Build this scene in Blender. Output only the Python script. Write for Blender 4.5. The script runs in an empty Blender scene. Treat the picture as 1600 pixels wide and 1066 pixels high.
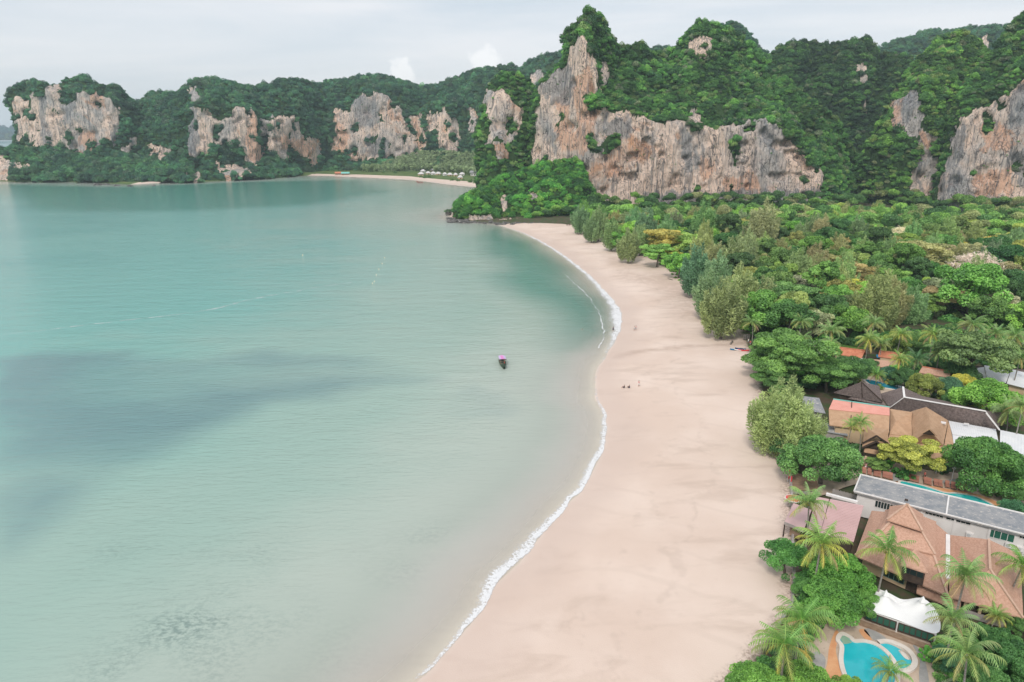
import bpy, math, random
import numpy as np
from mathutils import Vector, Matrix

S = bpy.context.scene
COL = S.collection
random.seed(7)
RNG = np.random.default_rng(11)
R = math.radians

# ------------------------------------------------------------------ camera, sky, sun, exposure
CAM_H, PITCH, FPX = 65.0, R(17.0), 1067.0
cam = bpy.data.cameras.new("camera")
cam.lens = 36.0 * FPX / 1600.0
cam.sensor_width = 36.0
cam.clip_start = 1.0
cam.clip_end = 40000.0
camo = bpy.data.objects.new("camera", cam)
camo.location = (0, 0, CAM_H)
camo.rotation_euler = (R(90) - PITCH, 0, 0)
COL.objects.link(camo)
S.camera = camo

SUN_ELEV, SUN_AZ = R(47), R(203)      # azimuth measured clockwise from +Y: light comes from behind and left of the camera
S.view_settings.view_transform = 'Standard'
S.view_settings.look = 'None'
S.view_settings.exposure = 0.7
S.view_settings.gamma = 1.0
S.view_settings.use_curve_mapping = False
S.render.engine = 'CYCLES'
S.cycles.use_denoising = True
S.cycles.max_bounces = 6
S.cycles.diffuse_bounces = 3
S.cycles.glossy_bounces = 2
S.cycles.transmission_bounces = 3
S.cycles.transparent_max_bounces = 8
S.cycles.volume_bounces = 0

W = bpy.data.worlds.new("World")
S.world = W
W.use_nodes = True
wn, wl = W.node_tree.nodes, W.node_tree.links
wn.clear()


def nd(nodes, t, **kw):
    n = nodes.new(t)
    for k, v in kw.items():
        setattr(n, k, v)
    return n


w_out = nd(wn, 'ShaderNodeOutputWorld')
w_bg = nd(wn, 'ShaderNodeBackground')
w_bg.inputs['Strength'].default_value = 0.1
sky = nd(wn, 'ShaderNodeTexSky', sky_type='NISHITA', sun_disc=False)
sky.sun_elevation = SUN_ELEV
sky.sun_rotation = SUN_AZ
sky.air_density = 1.0
sky.dust_density = 2.0
w_tc = nd(wn, 'ShaderNodeTexCoord')
w_sep = nd(wn, 'ShaderNodeSeparateXYZ')
wl.new(w_tc.outputs['Generated'], w_sep.inputs[0])
w_map = nd(wn, 'ShaderNodeMapping')
w_map.inputs['Scale'].default_value = (1.3, 1.3, 9.0)
w_map.inputs['Rotation'].default_value = (R(6), R(-9), 0)
wl.new(w_tc.outputs['Generated'], w_map.inputs['Vector'])
w_n1 = nd(wn, 'ShaderNodeTexNoise')
w_n1.inputs['Scale'].default_value = 1.3
w_n1.inputs['Detail'].default_value = 7
w_n1.inputs['Roughness'].default_value = 0.55
w_n1.inputs['Distortion'].default_value = 0.4
wl.new(w_map.outputs[0], w_n1.inputs['Vector'])
w_cr = nd(wn, 'ShaderNodeValToRGB')
w_cr.color_ramp.elements[0].position = 0.36
w_cr.color_ramp.elements[0].color = (0.44, 0.485, 0.53, 1)
w_cr.color_ramp.elements[1].position = 0.64
w_cr.color_ramp.elements[1].color = (0.60, 0.598, 0.612, 1)
wl.new(w_n1.outputs[0], w_cr.inputs['Fac'])
w_sc = nd(wn, 'ShaderNodeVectorMath', operation='SCALE')
w_sc.inputs['Scale'].default_value = 10.0
wl.new(w_cr.outputs[0], w_sc.inputs[0])
# low cumulus puffs over the far ridge
def cumulus(prev, d, rad, nscale):
    d = Vector(d).normalized()
    dist = nd(wn, 'ShaderNodeVectorMath', operation='DISTANCE')
    add = nd(wn, 'ShaderNodeVectorMath', operation='ADD')
    nz = nd(wn, 'ShaderNodeTexNoise')
    nz.inputs['Scale'].default_value = nscale
    nz.inputs['Detail'].default_value = 5
    sub = nd(wn, 'ShaderNodeVectorMath', operation='SUBTRACT')
    sub.inputs[1].default_value = (0.5, 0.5, 0.5)
    scl = nd(wn, 'ShaderNodeVectorMath', operation='SCALE')
    scl.inputs['Scale'].default_value = rad * 1.5
    wl.new(w_tc.outputs['Generated'], nz.inputs['Vector'])
    wl.new(nz.outputs['Color'], sub.inputs[0])
    wl.new(sub.outputs[0], scl.inputs[0])
    wl.new(w_tc.outputs['Generated'], add.inputs[0])
    wl.new(scl.outputs[0], add.inputs[1])
    wl.new(add.outputs[0], dist.inputs[0])
    dist.inputs[1].default_value = d
    mr = nd(wn, 'ShaderNodeMapRange', interpolation_type='SMOOTHSTEP')
    mr.inputs['From Min'].default_value = rad
    mr.inputs['From Max'].default_value = rad * 0.55
    mr.inputs['To Min'].default_value = 0
    mr.inputs['To Max'].default_value = 0.75
    wl.new(dist.outputs['Value'], mr.inputs['Value'])
    mx = nd(wn, 'ShaderNodeMix', data_type='RGBA')
    mx.inputs['B'].default_value = (7.6, 7.4, 7.35, 1)
    wl.new(mr.outputs[0], mx.inputs['Factor'])
    wl.new(prev, mx.inputs['A'])
    return mx.outputs['Result']


def pdir(x, y):
    u, v = (x - 800) / FPX, (533 - y) / FPX
    return np.array([u, math.cos(PITCH) + v * math.sin(PITCH), -math.sin(PITCH) + v * math.cos(PITCH)])


c = cumulus(w_sc.outputs[0], pdir(757, 95), 0.024, 60)
c = cumulus(c, pdir(630, 112), 0.02, 70)
w_mix = nd(wn, 'ShaderNodeMix', data_type='RGBA')
w_mix.inputs['Factor'].default_value = 0.88      # overcast: the clouds cover most of the clear sky
wl.new(sky.outputs[0], w_mix.inputs['A'])
wl.new(c, w_mix.inputs['B'])
# below the horizon: what the sea and land around send back up
w_low = nd(wn, 'ShaderNodeMapRange')
w_low.inputs['From Min'].default_value = -0.08
w_low.inputs['From Max'].default_value = 0.0
wl.new(w_sep.outputs['Z'], w_low.inputs['Value'])
w_fin = nd(wn, 'ShaderNodeMix', data_type='RGBA')
w_fin.inputs['A'].default_value = (2.2, 2.9, 2.8, 1)
wl.new(w_low.outputs[0], w_fin.inputs['Factor'])
wl.new(w_mix.outputs['Result'], w_fin.inputs['B'])
wl.new(w_fin.outputs['Result'], w_bg.inputs['Color'])
wl.new(w_bg.outputs[0], w_out.inputs['Surface'])

sun = bpy.data.lights.new("sun", 'SUN')
sun.energy = 1.5
sun.angle = R(14)
sun.color = (1.0, 0.95, 0.88)
suno = bpy.data.objects.new("sun", sun)
sd_ = Vector((math.sin(SUN_AZ) * math.cos(SUN_ELEV), math.cos(SUN_AZ) * math.cos(SUN_ELEV), math.sin(SUN_ELEV)))
suno.rotation_euler = sd_.to_track_quat('Z', 'Y').to_euler()
COL.objects.link(suno)

# ------------------------------------------------------------------ helpers
def P(x, y, z=0.0):
    """world point seen at photo pixel (x, y) at height z"""
    d = pdir(x, y)
    return Vector(d * ((z - CAM_H) / d[2])) + Vector((0, 0, CAM_H))


def PD(x, y, Y):
    """world point seen at photo pixel (x, y) at forward distance Y"""
    d = pdir(x, y)
    return np.array([0, 0, CAM_H]) + d * (Y / d[1])


def topx(p):
    dz = p[2] - CAM_H
    dep = p[1] * math.cos(PITCH) - dz * math.sin(PITCH)
    up = p[1] * math.sin(PITCH) + dz * math.cos(PITCH)
    return 800 + FPX * p[0] / dep, 533 - FPX * up / dep


def _h(ix, iy, iz, seed):
    n = (ix * 374761393 + iy * 668265263 + iz * 1274126177 + seed * 974634777) & 0x7fffffff
    n = ((n ^ (n >> 13)) * 1103515245) & 0x7fffffff
    n = ((n ^ (n >> 15)) * 12345791) & 0x7fffffff
    return ((n ^ (n >> 12)) & 0xffff) / 32767.5 - 1.0


def vnoise(p, seed=0):
    p = np.asarray(p, float)
    i = np.floor(p).astype(np.int64)
    f = p - i
    u = f * f * f * (f * (f * 6 - 15) + 10)
    x, y, z = i[..., 0], i[..., 1], i[..., 2]
    ux, uy, uz = u[..., 0], u[..., 1], u[..., 2]
    r = 0
    for dx in (0, 1):
        for dy in (0, 1):
            for dz in (0, 1):
                w = (ux if dx else 1 - ux) * (uy if dy else 1 - uy) * (uz if dz else 1 - uz)
                r = r + w * _h(x + dx, y + dy, z + dz, seed)
    return r


def fbm(p, octv=4, seed=0, gain=0.5):
    p = np.asarray(p, float)
    a, r = 1.0, 0
    for k in range(octv):
        r = r + a * vnoise(p * (2.03 ** k) + 17.3 * k, seed + k)
        a *= gain
    return r


def sm(a, b, x):
    t = np.clip((x - a) / (b - a), 0, 1)
    return t * t * (3 - 2 * t)


def seg_dist(pts, poly, closed=True):
    pts = np.asarray(pts, float)
    poly = np.asarray(poly, float)
    n = len(poly)
    best = np.full(len(pts), 1e12)
    for k in range(n if closed else n - 1):
        a, b = poly[k], poly[(k + 1) % n]
        ab = b - a
        t = np.clip(((pts - a) @ ab) / max(ab @ ab, 1e-9), 0, 1)
        d = pts - (a + t[:, None] * ab)
        best = np.minimum(best, (d * d).sum(1))
    return np.sqrt(best)


def inside(pts, poly):
    pts = np.asarray(pts, float)
    poly = np.asarray(poly, float)
    x, y = pts[:, 0], pts[:, 1]
    r = np.zeros(len(pts), bool)
    n = len(poly)
    for k in range(n):
        x1, y1 = poly[k]
        x2, y2 = poly[(k + 1) % n]
        if y1 == y2:
            continue
        c_ = ((y1 > y) != (y2 > y)) & (x < (x2 - x1) * (y - y1) / (y2 - y1) + x1)
        r ^= c_
    return r


def sdf(pts, poly):
    d = seg_dist(pts, poly)
    return np.where(inside(pts, poly), d, -d)


def catmull(pts, n=8, closed=False):
    pts = [np.asarray(p, float) for p in pts]
    out = []
    m = len(pts)
    for k in range(m if closed else m - 1):
        p0 = pts[(k - 1) % m] if closed or k > 0 else 2 * pts[0] - pts[1]
        p1, p2 = pts[k], pts[(k + 1) % m]
        p3 = pts[(k + 2) % m] if closed or k + 2 < m else 2 * pts[m - 1] - pts[m - 2]
        for j in range(n):
            t = j / n
            out.append(0.5 * (2 * p1 + (p2 - p0) * t + (2 * p0 - 5 * p1 + 4 * p2 - p3) * t * t + (3 * p1 - p0 - 3 * p2 + p3) * t ** 3))
    if not closed:
        out.append(pts[-1])
    return out


def mesh_np(name, v, quads=None, tris=None, mats=(), smooth=False, attrs=None):
    """mesh from numpy arrays; attrs: {name: per-vertex float array}"""
    v = np.asarray(v, np.float32).reshape(-1, 3)
    me = bpy.data.meshes.new(name)
    nq = 0 if quads is None else len(quads)
    nt = 0 if tris is None else len(tris)
    me.vertices.add(len(v))
    me.vertices.foreach_set('co', v.ravel())
    idx, starts, p = [], [], 0
    if nq:
        idx.append(np.asarray(quads, np.int32).ravel())
        starts.append(np.arange(nq) * 4)
        p = nq * 4
    if nt:
        idx.append(np.asarray(tris, np.int32).ravel())
        starts.append(p + np.arange(nt) * 3)
    if nq or nt:
        idx = np.concatenate(idx)
        starts = np.concatenate(starts)
        me.loops.add(len(idx))
        me.loops.foreach_set('vertex_index', idx)
        me.polygons.add(nq + nt)
        me.polygons.foreach_set('loop_start', starts.astype(np.int32))
        me.polygons.foreach_set('use_smooth', np.full(nq + nt, smooth, bool))
    for k, a in (attrs or {}).items():
        at = me.attributes.new(k, 'FLOAT', 'POINT')
        at.data.foreach_set('value', np.asarray(a, np.float32).ravel())
    for m in mats:
        me.materials.append(m)
    me.update(calc_edges=True)
    me.validate()
    return me


def link(name, data, parent=None, loc=None, rot=None, scale=None):
    o = bpy.data.objects.new(name, data)
    COL.objects.link(o)
    if parent is not None:
        o.parent = parent
    if loc is not None:
        o.location = loc
    if rot is not None:
        o.rotation_euler = rot
    if scale is not None:
        o.scale = scale if hasattr(scale, '__len__') else (scale,) * 3
    return o


def tag(o, label=None, cat=None, group=None, kind=None):
    if label:
        o['label'] = label
    if cat:
        o['category'] = cat
    if group:
        o['group'] = group
    if kind:
        o['kind'] = kind
    return o


def thing(name, label, cat, loc=(0, 0, 0), rz=0.0, group=None):
    o = link(name, None, None, loc, (0, 0, rz))
    o.empty_display_size = 0.5
    return tag(o, label, cat, group)


class MB:
    """collects simple solids into one mesh"""

    def __init__(self):
        self.v, self.f = [], []

    def add(self, vs, fs):
        b = len(self.v)
        self.v += [tuple(p) for p in vs]
        self.f += [tuple(i + b for i in f) for f in fs]
        return self

    def box(self, c, s, rz=0.0, rx=0.0):
        hx, hy, hz = s[0] / 2, s[1] / 2, s[2] / 2
        M = Matrix.Rotation(rz, 3, 'Z') @ Matrix.Rotation(rx, 3, 'X')
        vs = [Vector(c) + M @ Vector((x * hx, y * hy, z * hz)) for z in (-1, 1) for x, y in ((-1, -1), (1, -1), (1, 1), (-1, 1))]
        return self.add(vs, [(3, 2, 1, 0), (4, 5, 6, 7), (0, 1, 5, 4), (1, 2, 6, 5), (2, 3, 7, 6), (3, 0, 4, 7)])

    def bar(self, a, b, w, h=None):
        """square bar from a to b"""
        a, b = Vector(a), Vector(b)
        h = h or w
        d = (b - a).normalized()
        s = d.cross(Vector((0, 0, 1)))
        s = s.normalized() if s.length > 1e-4 else Vector((1, 0, 0))
        t = s.cross(d)
        vs = [p + s * (i * w / 2) + t * (j * h / 2) for p in (a, b) for i, j in ((-1, -1), (1, -1), (1, 1), (-1, 1))]
        return self.add(vs, [(3, 2, 1, 0), (4, 5, 6, 7), (0, 1, 5, 4), (1, 2, 6, 5), (2, 3, 7, 6), (3, 0, 4, 7)])

    def tube(self, path, rad, n=8, cap=True):
        rad = rad if hasattr(rad, '__len__') else [rad] * len(path)
        path = [Vector(p) for p in path]
        rings = []
        for k, p in enumerate(path):
            d = (path[min(k + 1, len(path) - 1)] - path[max(k - 1, 0)]).normalized()
            s = d.cross(Vector((0.13, 1, 0.07))).normalized()
            t = s.cross(d)
            rings.append([p + (s * math.cos(2 * math.pi * j / n) + t * math.sin(2 * math.pi * j / n)) * rad[k] for j in range(n)])
        vs = [q for r_ in rings for q in r_]
        fs = [(k * n + j, k * n + (j + 1) % n, (k + 1) * n + (j + 1) % n, (k + 1) * n + j) for k in range(len(path) - 1) for j in range(n)]
        if cap:
            fs.append(tuple(range(n))[::-1])
            fs.append(tuple((len(path) - 1) * n + j for j in range(n)))
        return self.add(vs, fs)

    def slab(self, polys, t):
        """polygons sharing corner points: top faces, the same t lower, and a rim round the open edges"""
        key, vs = {}, []

        def vid(p):
            k = tuple(round(q, 3) for q in p)
            if k not in key:
                key[k] = len(vs)
                vs.append(Vector(p))
            return key[k]
        top = [[vid(p) for p in po] for po in polys]
        n = len(vs)
        cnt = {}
        for po in top:
            for a, b in zip(po, po[1:] + po[:1]):
                cnt[(a, b)] = cnt.get((a, b), 0) + 1
        fs = [tuple(po) for po in top] + [tuple(i + n for i in reversed(po)) for po in top]
        for (a, b) in cnt:
            if (b, a) not in cnt:
                fs.append((b, a, a + n, b + n))
        return self.add(vs + [v - Vector((0, 0, t)) for v in vs], fs)

    def prism(self, poly, z0, z1):
        n = len(poly)
        vs = [(p[0], p[1], z0) for p in poly] + [(p[0], p[1], z1) for p in poly]
        fs = [tuple(range(n))[::-1], tuple(range(n, 2 * n))] + [(k, (k + 1) % n, n + (k + 1) % n, n + k) for k in range(n)]
        return self.add(vs, fs)

    def mesh(self, name, mat, smooth=False):
        me = bpy.data.meshes.new(name)
        me.from_pydata(self.v, [], self.f)
        mats = mat if isinstance(mat, (list, tuple)) else [mat]
        for m in mats:
            me.materials.append(m)
        if smooth:
            me.polygons.foreach_set('use_smooth', [True] * len(me.polygons))
        me.update()
        return me

    def build(self, name, mat, parent=None, smooth=False, **kw):
        return link(name, self.mesh(name, mat, smooth), parent, **kw)


def ccw(poly):
    a = sum(p[0] * q[1] - q[0] * p[1] for p, q in zip(poly, poly[1:] + poly[:1]))
    return poly if a > 0 else poly[::-1]


# ------------------------------------------------------------------ materials
class NT:
    """short hand for building a node material"""

    def __init__(self, name):
        self.m = bpy.data.materials.new(name)
        self.m.use_nodes = True
        self.n, self.l = self.m.node_tree.nodes, self.m.node_tree.links
        self.n.clear()
        self.out = self.n.new('ShaderNodeOutputMaterial')

    def new(self, t, ins=None, **kw):
        n = nd(self.n, t, **kw)
        for k, v in (ins or {}).items():
            self.set(n.inputs[k], v)
        return n

    def set(self, sock, v):
        if hasattr(v, 'is_output'):
            self.l.new(v, sock)
        else:
            sock.default_value = v

    def coord(self, which='Object', scale=(1, 1, 1), rot=(0, 0, 0)):
        tc = self.new('ShaderNodeTexCoord')
        mp = self.new('ShaderNodeMapping', {'Vector': tc.outputs[which], 'Scale': scale, 'Rotation': rot})
        return mp.outputs[0]

    def noise(self, vec, scale=1.0, detail=4, rough=0.5, dist=0.0, out=0):
        n = self.new('ShaderNodeTexNoise', {'Scale': scale, 'Detail': detail, 'Roughness': rough, 'Distortion': dist})
        if vec is not None:
            self.l.new(vec, n.inputs['Vector'])
        return n.outputs[out]

    def rng(self, v, a, b, c=0.0, d=1.0, smooth=True):
        n = self.new('ShaderNodeMapRange', {'Value': v, 'From Min': a, 'From Max': b, 'To Min': c, 'To Max': d},
                     interpolation_type='SMOOTHSTEP' if smooth else 'LINEAR')
        return n.outputs[0]

    def mix(self, f, a, b, blend='MIX'):
        n = self.new('ShaderNodeMix', data_type='RGBA', blend_type=blend)
        self.set(n.inputs['Factor'], f)
        self.set(n.inputs['A'], a if hasattr(a, 'is_output') else (*a, 1))
        self.set(n.inputs['B'], b if hasattr(b, 'is_output') else (*b, 1))
        return n.outputs['Result']

    def math(self, op, a, b=0.0):
        n = self.new('ShaderNodeMath', operation=op)
        self.set(n.inputs[0], a)
        self.set(n.inputs[1], b)
        return n.outputs[0]

    def attr(self, name, out='Fac', kind='GEOMETRY'):
        n = self.new('ShaderNodeAttribute', attribute_name=name, attribute_type=kind)
        return n.outputs[out]

    def bump(self, h, strength=0.3, dist=1.0):
        return self.new('ShaderNodeBump', {'Height': h, 'Strength': strength, 'Distance': dist}).outputs[0]

    def principled(self, color, rough=0.8, spec=0.3, normal=None, **ins):
        p = self.new('ShaderNodeBsdfPrincipled', {'Roughness': rough, 'Specular IOR Level': spec})
        self.set(p.inputs['Base Color'], color if hasattr(color, 'is_output') else (*color, 1))
        if normal is not None:
            self.l.new(normal, p.inputs['Normal'])
        for k, v in ins.items():
            self.set(p.inputs[k.replace('_', ' ')], v)
        return p.outputs[0]

    def surface(self, s):
        self.l.new(s, self.out.inputs['Surface'])
        return self.m


def mottled(name, c1, c2, scale=0.6, rough=0.85, spec=0.25, bump=0.2, bscale=3.0, detail=5, c3=None, stretch=(1, 1, 1), rot=(0, 0, 0)):
    t = NT(name)
    co = t.coord('Object', stretch, rot)
    f = t.rng(t.noise(co, scale, detail, 0.6), 0.3, 0.7)
    col = t.mix(f, c1, c2)
    if c3:
        col = t.mix(t.rng(t.noise(co, scale * 3.1, 4, 0.6), 0.55, 0.72), col, c3)
    nrm = t.bump(t.noise(co, bscale, 3), bump, 0.1) if bump else None
    return t.surface(t.principled(col, rough, spec, nrm))


def foliage(name, instancer=False):
    t = NT(name)
    if instancer:
        base = t.attr('tint', 'Color', 'INSTANCER')
    else:
        base = t.new('ShaderNodeObjectInfo').outputs['Color']
    tv = t.attr('leaf')
    hsv = t.new('ShaderNodeHueSaturation', {'Color': base, 'Value': t.rng(tv, 0, 1, 0.66, 2.35, False), 'Hue': t.rng(tv, 0, 1, 0.515, 0.485, False),
                                            'Saturation': t.rng(tv, 0, 1, 0.97, 0.93, False)})
    col = hsv.outputs[0]
    d = t.new('ShaderNodeBsdfDiffuse', {'Color': col})
    tr = t.new('ShaderNodeBsdfTranslucent', {'Color': col})
    m1 = t.new('ShaderNodeMixShader', {0: 0.27, 1: d.outputs[0], 2: tr.outputs[0]})
    g = t.new('ShaderNodeBsdfGlossy', {'Color': (0.9, 0.95, 1.0, 1), 'Roughness': 0.55})
    m2 = t.new('ShaderNodeMixShader', {0: 0.035, 1: m1.outputs[0], 2: g.outputs[0]})
    return t.surface(m2.outputs[0])


M_LEAF = foliage('foliage')
M_HILLLEAF = foliage('hill_foliage', True)
M_BARK = mottled('bark', (0.10, 0.085, 0.07), (0.22, 0.19, 0.16), 2.0, bump=0.5, bscale=6)
M_PALMBARK = mottled('palm_bark', (0.20, 0.18, 0.16), (0.34, 0.31, 0.28), 1.5, bump=0.5, bscale=8, stretch=(1, 1, 4))

# ------------------------------------------------------------------ coast line and ground
SHORE_PX = [(655, 1066), (690, 1028), (722, 990), (752, 955), (777, 915), (812, 880), (842, 845), (873, 805), (907, 765), (931, 725), (946, 690),
            (947, 655), (936, 630), (930, 605), (934, 580), (947, 555), (962, 530), (971, 505), (966, 480), (945, 455), (915, 425), (882, 400),
            (850, 380), (820, 365), (795, 356), (770, 349), (740, 346), (712, 343)]
shore = [(-45, 20), (-25, 50)] + [P(*p)[:2] for p in SHORE_PX]
shore += [(-50, 560), (-44, 590), (-30, 640), (-22, 720), (-26, 800)]
FAR_PX = [(757, 293), (740, 292), (700, 288), (640, 281), (560, 277), (490, 274.5), (430, 277), (400, 280), (300, 284.5), (240, 286.5), (200, 288), (120, 284.5), (0, 283.5)]
shore += [P(*p)[:2] for p in FAR_PX]
shore = [np.array(p, float) for p in shore]
shore_s = catmull(shore, 5)
LAND = np.array([list(p) for p in shore_s] + [[-800, 985], [-820, 1030], [-760, 1090], [-700, 1180], [-500, 1500], [0, 2200], [200, 6800], [6800, 6800], [6800, -60], [-45, -60]])
VEG_PX = [(1120, 1090), (1190, 1010), (1237, 960), (1242, 900), (1236, 820), (1238, 740), (1225, 700), (1190, 660), (1188, 600), (1178, 560), (1150, 500), (1120, 480),
          (1075, 437), (1030, 407), (990, 387), (940, 367), (905, 353), (880, 350), (850, 348), (800, 346.5), (770, 345.5), (740, 344), (716, 341)]
FARVEG_PX = [(752, 286), (700, 282), (640, 276.5), (560, 273.5), (490, 272), (478, 274), (430, 276.5), (400, 279), (300, 284), (292, 282.3), (225, 284), (200, 287.5), (120, 284.2), (0, 283.2)]
veg_line = [P(x, y, 2.0)[:2] for x, y in VEG_PX] + [(-46, 565), (-40, 590), (-26, 640), (-17, 720), (-20, 800)] + [P(x, y, 1.0)[:2] for x, y in FARVEG_PX]
VEG = np.array([list(p) for p in veg_line] + [[-800, 988], [-760, 1090], [-700, 1180], [-500, 1500], [0, 2200], [200, 6800], [6800, 6800], [6800, -50], [24, -50], [24, 50]])


def land_h(xy):
    """ground height: the beach rises gently, the plain behind lies about 2.5 m up, the sea floor drops away"""
    xy = np.asarray(xy, float)
    s = sdf(xy, LAND)
    p3 = np.column_stack([xy, np.zeros(len(xy))])
    s = s + 0.5 * vnoise(p3 / 9, 3) + 0.2 * vnoise(p3 / 3, 5)
    up = 2.5 * (1 - np.exp(-np.maximum(s, 0) / 26)) + 0.05 * vnoise(p3 / 12, 9) * sm(4, 20, s)
    dn = -0.035 * np.maximum(-s, 0) - 0.00015 * np.maximum(-s, 0) ** 2
    return np.where(s > 0, up, np.maximum(dn, -9)), s


def polar(a0, a1, na, r0, r1, ratio):
    nr = int(math.log(r1 / r0) / math.log(ratio)) + 1
    th = np.radians(np.linspace(a0, a1, na))
    rr = r0 * (r1 / r0) ** np.linspace(0, 1, nr)
    T, Q = np.meshgrid(th, rr)
    xy = np.column_stack([(Q * np.sin(T)).ravel(), (Q * np.cos(T)).ravel()])
    i = np.arange(nr - 1)[:, None] * na + np.arange(na - 1)[None, :]
    q = np.stack([i, i + 1, i + na + 1, i + na], -1).reshape(-1, 4)
    return xy, q


def compact(v, q, attrs):
    used = np.unique(q)
    mp = np.full(len(v), -1, np.int64)
    mp[used] = np.arange(len(used))
    return v[used], mp[q], {k: a[used] for k, a in attrs.items()}


GXY, GQ = polar(-62, 66, 420, 26, 6600, 1.0125)
GH, GS = land_h(GXY)
GV = sdf(GXY, VEG)
keep = GS[GQ].max(1) > -45
RILL = [(962, 552), (1000, 545), (1040, 543), (1085, 542), (1120, 541), (1145, 540), (1172, 534)]
rill = sm(2.6, 0.4, seg_dist(GXY + 0.8 * vnoise(np.column_stack([GXY / 7, GXY[:, :1] * 0]), 8)[:, None], np.array([tuple(P(x, y, 1.5))[:2] for x, y in RILL]), False))
damp = np.zeros(len(GXY))
for poly in ([(1005, 430), (1060, 425), (1095, 470), (1080, 500), (1040, 495), (1020, 465)], [(960, 400), (990, 405), (1010, 440), (985, 440)], [(1090, 485), (1140, 500), (1140, 525), (1095, 520)]):
    pw = np.array([tuple(P(x, y, 1.5))[:2] for x, y in poly])
    wr = GXY + 9 * np.column_stack([fbm(np.column_stack([GXY / np.array([30, 9]), GXY[:, :1] * 0]), 4, 14), 0 * GXY[:, 0]])
    damp = np.maximum(damp, sm(-7, 7, sdf(wr, pw)))
rill = np.maximum(rill, damp * 0.7)
v_, q_, at_ = compact(np.column_stack([GXY, GH]), GQ[keep], {'shore': GS, 'inland': GV, 'rill': rill})

t = NT('sand_and_soil')
co = t.coord('Object')
sh, inl = t.attr('shore'), t.attr('inland')
big = t.noise(co, 0.05, 5, 0.55)
mid = t.noise(co, 0.35, 5, 0.6)
fine = t.noise(co, 2.2, 4, 0.65)
strk = t.noise(t.coord('Object', (0.035, 0.16, 1), (0, 0, R(-8))), 1.0, 6, 0.62, 0.4)
sand = t.mix(t.rng(big, 0.35, 0.65), (0.63, 0.495, 0.415), (0.695, 0.565, 0.485))
sand = t.mix(t.math('MULTIPLY', t.rng(strk, 0.52, 0.70), 0.5), sand, (0.50, 0.385, 0.315))
sand = t.mix(t.math('MULTIPLY', t.rng(mid, 0.58, 0.75), 0.14), sand, (0.42, 0.32, 0.26))
sand = t.mix(t.math('MULTIPLY', t.rng(fine, 0.62, 0.74), 0.3), sand, (0.36, 0.28, 0.23))
trk = t.new('ShaderNodeTexWave', {'Vector': t.coord('Object', (1, 1, 1), (0, 0, R(-62))), 'Scale': 0.035, 'Distortion': 9.0, 'Detail': 4.0, 'Detail Scale': 0.35, 'Detail Roughness': 0.6}, wave_type='BANDS')
sand = t.mix(t.math('MULTIPLY', t.rng(trk.outputs[1], 0.93, 1.0), t.math('MULTIPLY', t.rng(big, 0.4, 0.6), 0.18)), sand, (0.50, 0.39, 0.325))
wetn = t.math('ADD', sh, t.math('MULTIPLY', t.math('SUBTRACT', t.noise(t.coord('Object', (0.12, 0.12, 1)), 1.0, 4, 0.6), 0.5), 14.0))
tide = t.math('ADD', sh, t.math('MULTIPLY', t.math('SUBTRACT', t.noise(t.coord('Object', (0.06, 0.06, 1)), 1.0, 5, 0.62), 0.5), 22.0))
tl = t.math('MULTIPLY', t.rng(t.math('ABSOLUTE', t.math('SUBTRACT', tide, 21.0)), 1.3, 0.2), t.rng(mid, 0.45, 0.6))
tl2 = t.math('MULTIPLY', t.rng(t.math('ABSOLUTE', t.math('SUBTRACT', tide, 14.0)), 1.0, 0.2), t.rng(mid, 0.5, 0.65))
sand = t.mix(t.math('MULTIPLY', t.math('MAXIMUM', tl, tl2), 0.2), sand, (0.40, 0.31, 0.255))
sand = t.mix(t.math('MULTIPLY', t.attr('rill'), t.rng(mid, 0.3, 0.55, 0.15, 0.6)), sand, (0.40, 0.29, 0.23))
wet = t.rng(wetn, 13.0, 2.0)
sand = t.mix(t.math('MULTIPLY', wet, 0.6), sand, t.mix(t.rng(sh, 1.0, -1.5), (0.57, 0.445, 0.38), (0.66, 0.615, 0.555)))
strand = t.math('MULTIPLY', t.rng(t.math('ADD', inl, t.math('MULTIPLY', t.math('SUBTRACT', mid, 0.5), 3.0)), -2.6, -0.4), t.rng(fine, 0.42, 0.62))
sand = t.mix(t.math('MULTIPLY', strand, 0.6), sand, (0.20, 0.13, 0.09))
soil = t.mix(t.rng(mid, 0.4, 0.62), (0.10, 0.075, 0.05), (0.05, 0.085, 0.03))
lawn = t.mix(t.rng(t.noise(co, 0.09, 4, 0.6), 0.35, 0.6), (0.13, 0.17, 0.05), (0.075, 0.13, 0.04))
pz = t.new('ShaderNodeSeparateXYZ', {0: t.coord('Object')})
soil = t.mix(t.rng(pz.outputs[1], 820, 860), soil, lawn)
col = t.mix(t.rng(t.math('ADD', inl, t.math('MULTIPLY', t.math('SUBTRACT', mid, 0.5), 2.5)), -0.6, 0.8), sand, soil)
bmp = t.bump(t.math('ADD', t.math('MULTIPLY', fine, 0.5), t.noise(co, 6.0, 3, 0.6)), 0.22, 0.12)
rough = t.rng(t.math('ADD', wet, 0.0), 0.2, 1.0, 0.95, 0.55)
M_GROUND = t.surface(t.principled(col, rough, 0.2, bmp))
tag(link('ground', mesh_np('ground', v_, q_, None, [M_GROUND], True, at_)), 'pale pink sand beach curving round the bay and the green plain behind it', kind='structure')

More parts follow.
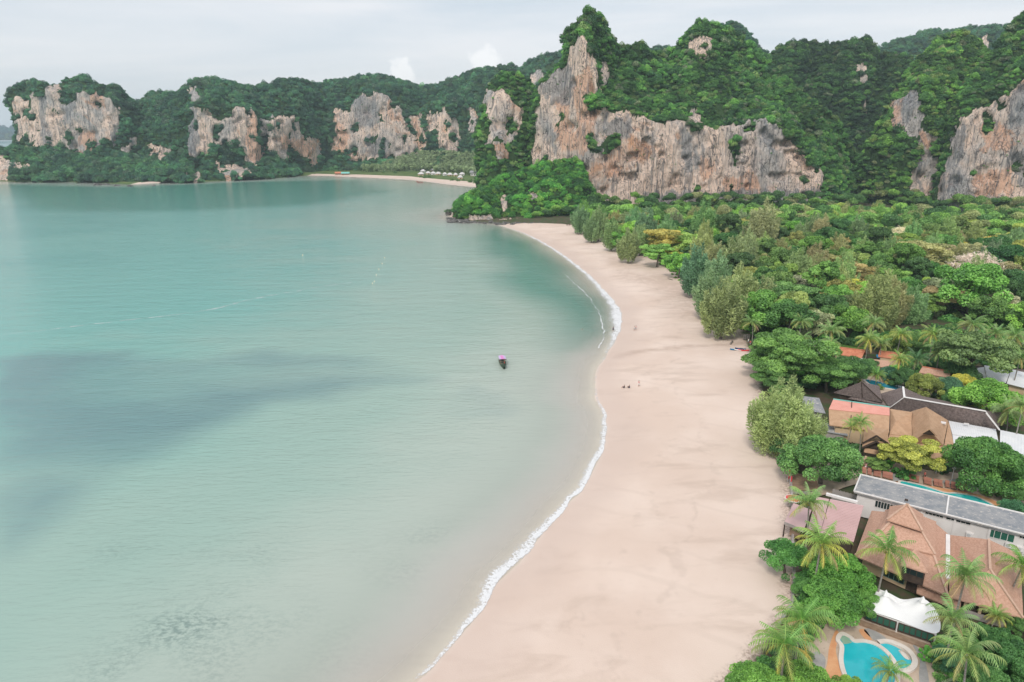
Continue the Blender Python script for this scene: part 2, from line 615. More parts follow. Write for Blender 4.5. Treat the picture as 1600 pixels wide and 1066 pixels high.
# ------------------------------------------------------------------ sea
DARK = [([(-60, 560), (0, 560), (60, 551), (200, 546), (300, 551), (440, 548), (560, 556), (640, 585), (690, 603), (640, 612), (520, 624), (420, 640), (330, 680), (230, 730), (120, 800), (0, 880), (-60, 900)], 1.0, 12),
        ([(690, 615), (730, 600), (790, 620), (800, 650), (760, 672), (710, 660)], 0.5, 7),
        ([(820, 600), (880, 590), (930, 600), (925, 640), (880, 660)], 0.0, 7)]
SPECK = [([(120, 1066), (150, 1000), (230, 930), (340, 890), (410, 880), (440, 930), (420, 990), (360, 1040), (330, 1090), (100, 1090)], 1.0),
         ([(640, 840), (700, 820), (700, 870), (660, 905), (640, 890)], 0.75), ([(100, 830), (180, 830), (200, 880), (120, 890)], 0.7),
         ([(440, 1010), (520, 1000), (520, 1050), (450, 1050)], 0.45), ([(670, 725), (720, 725), (720, 745), (670, 745)], 0.45),
         ([(330, 830), (480, 830), (480, 870), (350, 870)], 0.35)]
TEAL = [([(-40, 288), (200, 292), (300, 288), (420, 284), (560, 281), (600, 300), (480, 320), (300, 330), (120, 330), (40, 322)], 1.0, 26),
        ([(765, 352), (830, 380), (905, 425), (945, 470), (945, 520), (900, 540), (870, 500), (830, 460), (770, 420), (745, 385)], 1.0, 15)]
# TEAL: reef tone along the far shore; near the headland, painted cliff reflection
sv, sq = polar(-62, 66, 420, 26, 6900, 1.0125)
sh_h, sh_s = GH, GS
sv, sq = GXY, GQ
dep = -sh_h
p3 = np.column_stack([sv, np.zeros(len(sv))])
wv = sv + 5 * np.column_stack([fbm(p3 / 25, 3, 21), fbm(p3 / 25, 3, 22)])
dark = np.zeros(len(sv))
for poly, s_, w_ in DARK:
    pw = np.array([P(*p)[:2] for p in poly])
    dark = np.maximum(dark, s_ * sm(-w_ * 0.25, w_, sdf(wv, pw)))
dark *= np.clip(0.72 + 0.4 * fbm(p3 / np.array([45, 18, 1]), 4, 31), 0, 1)
speck = np.zeros(len(sv))
for poly, s_ in SPECK:
    pw = np.array([P(*p)[:2] for p in poly])
    speck = np.maximum(speck, s_ * sm(-9, 16, sdf(wv, pw)))
speck *= np.clip(0.65 + 0.6 * fbm(p3 / np.array([9, 6, 1]), 4, 35), 0, 1)
teal = np.zeros(len(sv))
wv2 = sv + 6 * np.column_stack([fbm(p3 / 50, 3, 41), fbm(p3 / 90, 3, 42)])
for poly, s_, w_ in TEAL:
    pw = np.array([P(*p)[:2] for p in poly])
    teal = np.maximum(teal, s_ * sm(-w_, w_, sdf(wv2, pw)))
offs = np.maximum(-sh_s, 0)
keep = (sh_s[sq].min(1) < 1.2)
v_, q_, at_ = compact(np.column_stack([sv, np.zeros(len(sv))]), sq[keep], {'depth': dep, 'offshore': offs, 'dark': dark, 'speck': speck, 'teal': teal})

t = NT('sea_water')
dpt, off = t.attr('depth'), t.attr('offshore')
co = t.coord('Object')
lo = t.noise(t.coord('Object', (0.012, 0.02, 1), (0, 0, R(35))), 1.0, 5, 0.6)
offn = t.math('MULTIPLY', off, t.rng(lo, 0.3, 0.7, 0.75, 1.3, False))
c0 = t.mix(t.rng(offn, 3, 16), (0.60, 0.58, 0.54), (0.42, 0.465, 0.41))
c0 = t.mix(t.rng(offn, 12, 60), c0, (0.295, 0.415, 0.36))
c0 = t.mix(t.rng(offn, 50, 190), c0, (0.16, 0.395, 0.355))
c0 = t.mix(t.rng(offn, 190, 480), c0, (0.075, 0.30, 0.285))
c0 = t.mix(t.math('MULTIPLY', t.attr('teal'), 0.85), c0, (0.045, 0.225, 0.18))
c0 = t.mix(t.math('MULTIPLY', t.attr('dark'), 0.75), c0, (0.115, 0.215, 0.235))
spn = t.noise(t.coord('Object', (0.9, 1.3, 1), (0, 0, R(20))), 1.0, 8, 0.8)
sp = t.math('MULTIPLY', t.attr('speck'), t.rng(spn, 0.42, 0.60))
c0 = t.mix(t.math('MULTIPLY', sp, 0.8), c0, (0.10, 0.17, 0.16))
w1 = t.noise(t.coord('Object', (0.30, 1.0, 1), (0, 0, R(-24))), 1.0, 6, 0.7, 0.3)
w2 = t.noise(t.coord('Object', (0.05, 0.16, 1), (0, 0, R(-30))), 1.0, 4, 0.6, 0.2)
hgt = t.math('ADD', t.math('MULTIPLY', w1, 0.34), t.math('MULTIPLY', w2, 0.55))
calm = t.rng(off, 0, 40, 0.25, 1.0)
bmp = t.new('ShaderNodeBump', {'Height': t.math('MULTIPLY', hgt, calm), 'Strength': 0.8, 'Distance': 1.0}).outputs[0]
body = t.new('ShaderNodeBsdfDiffuse', {'Color': c0})
clear = t.new('ShaderNodeBsdfTransparent', {'Color': (0.95, 0.97, 0.95, 1)})
opac = t.math('SUBTRACT', 1.0, t.math('POWER', 2.718, t.math('MULTIPLY', t.math('MAXIMUM', dpt, 0.0), -3.2)))
under = t.new('ShaderNodeMixShader', {0: opac, 1: clear.outputs[0], 2: body.outputs[0]})
gl = t.new('ShaderNodeBsdfGlossy', {'Color': (1, 1, 1, 1), 'Roughness': 0.12, 'Normal': bmp})
fr = t.new('ShaderNodeFresnel', {'IOR': 1.33, 'Normal': bmp})
frm = t.math('MULTIPLY', fr.outputs[0], t.rng(dpt, -0.02, 0.15, 0.25, 0.92))
fin = t.new('ShaderNodeMixShader', {0: frm, 1: under.outputs[0], 2: gl.outputs[0]})
M_SEA = t.surface(fin.outputs[0])
tag(link('sea', mesh_np('sea', v_, q_, None, [M_SEA], True, at_)), 'calm pale turquoise sea filling the bay', kind='structure')

# surf: a raised strip of white froth along the water's edge
t = NT('surf_froth')
co = t.coord('Object')
n1 = t.noise(co, 2.0, 7, 0.78)
n2 = t.noise(co, 0.25, 3, 0.5)
a = t.attr('edge')
thr = t.math('ADD', t.math('MULTIPLY', n1, 1.0), t.math('MULTIPLY', n2, 0.3))
al = t.math('MULTIPLY', t.rng(t.math('SUBTRACT', t.math('ADD', thr, t.math('MULTIPLY', a, 0.38)), 0.80), 0.0, 0.20), 0.88)
fo = t.principled((0.80, 0.80, 0.81), 0.7, 0.3, t.bump(n1, 0.5, 0.15))
tr = t.new('ShaderNodeBsdfTransparent')
M_FROTH = t.surface(t.new('ShaderNodeMixShader', {0: al, 1: tr.outputs[0], 2: fo}).outputs[0])


def froth(name, label, line_px, z=0.05):
    """line_px: (x, y, landward shift px, seaward shift px, strength) along the water's edge"""
    k = catmull([np.array(p, float) for p in line_px], 14)
    k = np.array(k)
    n, m = len(k), 9
    V, E_, Q = [], [], []
    for i in range(n):
        x, y, la, se, st = k[i]
        jl = 0.0
        for j in range(m):
            f = j / (m - 1)
            px_ = x + la * (1 - f) - se * f
            q = P(px_, y, 0.0)
            V.append((q.x, q.y, 0))
            e = math.sin(math.pi * min(1, max(0, f))) ** 0.6
            e = min(1, (1 - f) * 1.6) * min(1, f * 9 + 0.15) if la > 0 else e
            E_.append(max(0, e * max(st, 0)))
    V = np.array(V)
    V[:, :2] += 0.5 * np.column_stack([vnoise(V / 4, 51), vnoise(V / 4, 52)])
    h, _ = land_h(V[:, :2])
    V[:, 2] = np.maximum(h, 0) + z + 0.05 * np.array(E_)
    i = np.arange(n - 1)[:, None] * m + np.arange(m - 1)[None, :]
    Q = np.stack([i, i + 1, i + m + 1, i + m], -1).reshape(-1, 4)
    o = link(name, mesh_np(name, V, Q, None, [M_FROTH], True, {'edge': np.array(E_)}))
    return tag(o, label, kind='stuff')


froth('surf_foam', 'white lacy surf running along the edge of the beach', [
    (655, 1066, 2, 14, .6), (690, 1028, 2, 14, .75), (722, 990, 2, 15, .8), (752, 955, 2, 22, .85), (777, 915, 2, 36, .95), (812, 880, 2, 34, .95), (842, 845, 2, 26, .92),
    (873, 805, 2, 22, 1.0), (907, 765, 2, 18, 1.0), (931, 725, 2, 14, .95), (946, 690, 2, 11, .9), (947, 655, 2, 10, .85), (936, 630, 2, 8, .6), (930, 605, 1, 6, .4),
    (934, 580, 1, 6, .35), (947, 555, 1, 7, .5), (962, 530, 2, 16, .75), (971, 505, 2, 26, .95), (966, 480, 2, 24, .9), (945, 455, 2, 17, .85), (915, 425, 1, 12, .85),
    (882, 400, 1, 9, .85), (850, 380, 1, 7, .8), (820, 365, 0.5, 5, .75), (795, 356, 0.5, 4, .5)])
froth('wave_crest', 'thin broken white line of a small wave just off the surf', [
    (880, 425, 0, 2, .5), (912, 455, 0, 2.5, .7), (932, 480, 0, 2.5, .6), (943, 505, 0, 3, .8), (944, 530, 0, 3, .7), (938, 545, 0, 4, .9)], 0.08)
froth('drift_line', 'long pale drift line of foam lying across the open bay', [
    (-20, 528, 0, 16, .46), (100, 513, 0, 16, .50), (220, 499, 0, 16, .51), (330, 485, 0, 16, .52), (390, 471, 0, 16, .49), (430, 462, 0, 16, .46), (500, 450, 0, 16, .44), (560, 441, 0, 16, .42)], 0.03)

# ------------------------------------------------------------------ far sea bed stand: hazy hills over the water and behind the cliffs
t = NT('limestone_and_undergrowth')
co = t.coord('Object')
veg = t.attr('veg')
stv = t.coord('Object', (0.36, 0.36, 0.014))
st = t.noise(stv, 1.0, 6, 0.62, 0.5)
st2 = t.noise(t.coord('Object', (0.95, 0.95, 0.035)), 1.0, 6, 0.65)
bg = t.noise(t.coord('Object', (0.02, 0.02, 0.012)), 1.0, 5, 0.6, 0.8)
dt = t.noise(co, 0.30, 8, 0.74)
rk = t.mix(t.rng(bg, 0.34, 0.60), (0.46, 0.44, 0.425), (0.87, 0.655, 0.525))
rk = t.mix(t.math('MULTIPLY', t.rng(t.noise(t.coord('Object', (0.018, 0.018, 0.022)), 1.0, 5, 0.62, 1.2), 0.54, 0.68), 0.8), rk, (0.60, 0.30, 0.16))
rkn = t.math('ADD', t.math('MULTIPLY', t.math('SUBTRACT', dt, 0.5), 1.6), 0.0)
rk = t.mix(t.math('MULTIPLY', t.rng(t.math('ADD', t.attr('rust'), rkn), 0.25, 0.75), 0.72), rk, (0.74, 0.41, 0.26))
rk = t.mix(t.math('MULTIPLY', t.rng(t.math('ADD', t.attr('grey'), rkn), 0.3, 0.8), 0.75), rk, (0.24, 0.255, 0.27))
rk = t.mix(t.math('MULTIPLY', t.rng(st2, 0.50, 0.68), 0.65), rk, (0.82, 0.73, 0.65))
rk = t.mix(t.math('MULTIPLY', t.rng(st, 0.535, 0.60), 0.60), rk, (0.135, 0.145, 0.16))
rk = t.mix(t.math('MULTIPLY', t.rng(dt, 0.60, 0.69), 0.62), rk, (0.085, 0.085, 0.09))
for sc3, th3, am3 in (((0.10, 0.10, 0.022), 0.013, 0.85), ((0.05, 0.05, 0.06), 0.008, 0.7), ((0.28, 0.28, 0.05), 0.016, 0.6)):
    crk = t.math('ABSOLUTE', t.math('SUBTRACT', t.noise(t.coord('Object', sc3), 1.0, 5, 0.6, 0.6), 0.5))
    rk = t.mix(t.math('MULTIPLY', t.rng(crk, th3, th3 * 0.3), am3), rk, (0.09, 0.085, 0.085))
ug = t.mix(t.rng(dt, 0.35, 0.65), (0.028, 0.062, 0.022), (0.055, 0.105, 0.032))
colr = t.mix(t.rng(t.math('ADD', veg, t.math('MULTIPLY', t.math('SUBTRACT', dt, 0.5), 1.2)), 0.45, 0.62), rk, ug)
bmp = t.bump(t.math('ADD', t.math('MULTIPLY', st, 1.4), t.math('ADD', dt, t.math('MULTIPLY', st2, 0.9))), 1.0, 2.2)
M_ROCK = t.surface(t.principled(colr, 0.9, 0.15, bmp))


# crown shapes used by the plants that cover the cliffs
def leaf_quads(pos, nrm, L, Wd, rng, droop=None):
    n = len(pos)
    r = rng.normal(size=(n, 3))
    tdir = np.cross(nrm, r) if droop is None else droop
    tdir /= np.linalg.norm(tdir, axis=1)[:, None] + 1e-9
    b = np.cross(nrm, tdir)
    b /= np.linalg.norm(b, axis=1)[:, None] + 1e-9
    L = np.asarray(L)[:, None]
    Wd = np.asarray(Wd)[:, None]
    V = np.stack([pos - tdir * L, pos + b * Wd - nrm * Wd * 0.25, pos + tdir * L, pos - b * Wd - nrm * Wd * 0.25], 1).reshape(-1, 3)
    return V, np.arange(4 * n).reshape(-1, 4)


def rand_dir(n, rng, zmin=-1.0):
    z = rng.uniform(zmin, 1, n)
    a = rng.uniform(0, 2 * math.pi, n)
    s = np.sqrt(1 - z * z)
    return np.column_stack([s * np.cos(a), s * np.sin(a), z])


def crown_mesh(name, lobes, n, size, seed, mat, zmin=-0.55, up=0.35, flat=1.0, fill=0.18, asp=0.62):
    """lobes: (x, y, z, rx, rz). Leaf sprays over the lobes' skins plus some inside."""
    rng = np.random.default_rng(seed)
    lob = np.array(lobes, float)
    wgt = lob[:, 3] ** 2
    k = rng.choice(len(lob), n, p=wgt / wgt.sum())
    d = rand_dir(n, rng, zmin)
    rad = np.where(rng.random(n) < fill, rng.uniform(0.3, 0.85, n), rng.uniform(0.86, 1.06, n))
    c_ = lob[k]
    pos = c_[:, :3] + d * rad[:, None] * np.column_stack([c_[:, 3], c_[:, 3], c_[:, 4]])
    nr = d * 0.62 + rng.normal(size=(n, 3)) * 0.55 + np.array([0, 0, up])
    nr /= np.linalg.norm(nr, axis=1)[:, None]
    s = size * rng.uniform(0.7, 1.35, n)
    V, Q = leaf_quads(pos, nr, s * 0.62, s * asp * 0.62, rng)
    ltint = rng.uniform(0.12, 0.78, len(lob))
    leaf = np.clip(ltint[k] + rng.normal(0, 0.16, n), 0, 1)
    return mesh_np(name, V, Q, None, [mat], False, {'leaf': np.repeat(leaf, 4)})


def unit_lobes(seed, n=7, spread=0.62, r0=0.36, r1=0.55, zs=0.75):
    rng = np.random.default_rng(seed)
    out = [(0, 0, 0.25 * zs, 0.62, 0.55 * zs)]
    for k in range(n):
        a = 2 * math.pi * (k + rng.uniform(-0.3, 0.3)) / n
        q = spread * rng.uniform(0.65, 1.1)
        r_ = rng.uniform(r0, r1)
        out.append((q * math.cos(a), q * math.sin(a), rng.uniform(-0.1, 0.35) * zs, r_, r_ * 0.85 * zs))
    return out


HILL_COLL = bpy.data.collections.new('hill_plants')
for k in range(6):
    me = crown_mesh('hill_crown', unit_lobes(100 + k, 9 + k % 4, 0.66, 0.2, 0.46, 0.75 + 0.1 * k), 800, 0.16, 200 + k, M_HILLLEAF, -0.95, 0.18)
    HILL_COLL.objects.link(bpy.data.objects.new('hill_crown', me))


def scatter_group(coll):
    g = bpy.data.node_groups.new('scatter_plants', 'GeometryNodeTree')
    g.interface.new_socket('Geometry', in_out='INPUT', socket_type='NodeSocketGeometry')
    g.interface.new_socket('Geometry', in_out='OUTPUT', socket_type='NodeSocketGeometry')
    n, l = g.nodes, g.links
    gi, go = n.new('NodeGroupInput'), n.new('NodeGroupOutput')
    ci = n.new('GeometryNodeCollectionInfo')
    ci.inputs['Collection'].default_value = coll
    ci.inputs['Separate Children'].default_value = True
    ci.inputs['Reset Children'].default_value = True
    ip = n.new('GeometryNodeInstanceOnPoints')
    ip.inputs['Pick Instance'].default_value = True

    def na(nm, ty):
        a_ = n.new('GeometryNodeInputNamedAttribute')
        a_.data_type = ty
        a_.inputs['Name'].default_value = nm
        return [s for s in a_.outputs if s.enabled and s.name == 'Attribute'][0]
    l.new(gi.outputs[0], ip.inputs['Points'])
    l.new(ci.outputs[0], ip.inputs['Instance'])
    l.new(na('pick', 'INT'), ip.inputs['Instance Index'])
    l.new(na('rot', 'FLOAT_VECTOR'), ip.inputs['Rotation'])
    l.new(na('scl', 'FLOAT_VECTOR'), ip.inputs['Scale'])
    l.new(ip.outputs[0], go.inputs[0])
    return g


G_HILL = scatter_group(HILL_COLL)


def scatter(name, label, pts, scl, tint, group, npick, rng, parent=None):
    """one object of plants nobody could count, standing at pts"""
    n = len(pts)
    me = bpy.data.meshes.new(name)
    me.vertices.add(n)
    me.vertices.foreach_set('co', np.asarray(pts, np.float32).ravel())
    at = me.attributes.new('pick', 'INT', 'POINT')
    at.data.foreach_set('value', rng.integers(0, npick, n).astype(np.int32))
    at = me.attributes.new('rot', 'FLOAT_VECTOR', 'POINT')
    rt = np.column_stack([rng.normal(0, 0.12, n), rng.normal(0, 0.12, n), rng.uniform(0, 6.28, n)]).astype(np.float32)
    at.data.foreach_set('vector', rt.ravel())
    at = me.attributes.new('scl', 'FLOAT_VECTOR', 'POINT')
    at.data.foreach_set('vector', np.asarray(scl, np.float32).ravel())
    at = me.attributes.new('tint', 'FLOAT_COLOR', 'POINT')
    at.data.foreach_set('color', np.column_stack([tint, np.ones(n)]).astype(np.float32).ravel())
    o = link(name, me, parent)
    md = o.modifiers.new('plants', 'NODES')
    md.node_group = group
    return tag(o, label, kind='stuff')


PAL_HILL = np.array([(0.045, 0.115, 0.030), (0.060, 0.155, 0.034), (0.10, 0.21, 0.04), (0.028, 0.080, 0.030), (0.12, 0.17, 0.055), (0.15, 0.17, 0.11)])


def hill_tint(pts, rng, seed, pal=PAL_HILL, w=(.26, .28, .17, .16, .09, .04)):
    n = len(pts)
    c_ = np.array([1.16, 1.30, 1.06]) * pal[rng.choice(len(pal), n, p=np.array(w) / sum(w))]
    return c_ * np.clip(1 + 0.42 * fbm(np.asarray(pts) / 20, 3, seed), 0.4, 2)[:, None] * rng.uniform(0.85, 1.2, n)[:, None]


def sheet(name, label, cols, rocks, step=2.2, rows=(46, 10, 18), off=(0, 3, 5, 7), amp=1.0, seed=1, vlabel=None, vname='hill_vegetation', spacing=4.2, crown=(2.4, 4.6),
          warp=5.0, back=90.0, vegbreak=0.36, pal=PAL_HILL, palw=(.26, .28, .17, .16, .09, .04), kind='structure', rust=(), grey=()):
    """A cliff or hill: each column gives (photo row, forward distance) of its foot, wall top, shoulder and ridge; behind the ridge it falls away."""
    K = len(cols[0]) - 1
    xs = np.array([c_[0] for c_ in cols], float)
    X = np.arange(xs[0], xs[-1] + 0.01, step)
    rws = list(rows)[:K - 1]
    ctr = []
    for k in range(K):
        y = np.interp(X, xs, [c_[k + 1][0] for c_ in cols]) + off[k]
        d = np.interp(X, xs, [c_[k + 1][1] for c_ in cols])
        ctr.append((y, d))
    rowY, rowD, tt = [], [], []
    for k in range(K - 1):
        for j in range(rws[k]):
            f = j / rws[k]
            rowY.append(ctr[k][0] * (1 - f) + ctr[k + 1][0] * f)
            rowD.append(ctr[k][1] * (1 - f) + ctr[k + 1][1] * f)
    rowY.append(ctr[-1][0])
    rowD.append(ctr[-1][1])
    rowY, rowD = np.array(rowY), np.array(rowD)
    # soften the profile a little
    for _ in range(2):
        rowD[1:-1] = 0.25 * rowD[:-2] + 0.5 * rowD[1:-1] + 0.25 * rowD[2:]
    nr, nc = rowY.shape
    XX = np.broadcast_to(X, (nr, nc))
    u, v = (XX - 800) / FPX, (533 - rowY) / FPX
    dy = math.cos(PITCH) + v * math.sin(PITCH)
    dz = -math.sin(PITCH) + v * math.cos(PITCH)
    s_ = rowD / dy
    pos = np.stack([u * s_, rowD, CAM_H + dz * s_], -1)
    # back of the hill
    ridge = pos[-1]
    extra = []
    for f, dd in ((0.93, 0.12), (0.75, 0.35), (0.4, 0.7), (-0.02, 1.0)):
        e = ridge.copy()
        e[:, 1] += back * dd
        e[:, 0] *= 1 + back * dd / np.maximum(ridge[:, 1], 1)
        e[:, 2] = ridge[:, 2] * f if f > 0 else -2
        extra.append(e)
    pos = np.concatenate([pos, np.array(extra)], 0)
    nrr = pos.shape[0]
    # displacement
    du = np.gradient(pos, axis=1)
    dv = np.gradient(pos, axis=0)
    nm = np.cross(du, dv)
    nm /= np.linalg.norm(nm, axis=2)[..., None] + 1e-9
    pf = pos.reshape(-1, 3)
    pxx = np.concatenate([XX, np.repeat(XX[-1:], 4, 0)], 0).ravel()
    pyy = np.concatenate([rowY, np.repeat(rowY[-1:], 4, 0)], 0).ravel()
    w1 = fbm(np.column_stack([pxx / 14, pyy / 20, np.zeros_like(pxx)]), 4, seed * 7 + 1, 0.62)
    w2 = fbm(np.column_stack([pxx / 9, pyy / 22, np.zeros_like(pxx) + 5]), 4, seed * 7 + 2, 0.62)
    wp = np.column_stack([pxx + warp * w1, pyy + warp * w2])
    rock = np.zeros(len(pf), bool)
    for poly in rocks:
        rock |= inside(wp, np.array(poly, float))
    stain_shade = {}
    for k_, polys in (('rust', rust), ('grey', grey)):
        a_ = np.zeros(len(pf))
        for poly in polys:
            a_ = np.maximum(a_, sm(-7, 7, sdf(np.column_stack([pxx + 7 * w1, pyy + 7 * w2]), np.array(poly, float))))
        stain_shade[k_] = a_
    brk = fbm(pf * np.array([1 / 14, 1 / 14, 1 / 18]), 4, seed * 5 + 3)
    rock &= brk < (1.0 - vegbreak)
    back_m = np.arange(nrr).repeat(nc) >= nr
    fl = fbm(pf * np.array([1 / 4.5, 1 / 4.5, 1 / 60]), 3, seed + 60)
    bgd = fbm(pf / np.array([34, 34, 55]), 4, seed + 61)
    smd = fbm(pf / np.array([5, 5, 7]), 3, seed + 62)
    gul = fbm(pf / np.array([30, 30, 110]), 2, seed + 64)
    cav = np.maximum(fbm(pf / np.array([13, 13, 9]), 3, seed + 63) - 0.42, 0)
    disp = amp * np.where(rock, 2.3 * bgd + 1.9 * np.abs(fl) + 1.1 * smd - 10 * cav, 6.0 * bgd + 1.8 * smd - (9 * np.abs(gul) - 3) * sm(0, 12, nr - np.arange(nrr).repeat(nc)))
    disp = np.where(back_m, 0, disp)
    disp = disp.reshape(nrr, nc)
    disp[nr - 5:nr] *= np.array([0.8, 0.65, 0.5, 0.4, 0.35])[:, None]
    for _ in range(1):
        disp[1:-1, 1:-1] = 0.5 * disp[1:-1, 1:-1] + 0.125 * (disp[:-2, 1:-1] + disp[2:, 1:-1] + disp[1:-1, :-2] + disp[1:-1, 2:])
    sgn = np.sign((nm * (pos - np.array([0, 0, CAM_H]))).sum(2))[..., None]
    pos = pos - nm * sgn * disp[..., None]
    pf = pos.reshape(-1, 3)
    i = np.arange(nrr - 1)[:, None] * nc + np.arange(nc - 1)[None, :]
    Q = np.stack([i, i + 1, i + nc + 1, i + nc], -1).reshape(-1, 4)
    vg = 1 - rock.astype(float)
    o = link(name, mesh_np(name, pf, Q, None, [M_ROCK], True, {'veg': vg, **stain_shade}))
    tag(o, label, kind=kind)
    # plants
    rng = np.random.default_rng(seed + 900)
    A, B, C, D = (pf[Q[:, k]] for k in range(4))
    ar = 0.5 * np.linalg.norm(np.cross(C - A, D - B), axis=1)
    ok = (vg[Q].mean(1) > 0.6) & ((A[:, 2] + C[:, 2]) * 0.5 > 1.5)
    isback = back_m[Q[:, 0]]
    wgt = ar * ok * np.where(isback, 0.25, 1.0)
    n = int(min(wgt.sum() / (spacing ** 2), 13000))
    if n > 5:
        f = rng.choice(len(Q), n, p=wgt / wgt.sum())
        a_, b_ = rng.random(n)[:, None], rng.random(n)[:, None]
        pt = (A[f] * (1 - a_) + B[f] * a_) * (1 - b_) + (D[f] * (1 - a_) + C[f] * a_) * b_
        r_ = crown[0] + (crown[1] - crown[0]) * rng.random(n) ** 1.6
        r_ *= 1 + 0.25 * fbm(pt / 30, 2, seed + 77)
        # on the fringe next to bare rock only small shrubs hold
        pt[:, 2] += r_ * 0.15
        sc = np.column_stack([r_, r_, r_ * rng.uniform(0.8, 1.25, n)])
        scatter(vname, vlabel or ('dense green scrub and trees covering the ' + name.replace('_', ' ')), pt, sc, hill_tint(pt, rng, seed + 5, pal, palw), G_HILL, 6, rng)
    wgt = ar * (vg[Q].mean(1) < 0.3) * ~isback
    n = int(wgt.sum() / 130)
    if n > 5:
        f = rng.choice(len(Q), n, p=wgt / wgt.sum())
        pt = (A[f] + C[f]) * 0.5
        keep_ = vnoise(pt / 16, seed + 81) > -0.1
        pt = pt[keep_]
        r_ = rng.uniform(0.5, 1.7, len(pt)) * (crown[0] / 2.0)
        scatter(vname, 'small bushes clinging to ledges of the bare rock of the ' + name.replace('_', ' '), pt, np.column_stack([r_, r_, r_ * 0.9]), hill_tint(pt, rng, seed + 6, pal, palw), G_HILL, 6, rng)
    return o


def C(x, *rows):
    return (x,) + rows


# far bay wall
FARX = [(18, 225, 172, 165), (25, 228, 152, 146), (45, 235, 142, 134), (75, 238, 140, 136), (100, 240, 138, 130), (130, 243, 135, 127), (150, 240, 140, 127), (175, 235, 150, 134),
        (195, 235, 178, 148), (215, 240, 200, 156), (230, 240, 205, 147), (240, 245, 205, 141), (260, 245, 200, 140), (275, 245, 185, 144), (290, 245, 170, 130), (305, 265, 162, 121),
        (330, 265, 165, 121), (360, 260, 170, 125), (385, 258, 165, 132), (400, 252, 170, 128), (412, 250, 185, 127), (425, 250, 185, 130), (440, 255, 180, 120), (460, 255, 178, 118),
        (480, 255, 180, 124), (495, 257, 200, 127), (510, 250, 200, 120), (525, 245, 172, 121), (540, 250, 165, 121), (555, 252, 150, 117), (575, 252, 145, 114), (600, 250, 142, 113),
        (620, 246, 155, 119), (640, 245, 170, 125), (655, 240, 172, 131), (670, 240, 175, 134), (690, 235, 170, 130), (710, 238, 175, 121), (730, 240, 190, 119), (750, 240, 190, 115),
        (770, 240, 190, 112), (800, 240, 190, 112)]
dc = lambda x: float(np.interp(x, [0, 190, 300, 410, 490, 520, 650, 720, 800], [1040, 1050, 1040, 1080, 1180, 1220, 1230, 1200, 1160]))
# buttresses stand forward, gullies lie back
dbut = lambda x: float(np.interp(x, [18, 60, 130, 185, 215, 260, 298, 340, 398, 412, 420, 475, 490, 505, 522, 580, 640, 652, 660, 675, 700, 712, 730, 760, 800],
                                 [14, -14, -16, -4, 26, 26, 0, -16, -10, 24, -6, -8, 0, 26, 0, -16, -4, 10, 0, -4, -4, 12, 24, 20, 10]))
PAL_FAR_HAZE = np.array([(0.034, 0.098, 0.062), (0.045, 0.125, 0.066), (0.062, 0.145, 0.066), (0.024, 0.074, 0.056), (0.066, 0.115, 0.066), (0.08, 0.12, 0.09)])  # far greens, with the blue of the haze mixed into the leaf colour
cols = []
for x, yt, yw, yr in FARX:
    d0 = dc(x) + 0.7 * dbut(x)
    foot = float(np.interp(x, [0, 300, 430, 490, 600, 800], [285.5, 287, 280, 273, 262, 262]))
    fd = P(x, foot)[1] if x < 480 else d0 - 25
    cols.append(C(x, (foot + 1, fd + 4), (yt, d0), (yw, d0 + 10), ((yw + yr) / 2 - 4, d0 + 45), (yr, d0 + 100)))
FAR_ROCK = [
    [(22, 175), (30, 158), (45, 150), (70, 152), (78, 138), (96, 140), (100, 165), (112, 158), (120, 150), (138, 138), (175, 143), (188, 185), (180, 228), (165, 222), (150, 234), (128, 247), (100, 228), (75, 226), (40, 230), (25, 215)],
    [(297, 165), (310, 172), (345, 184), (370, 168), (395, 166), (406, 200), (409, 240), (400, 262), (385, 248), (370, 226), (330, 224), (310, 245), (298, 246)],
    [(333, 252), (350, 250), (390, 262), (388, 276), (350, 281), (338, 268)],
    [(414, 186), (460, 180), (472, 192), (476, 222), (492, 227), (490, 260), (478, 252), (465, 242), (440, 248), (414, 232)],
    [(521, 172), (540, 172), (549, 162), (555, 150), (598, 140), (622, 156), (630, 200), (652, 230), (651, 248), (600, 247), (570, 252), (545, 250), (522, 236)],
    [(634, 182), (646, 172), (667, 186), (669, 234), (650, 228)],
    [(673, 172), (700, 174), (711, 190), (713, 220), (721, 226), (705, 240), (691, 234), (691, 200), (675, 215)],
    [(192, 220), (208, 222), (206, 242), (195, 238)], [(230, 226), (250, 228), (271, 236), (265, 252), (235, 246)],
    [(295, 268), (312, 270), (312, 282), (294, 284)], [(728, 172), (736, 170), (738, 205), (730, 208)], [(755, 182), (766, 180), (766, 218), (757, 220)], [(300, 140), (316, 142), (322, 160), (300, 160)], [(468, 215), (500, 222), (498, 238), (470, 236)]]
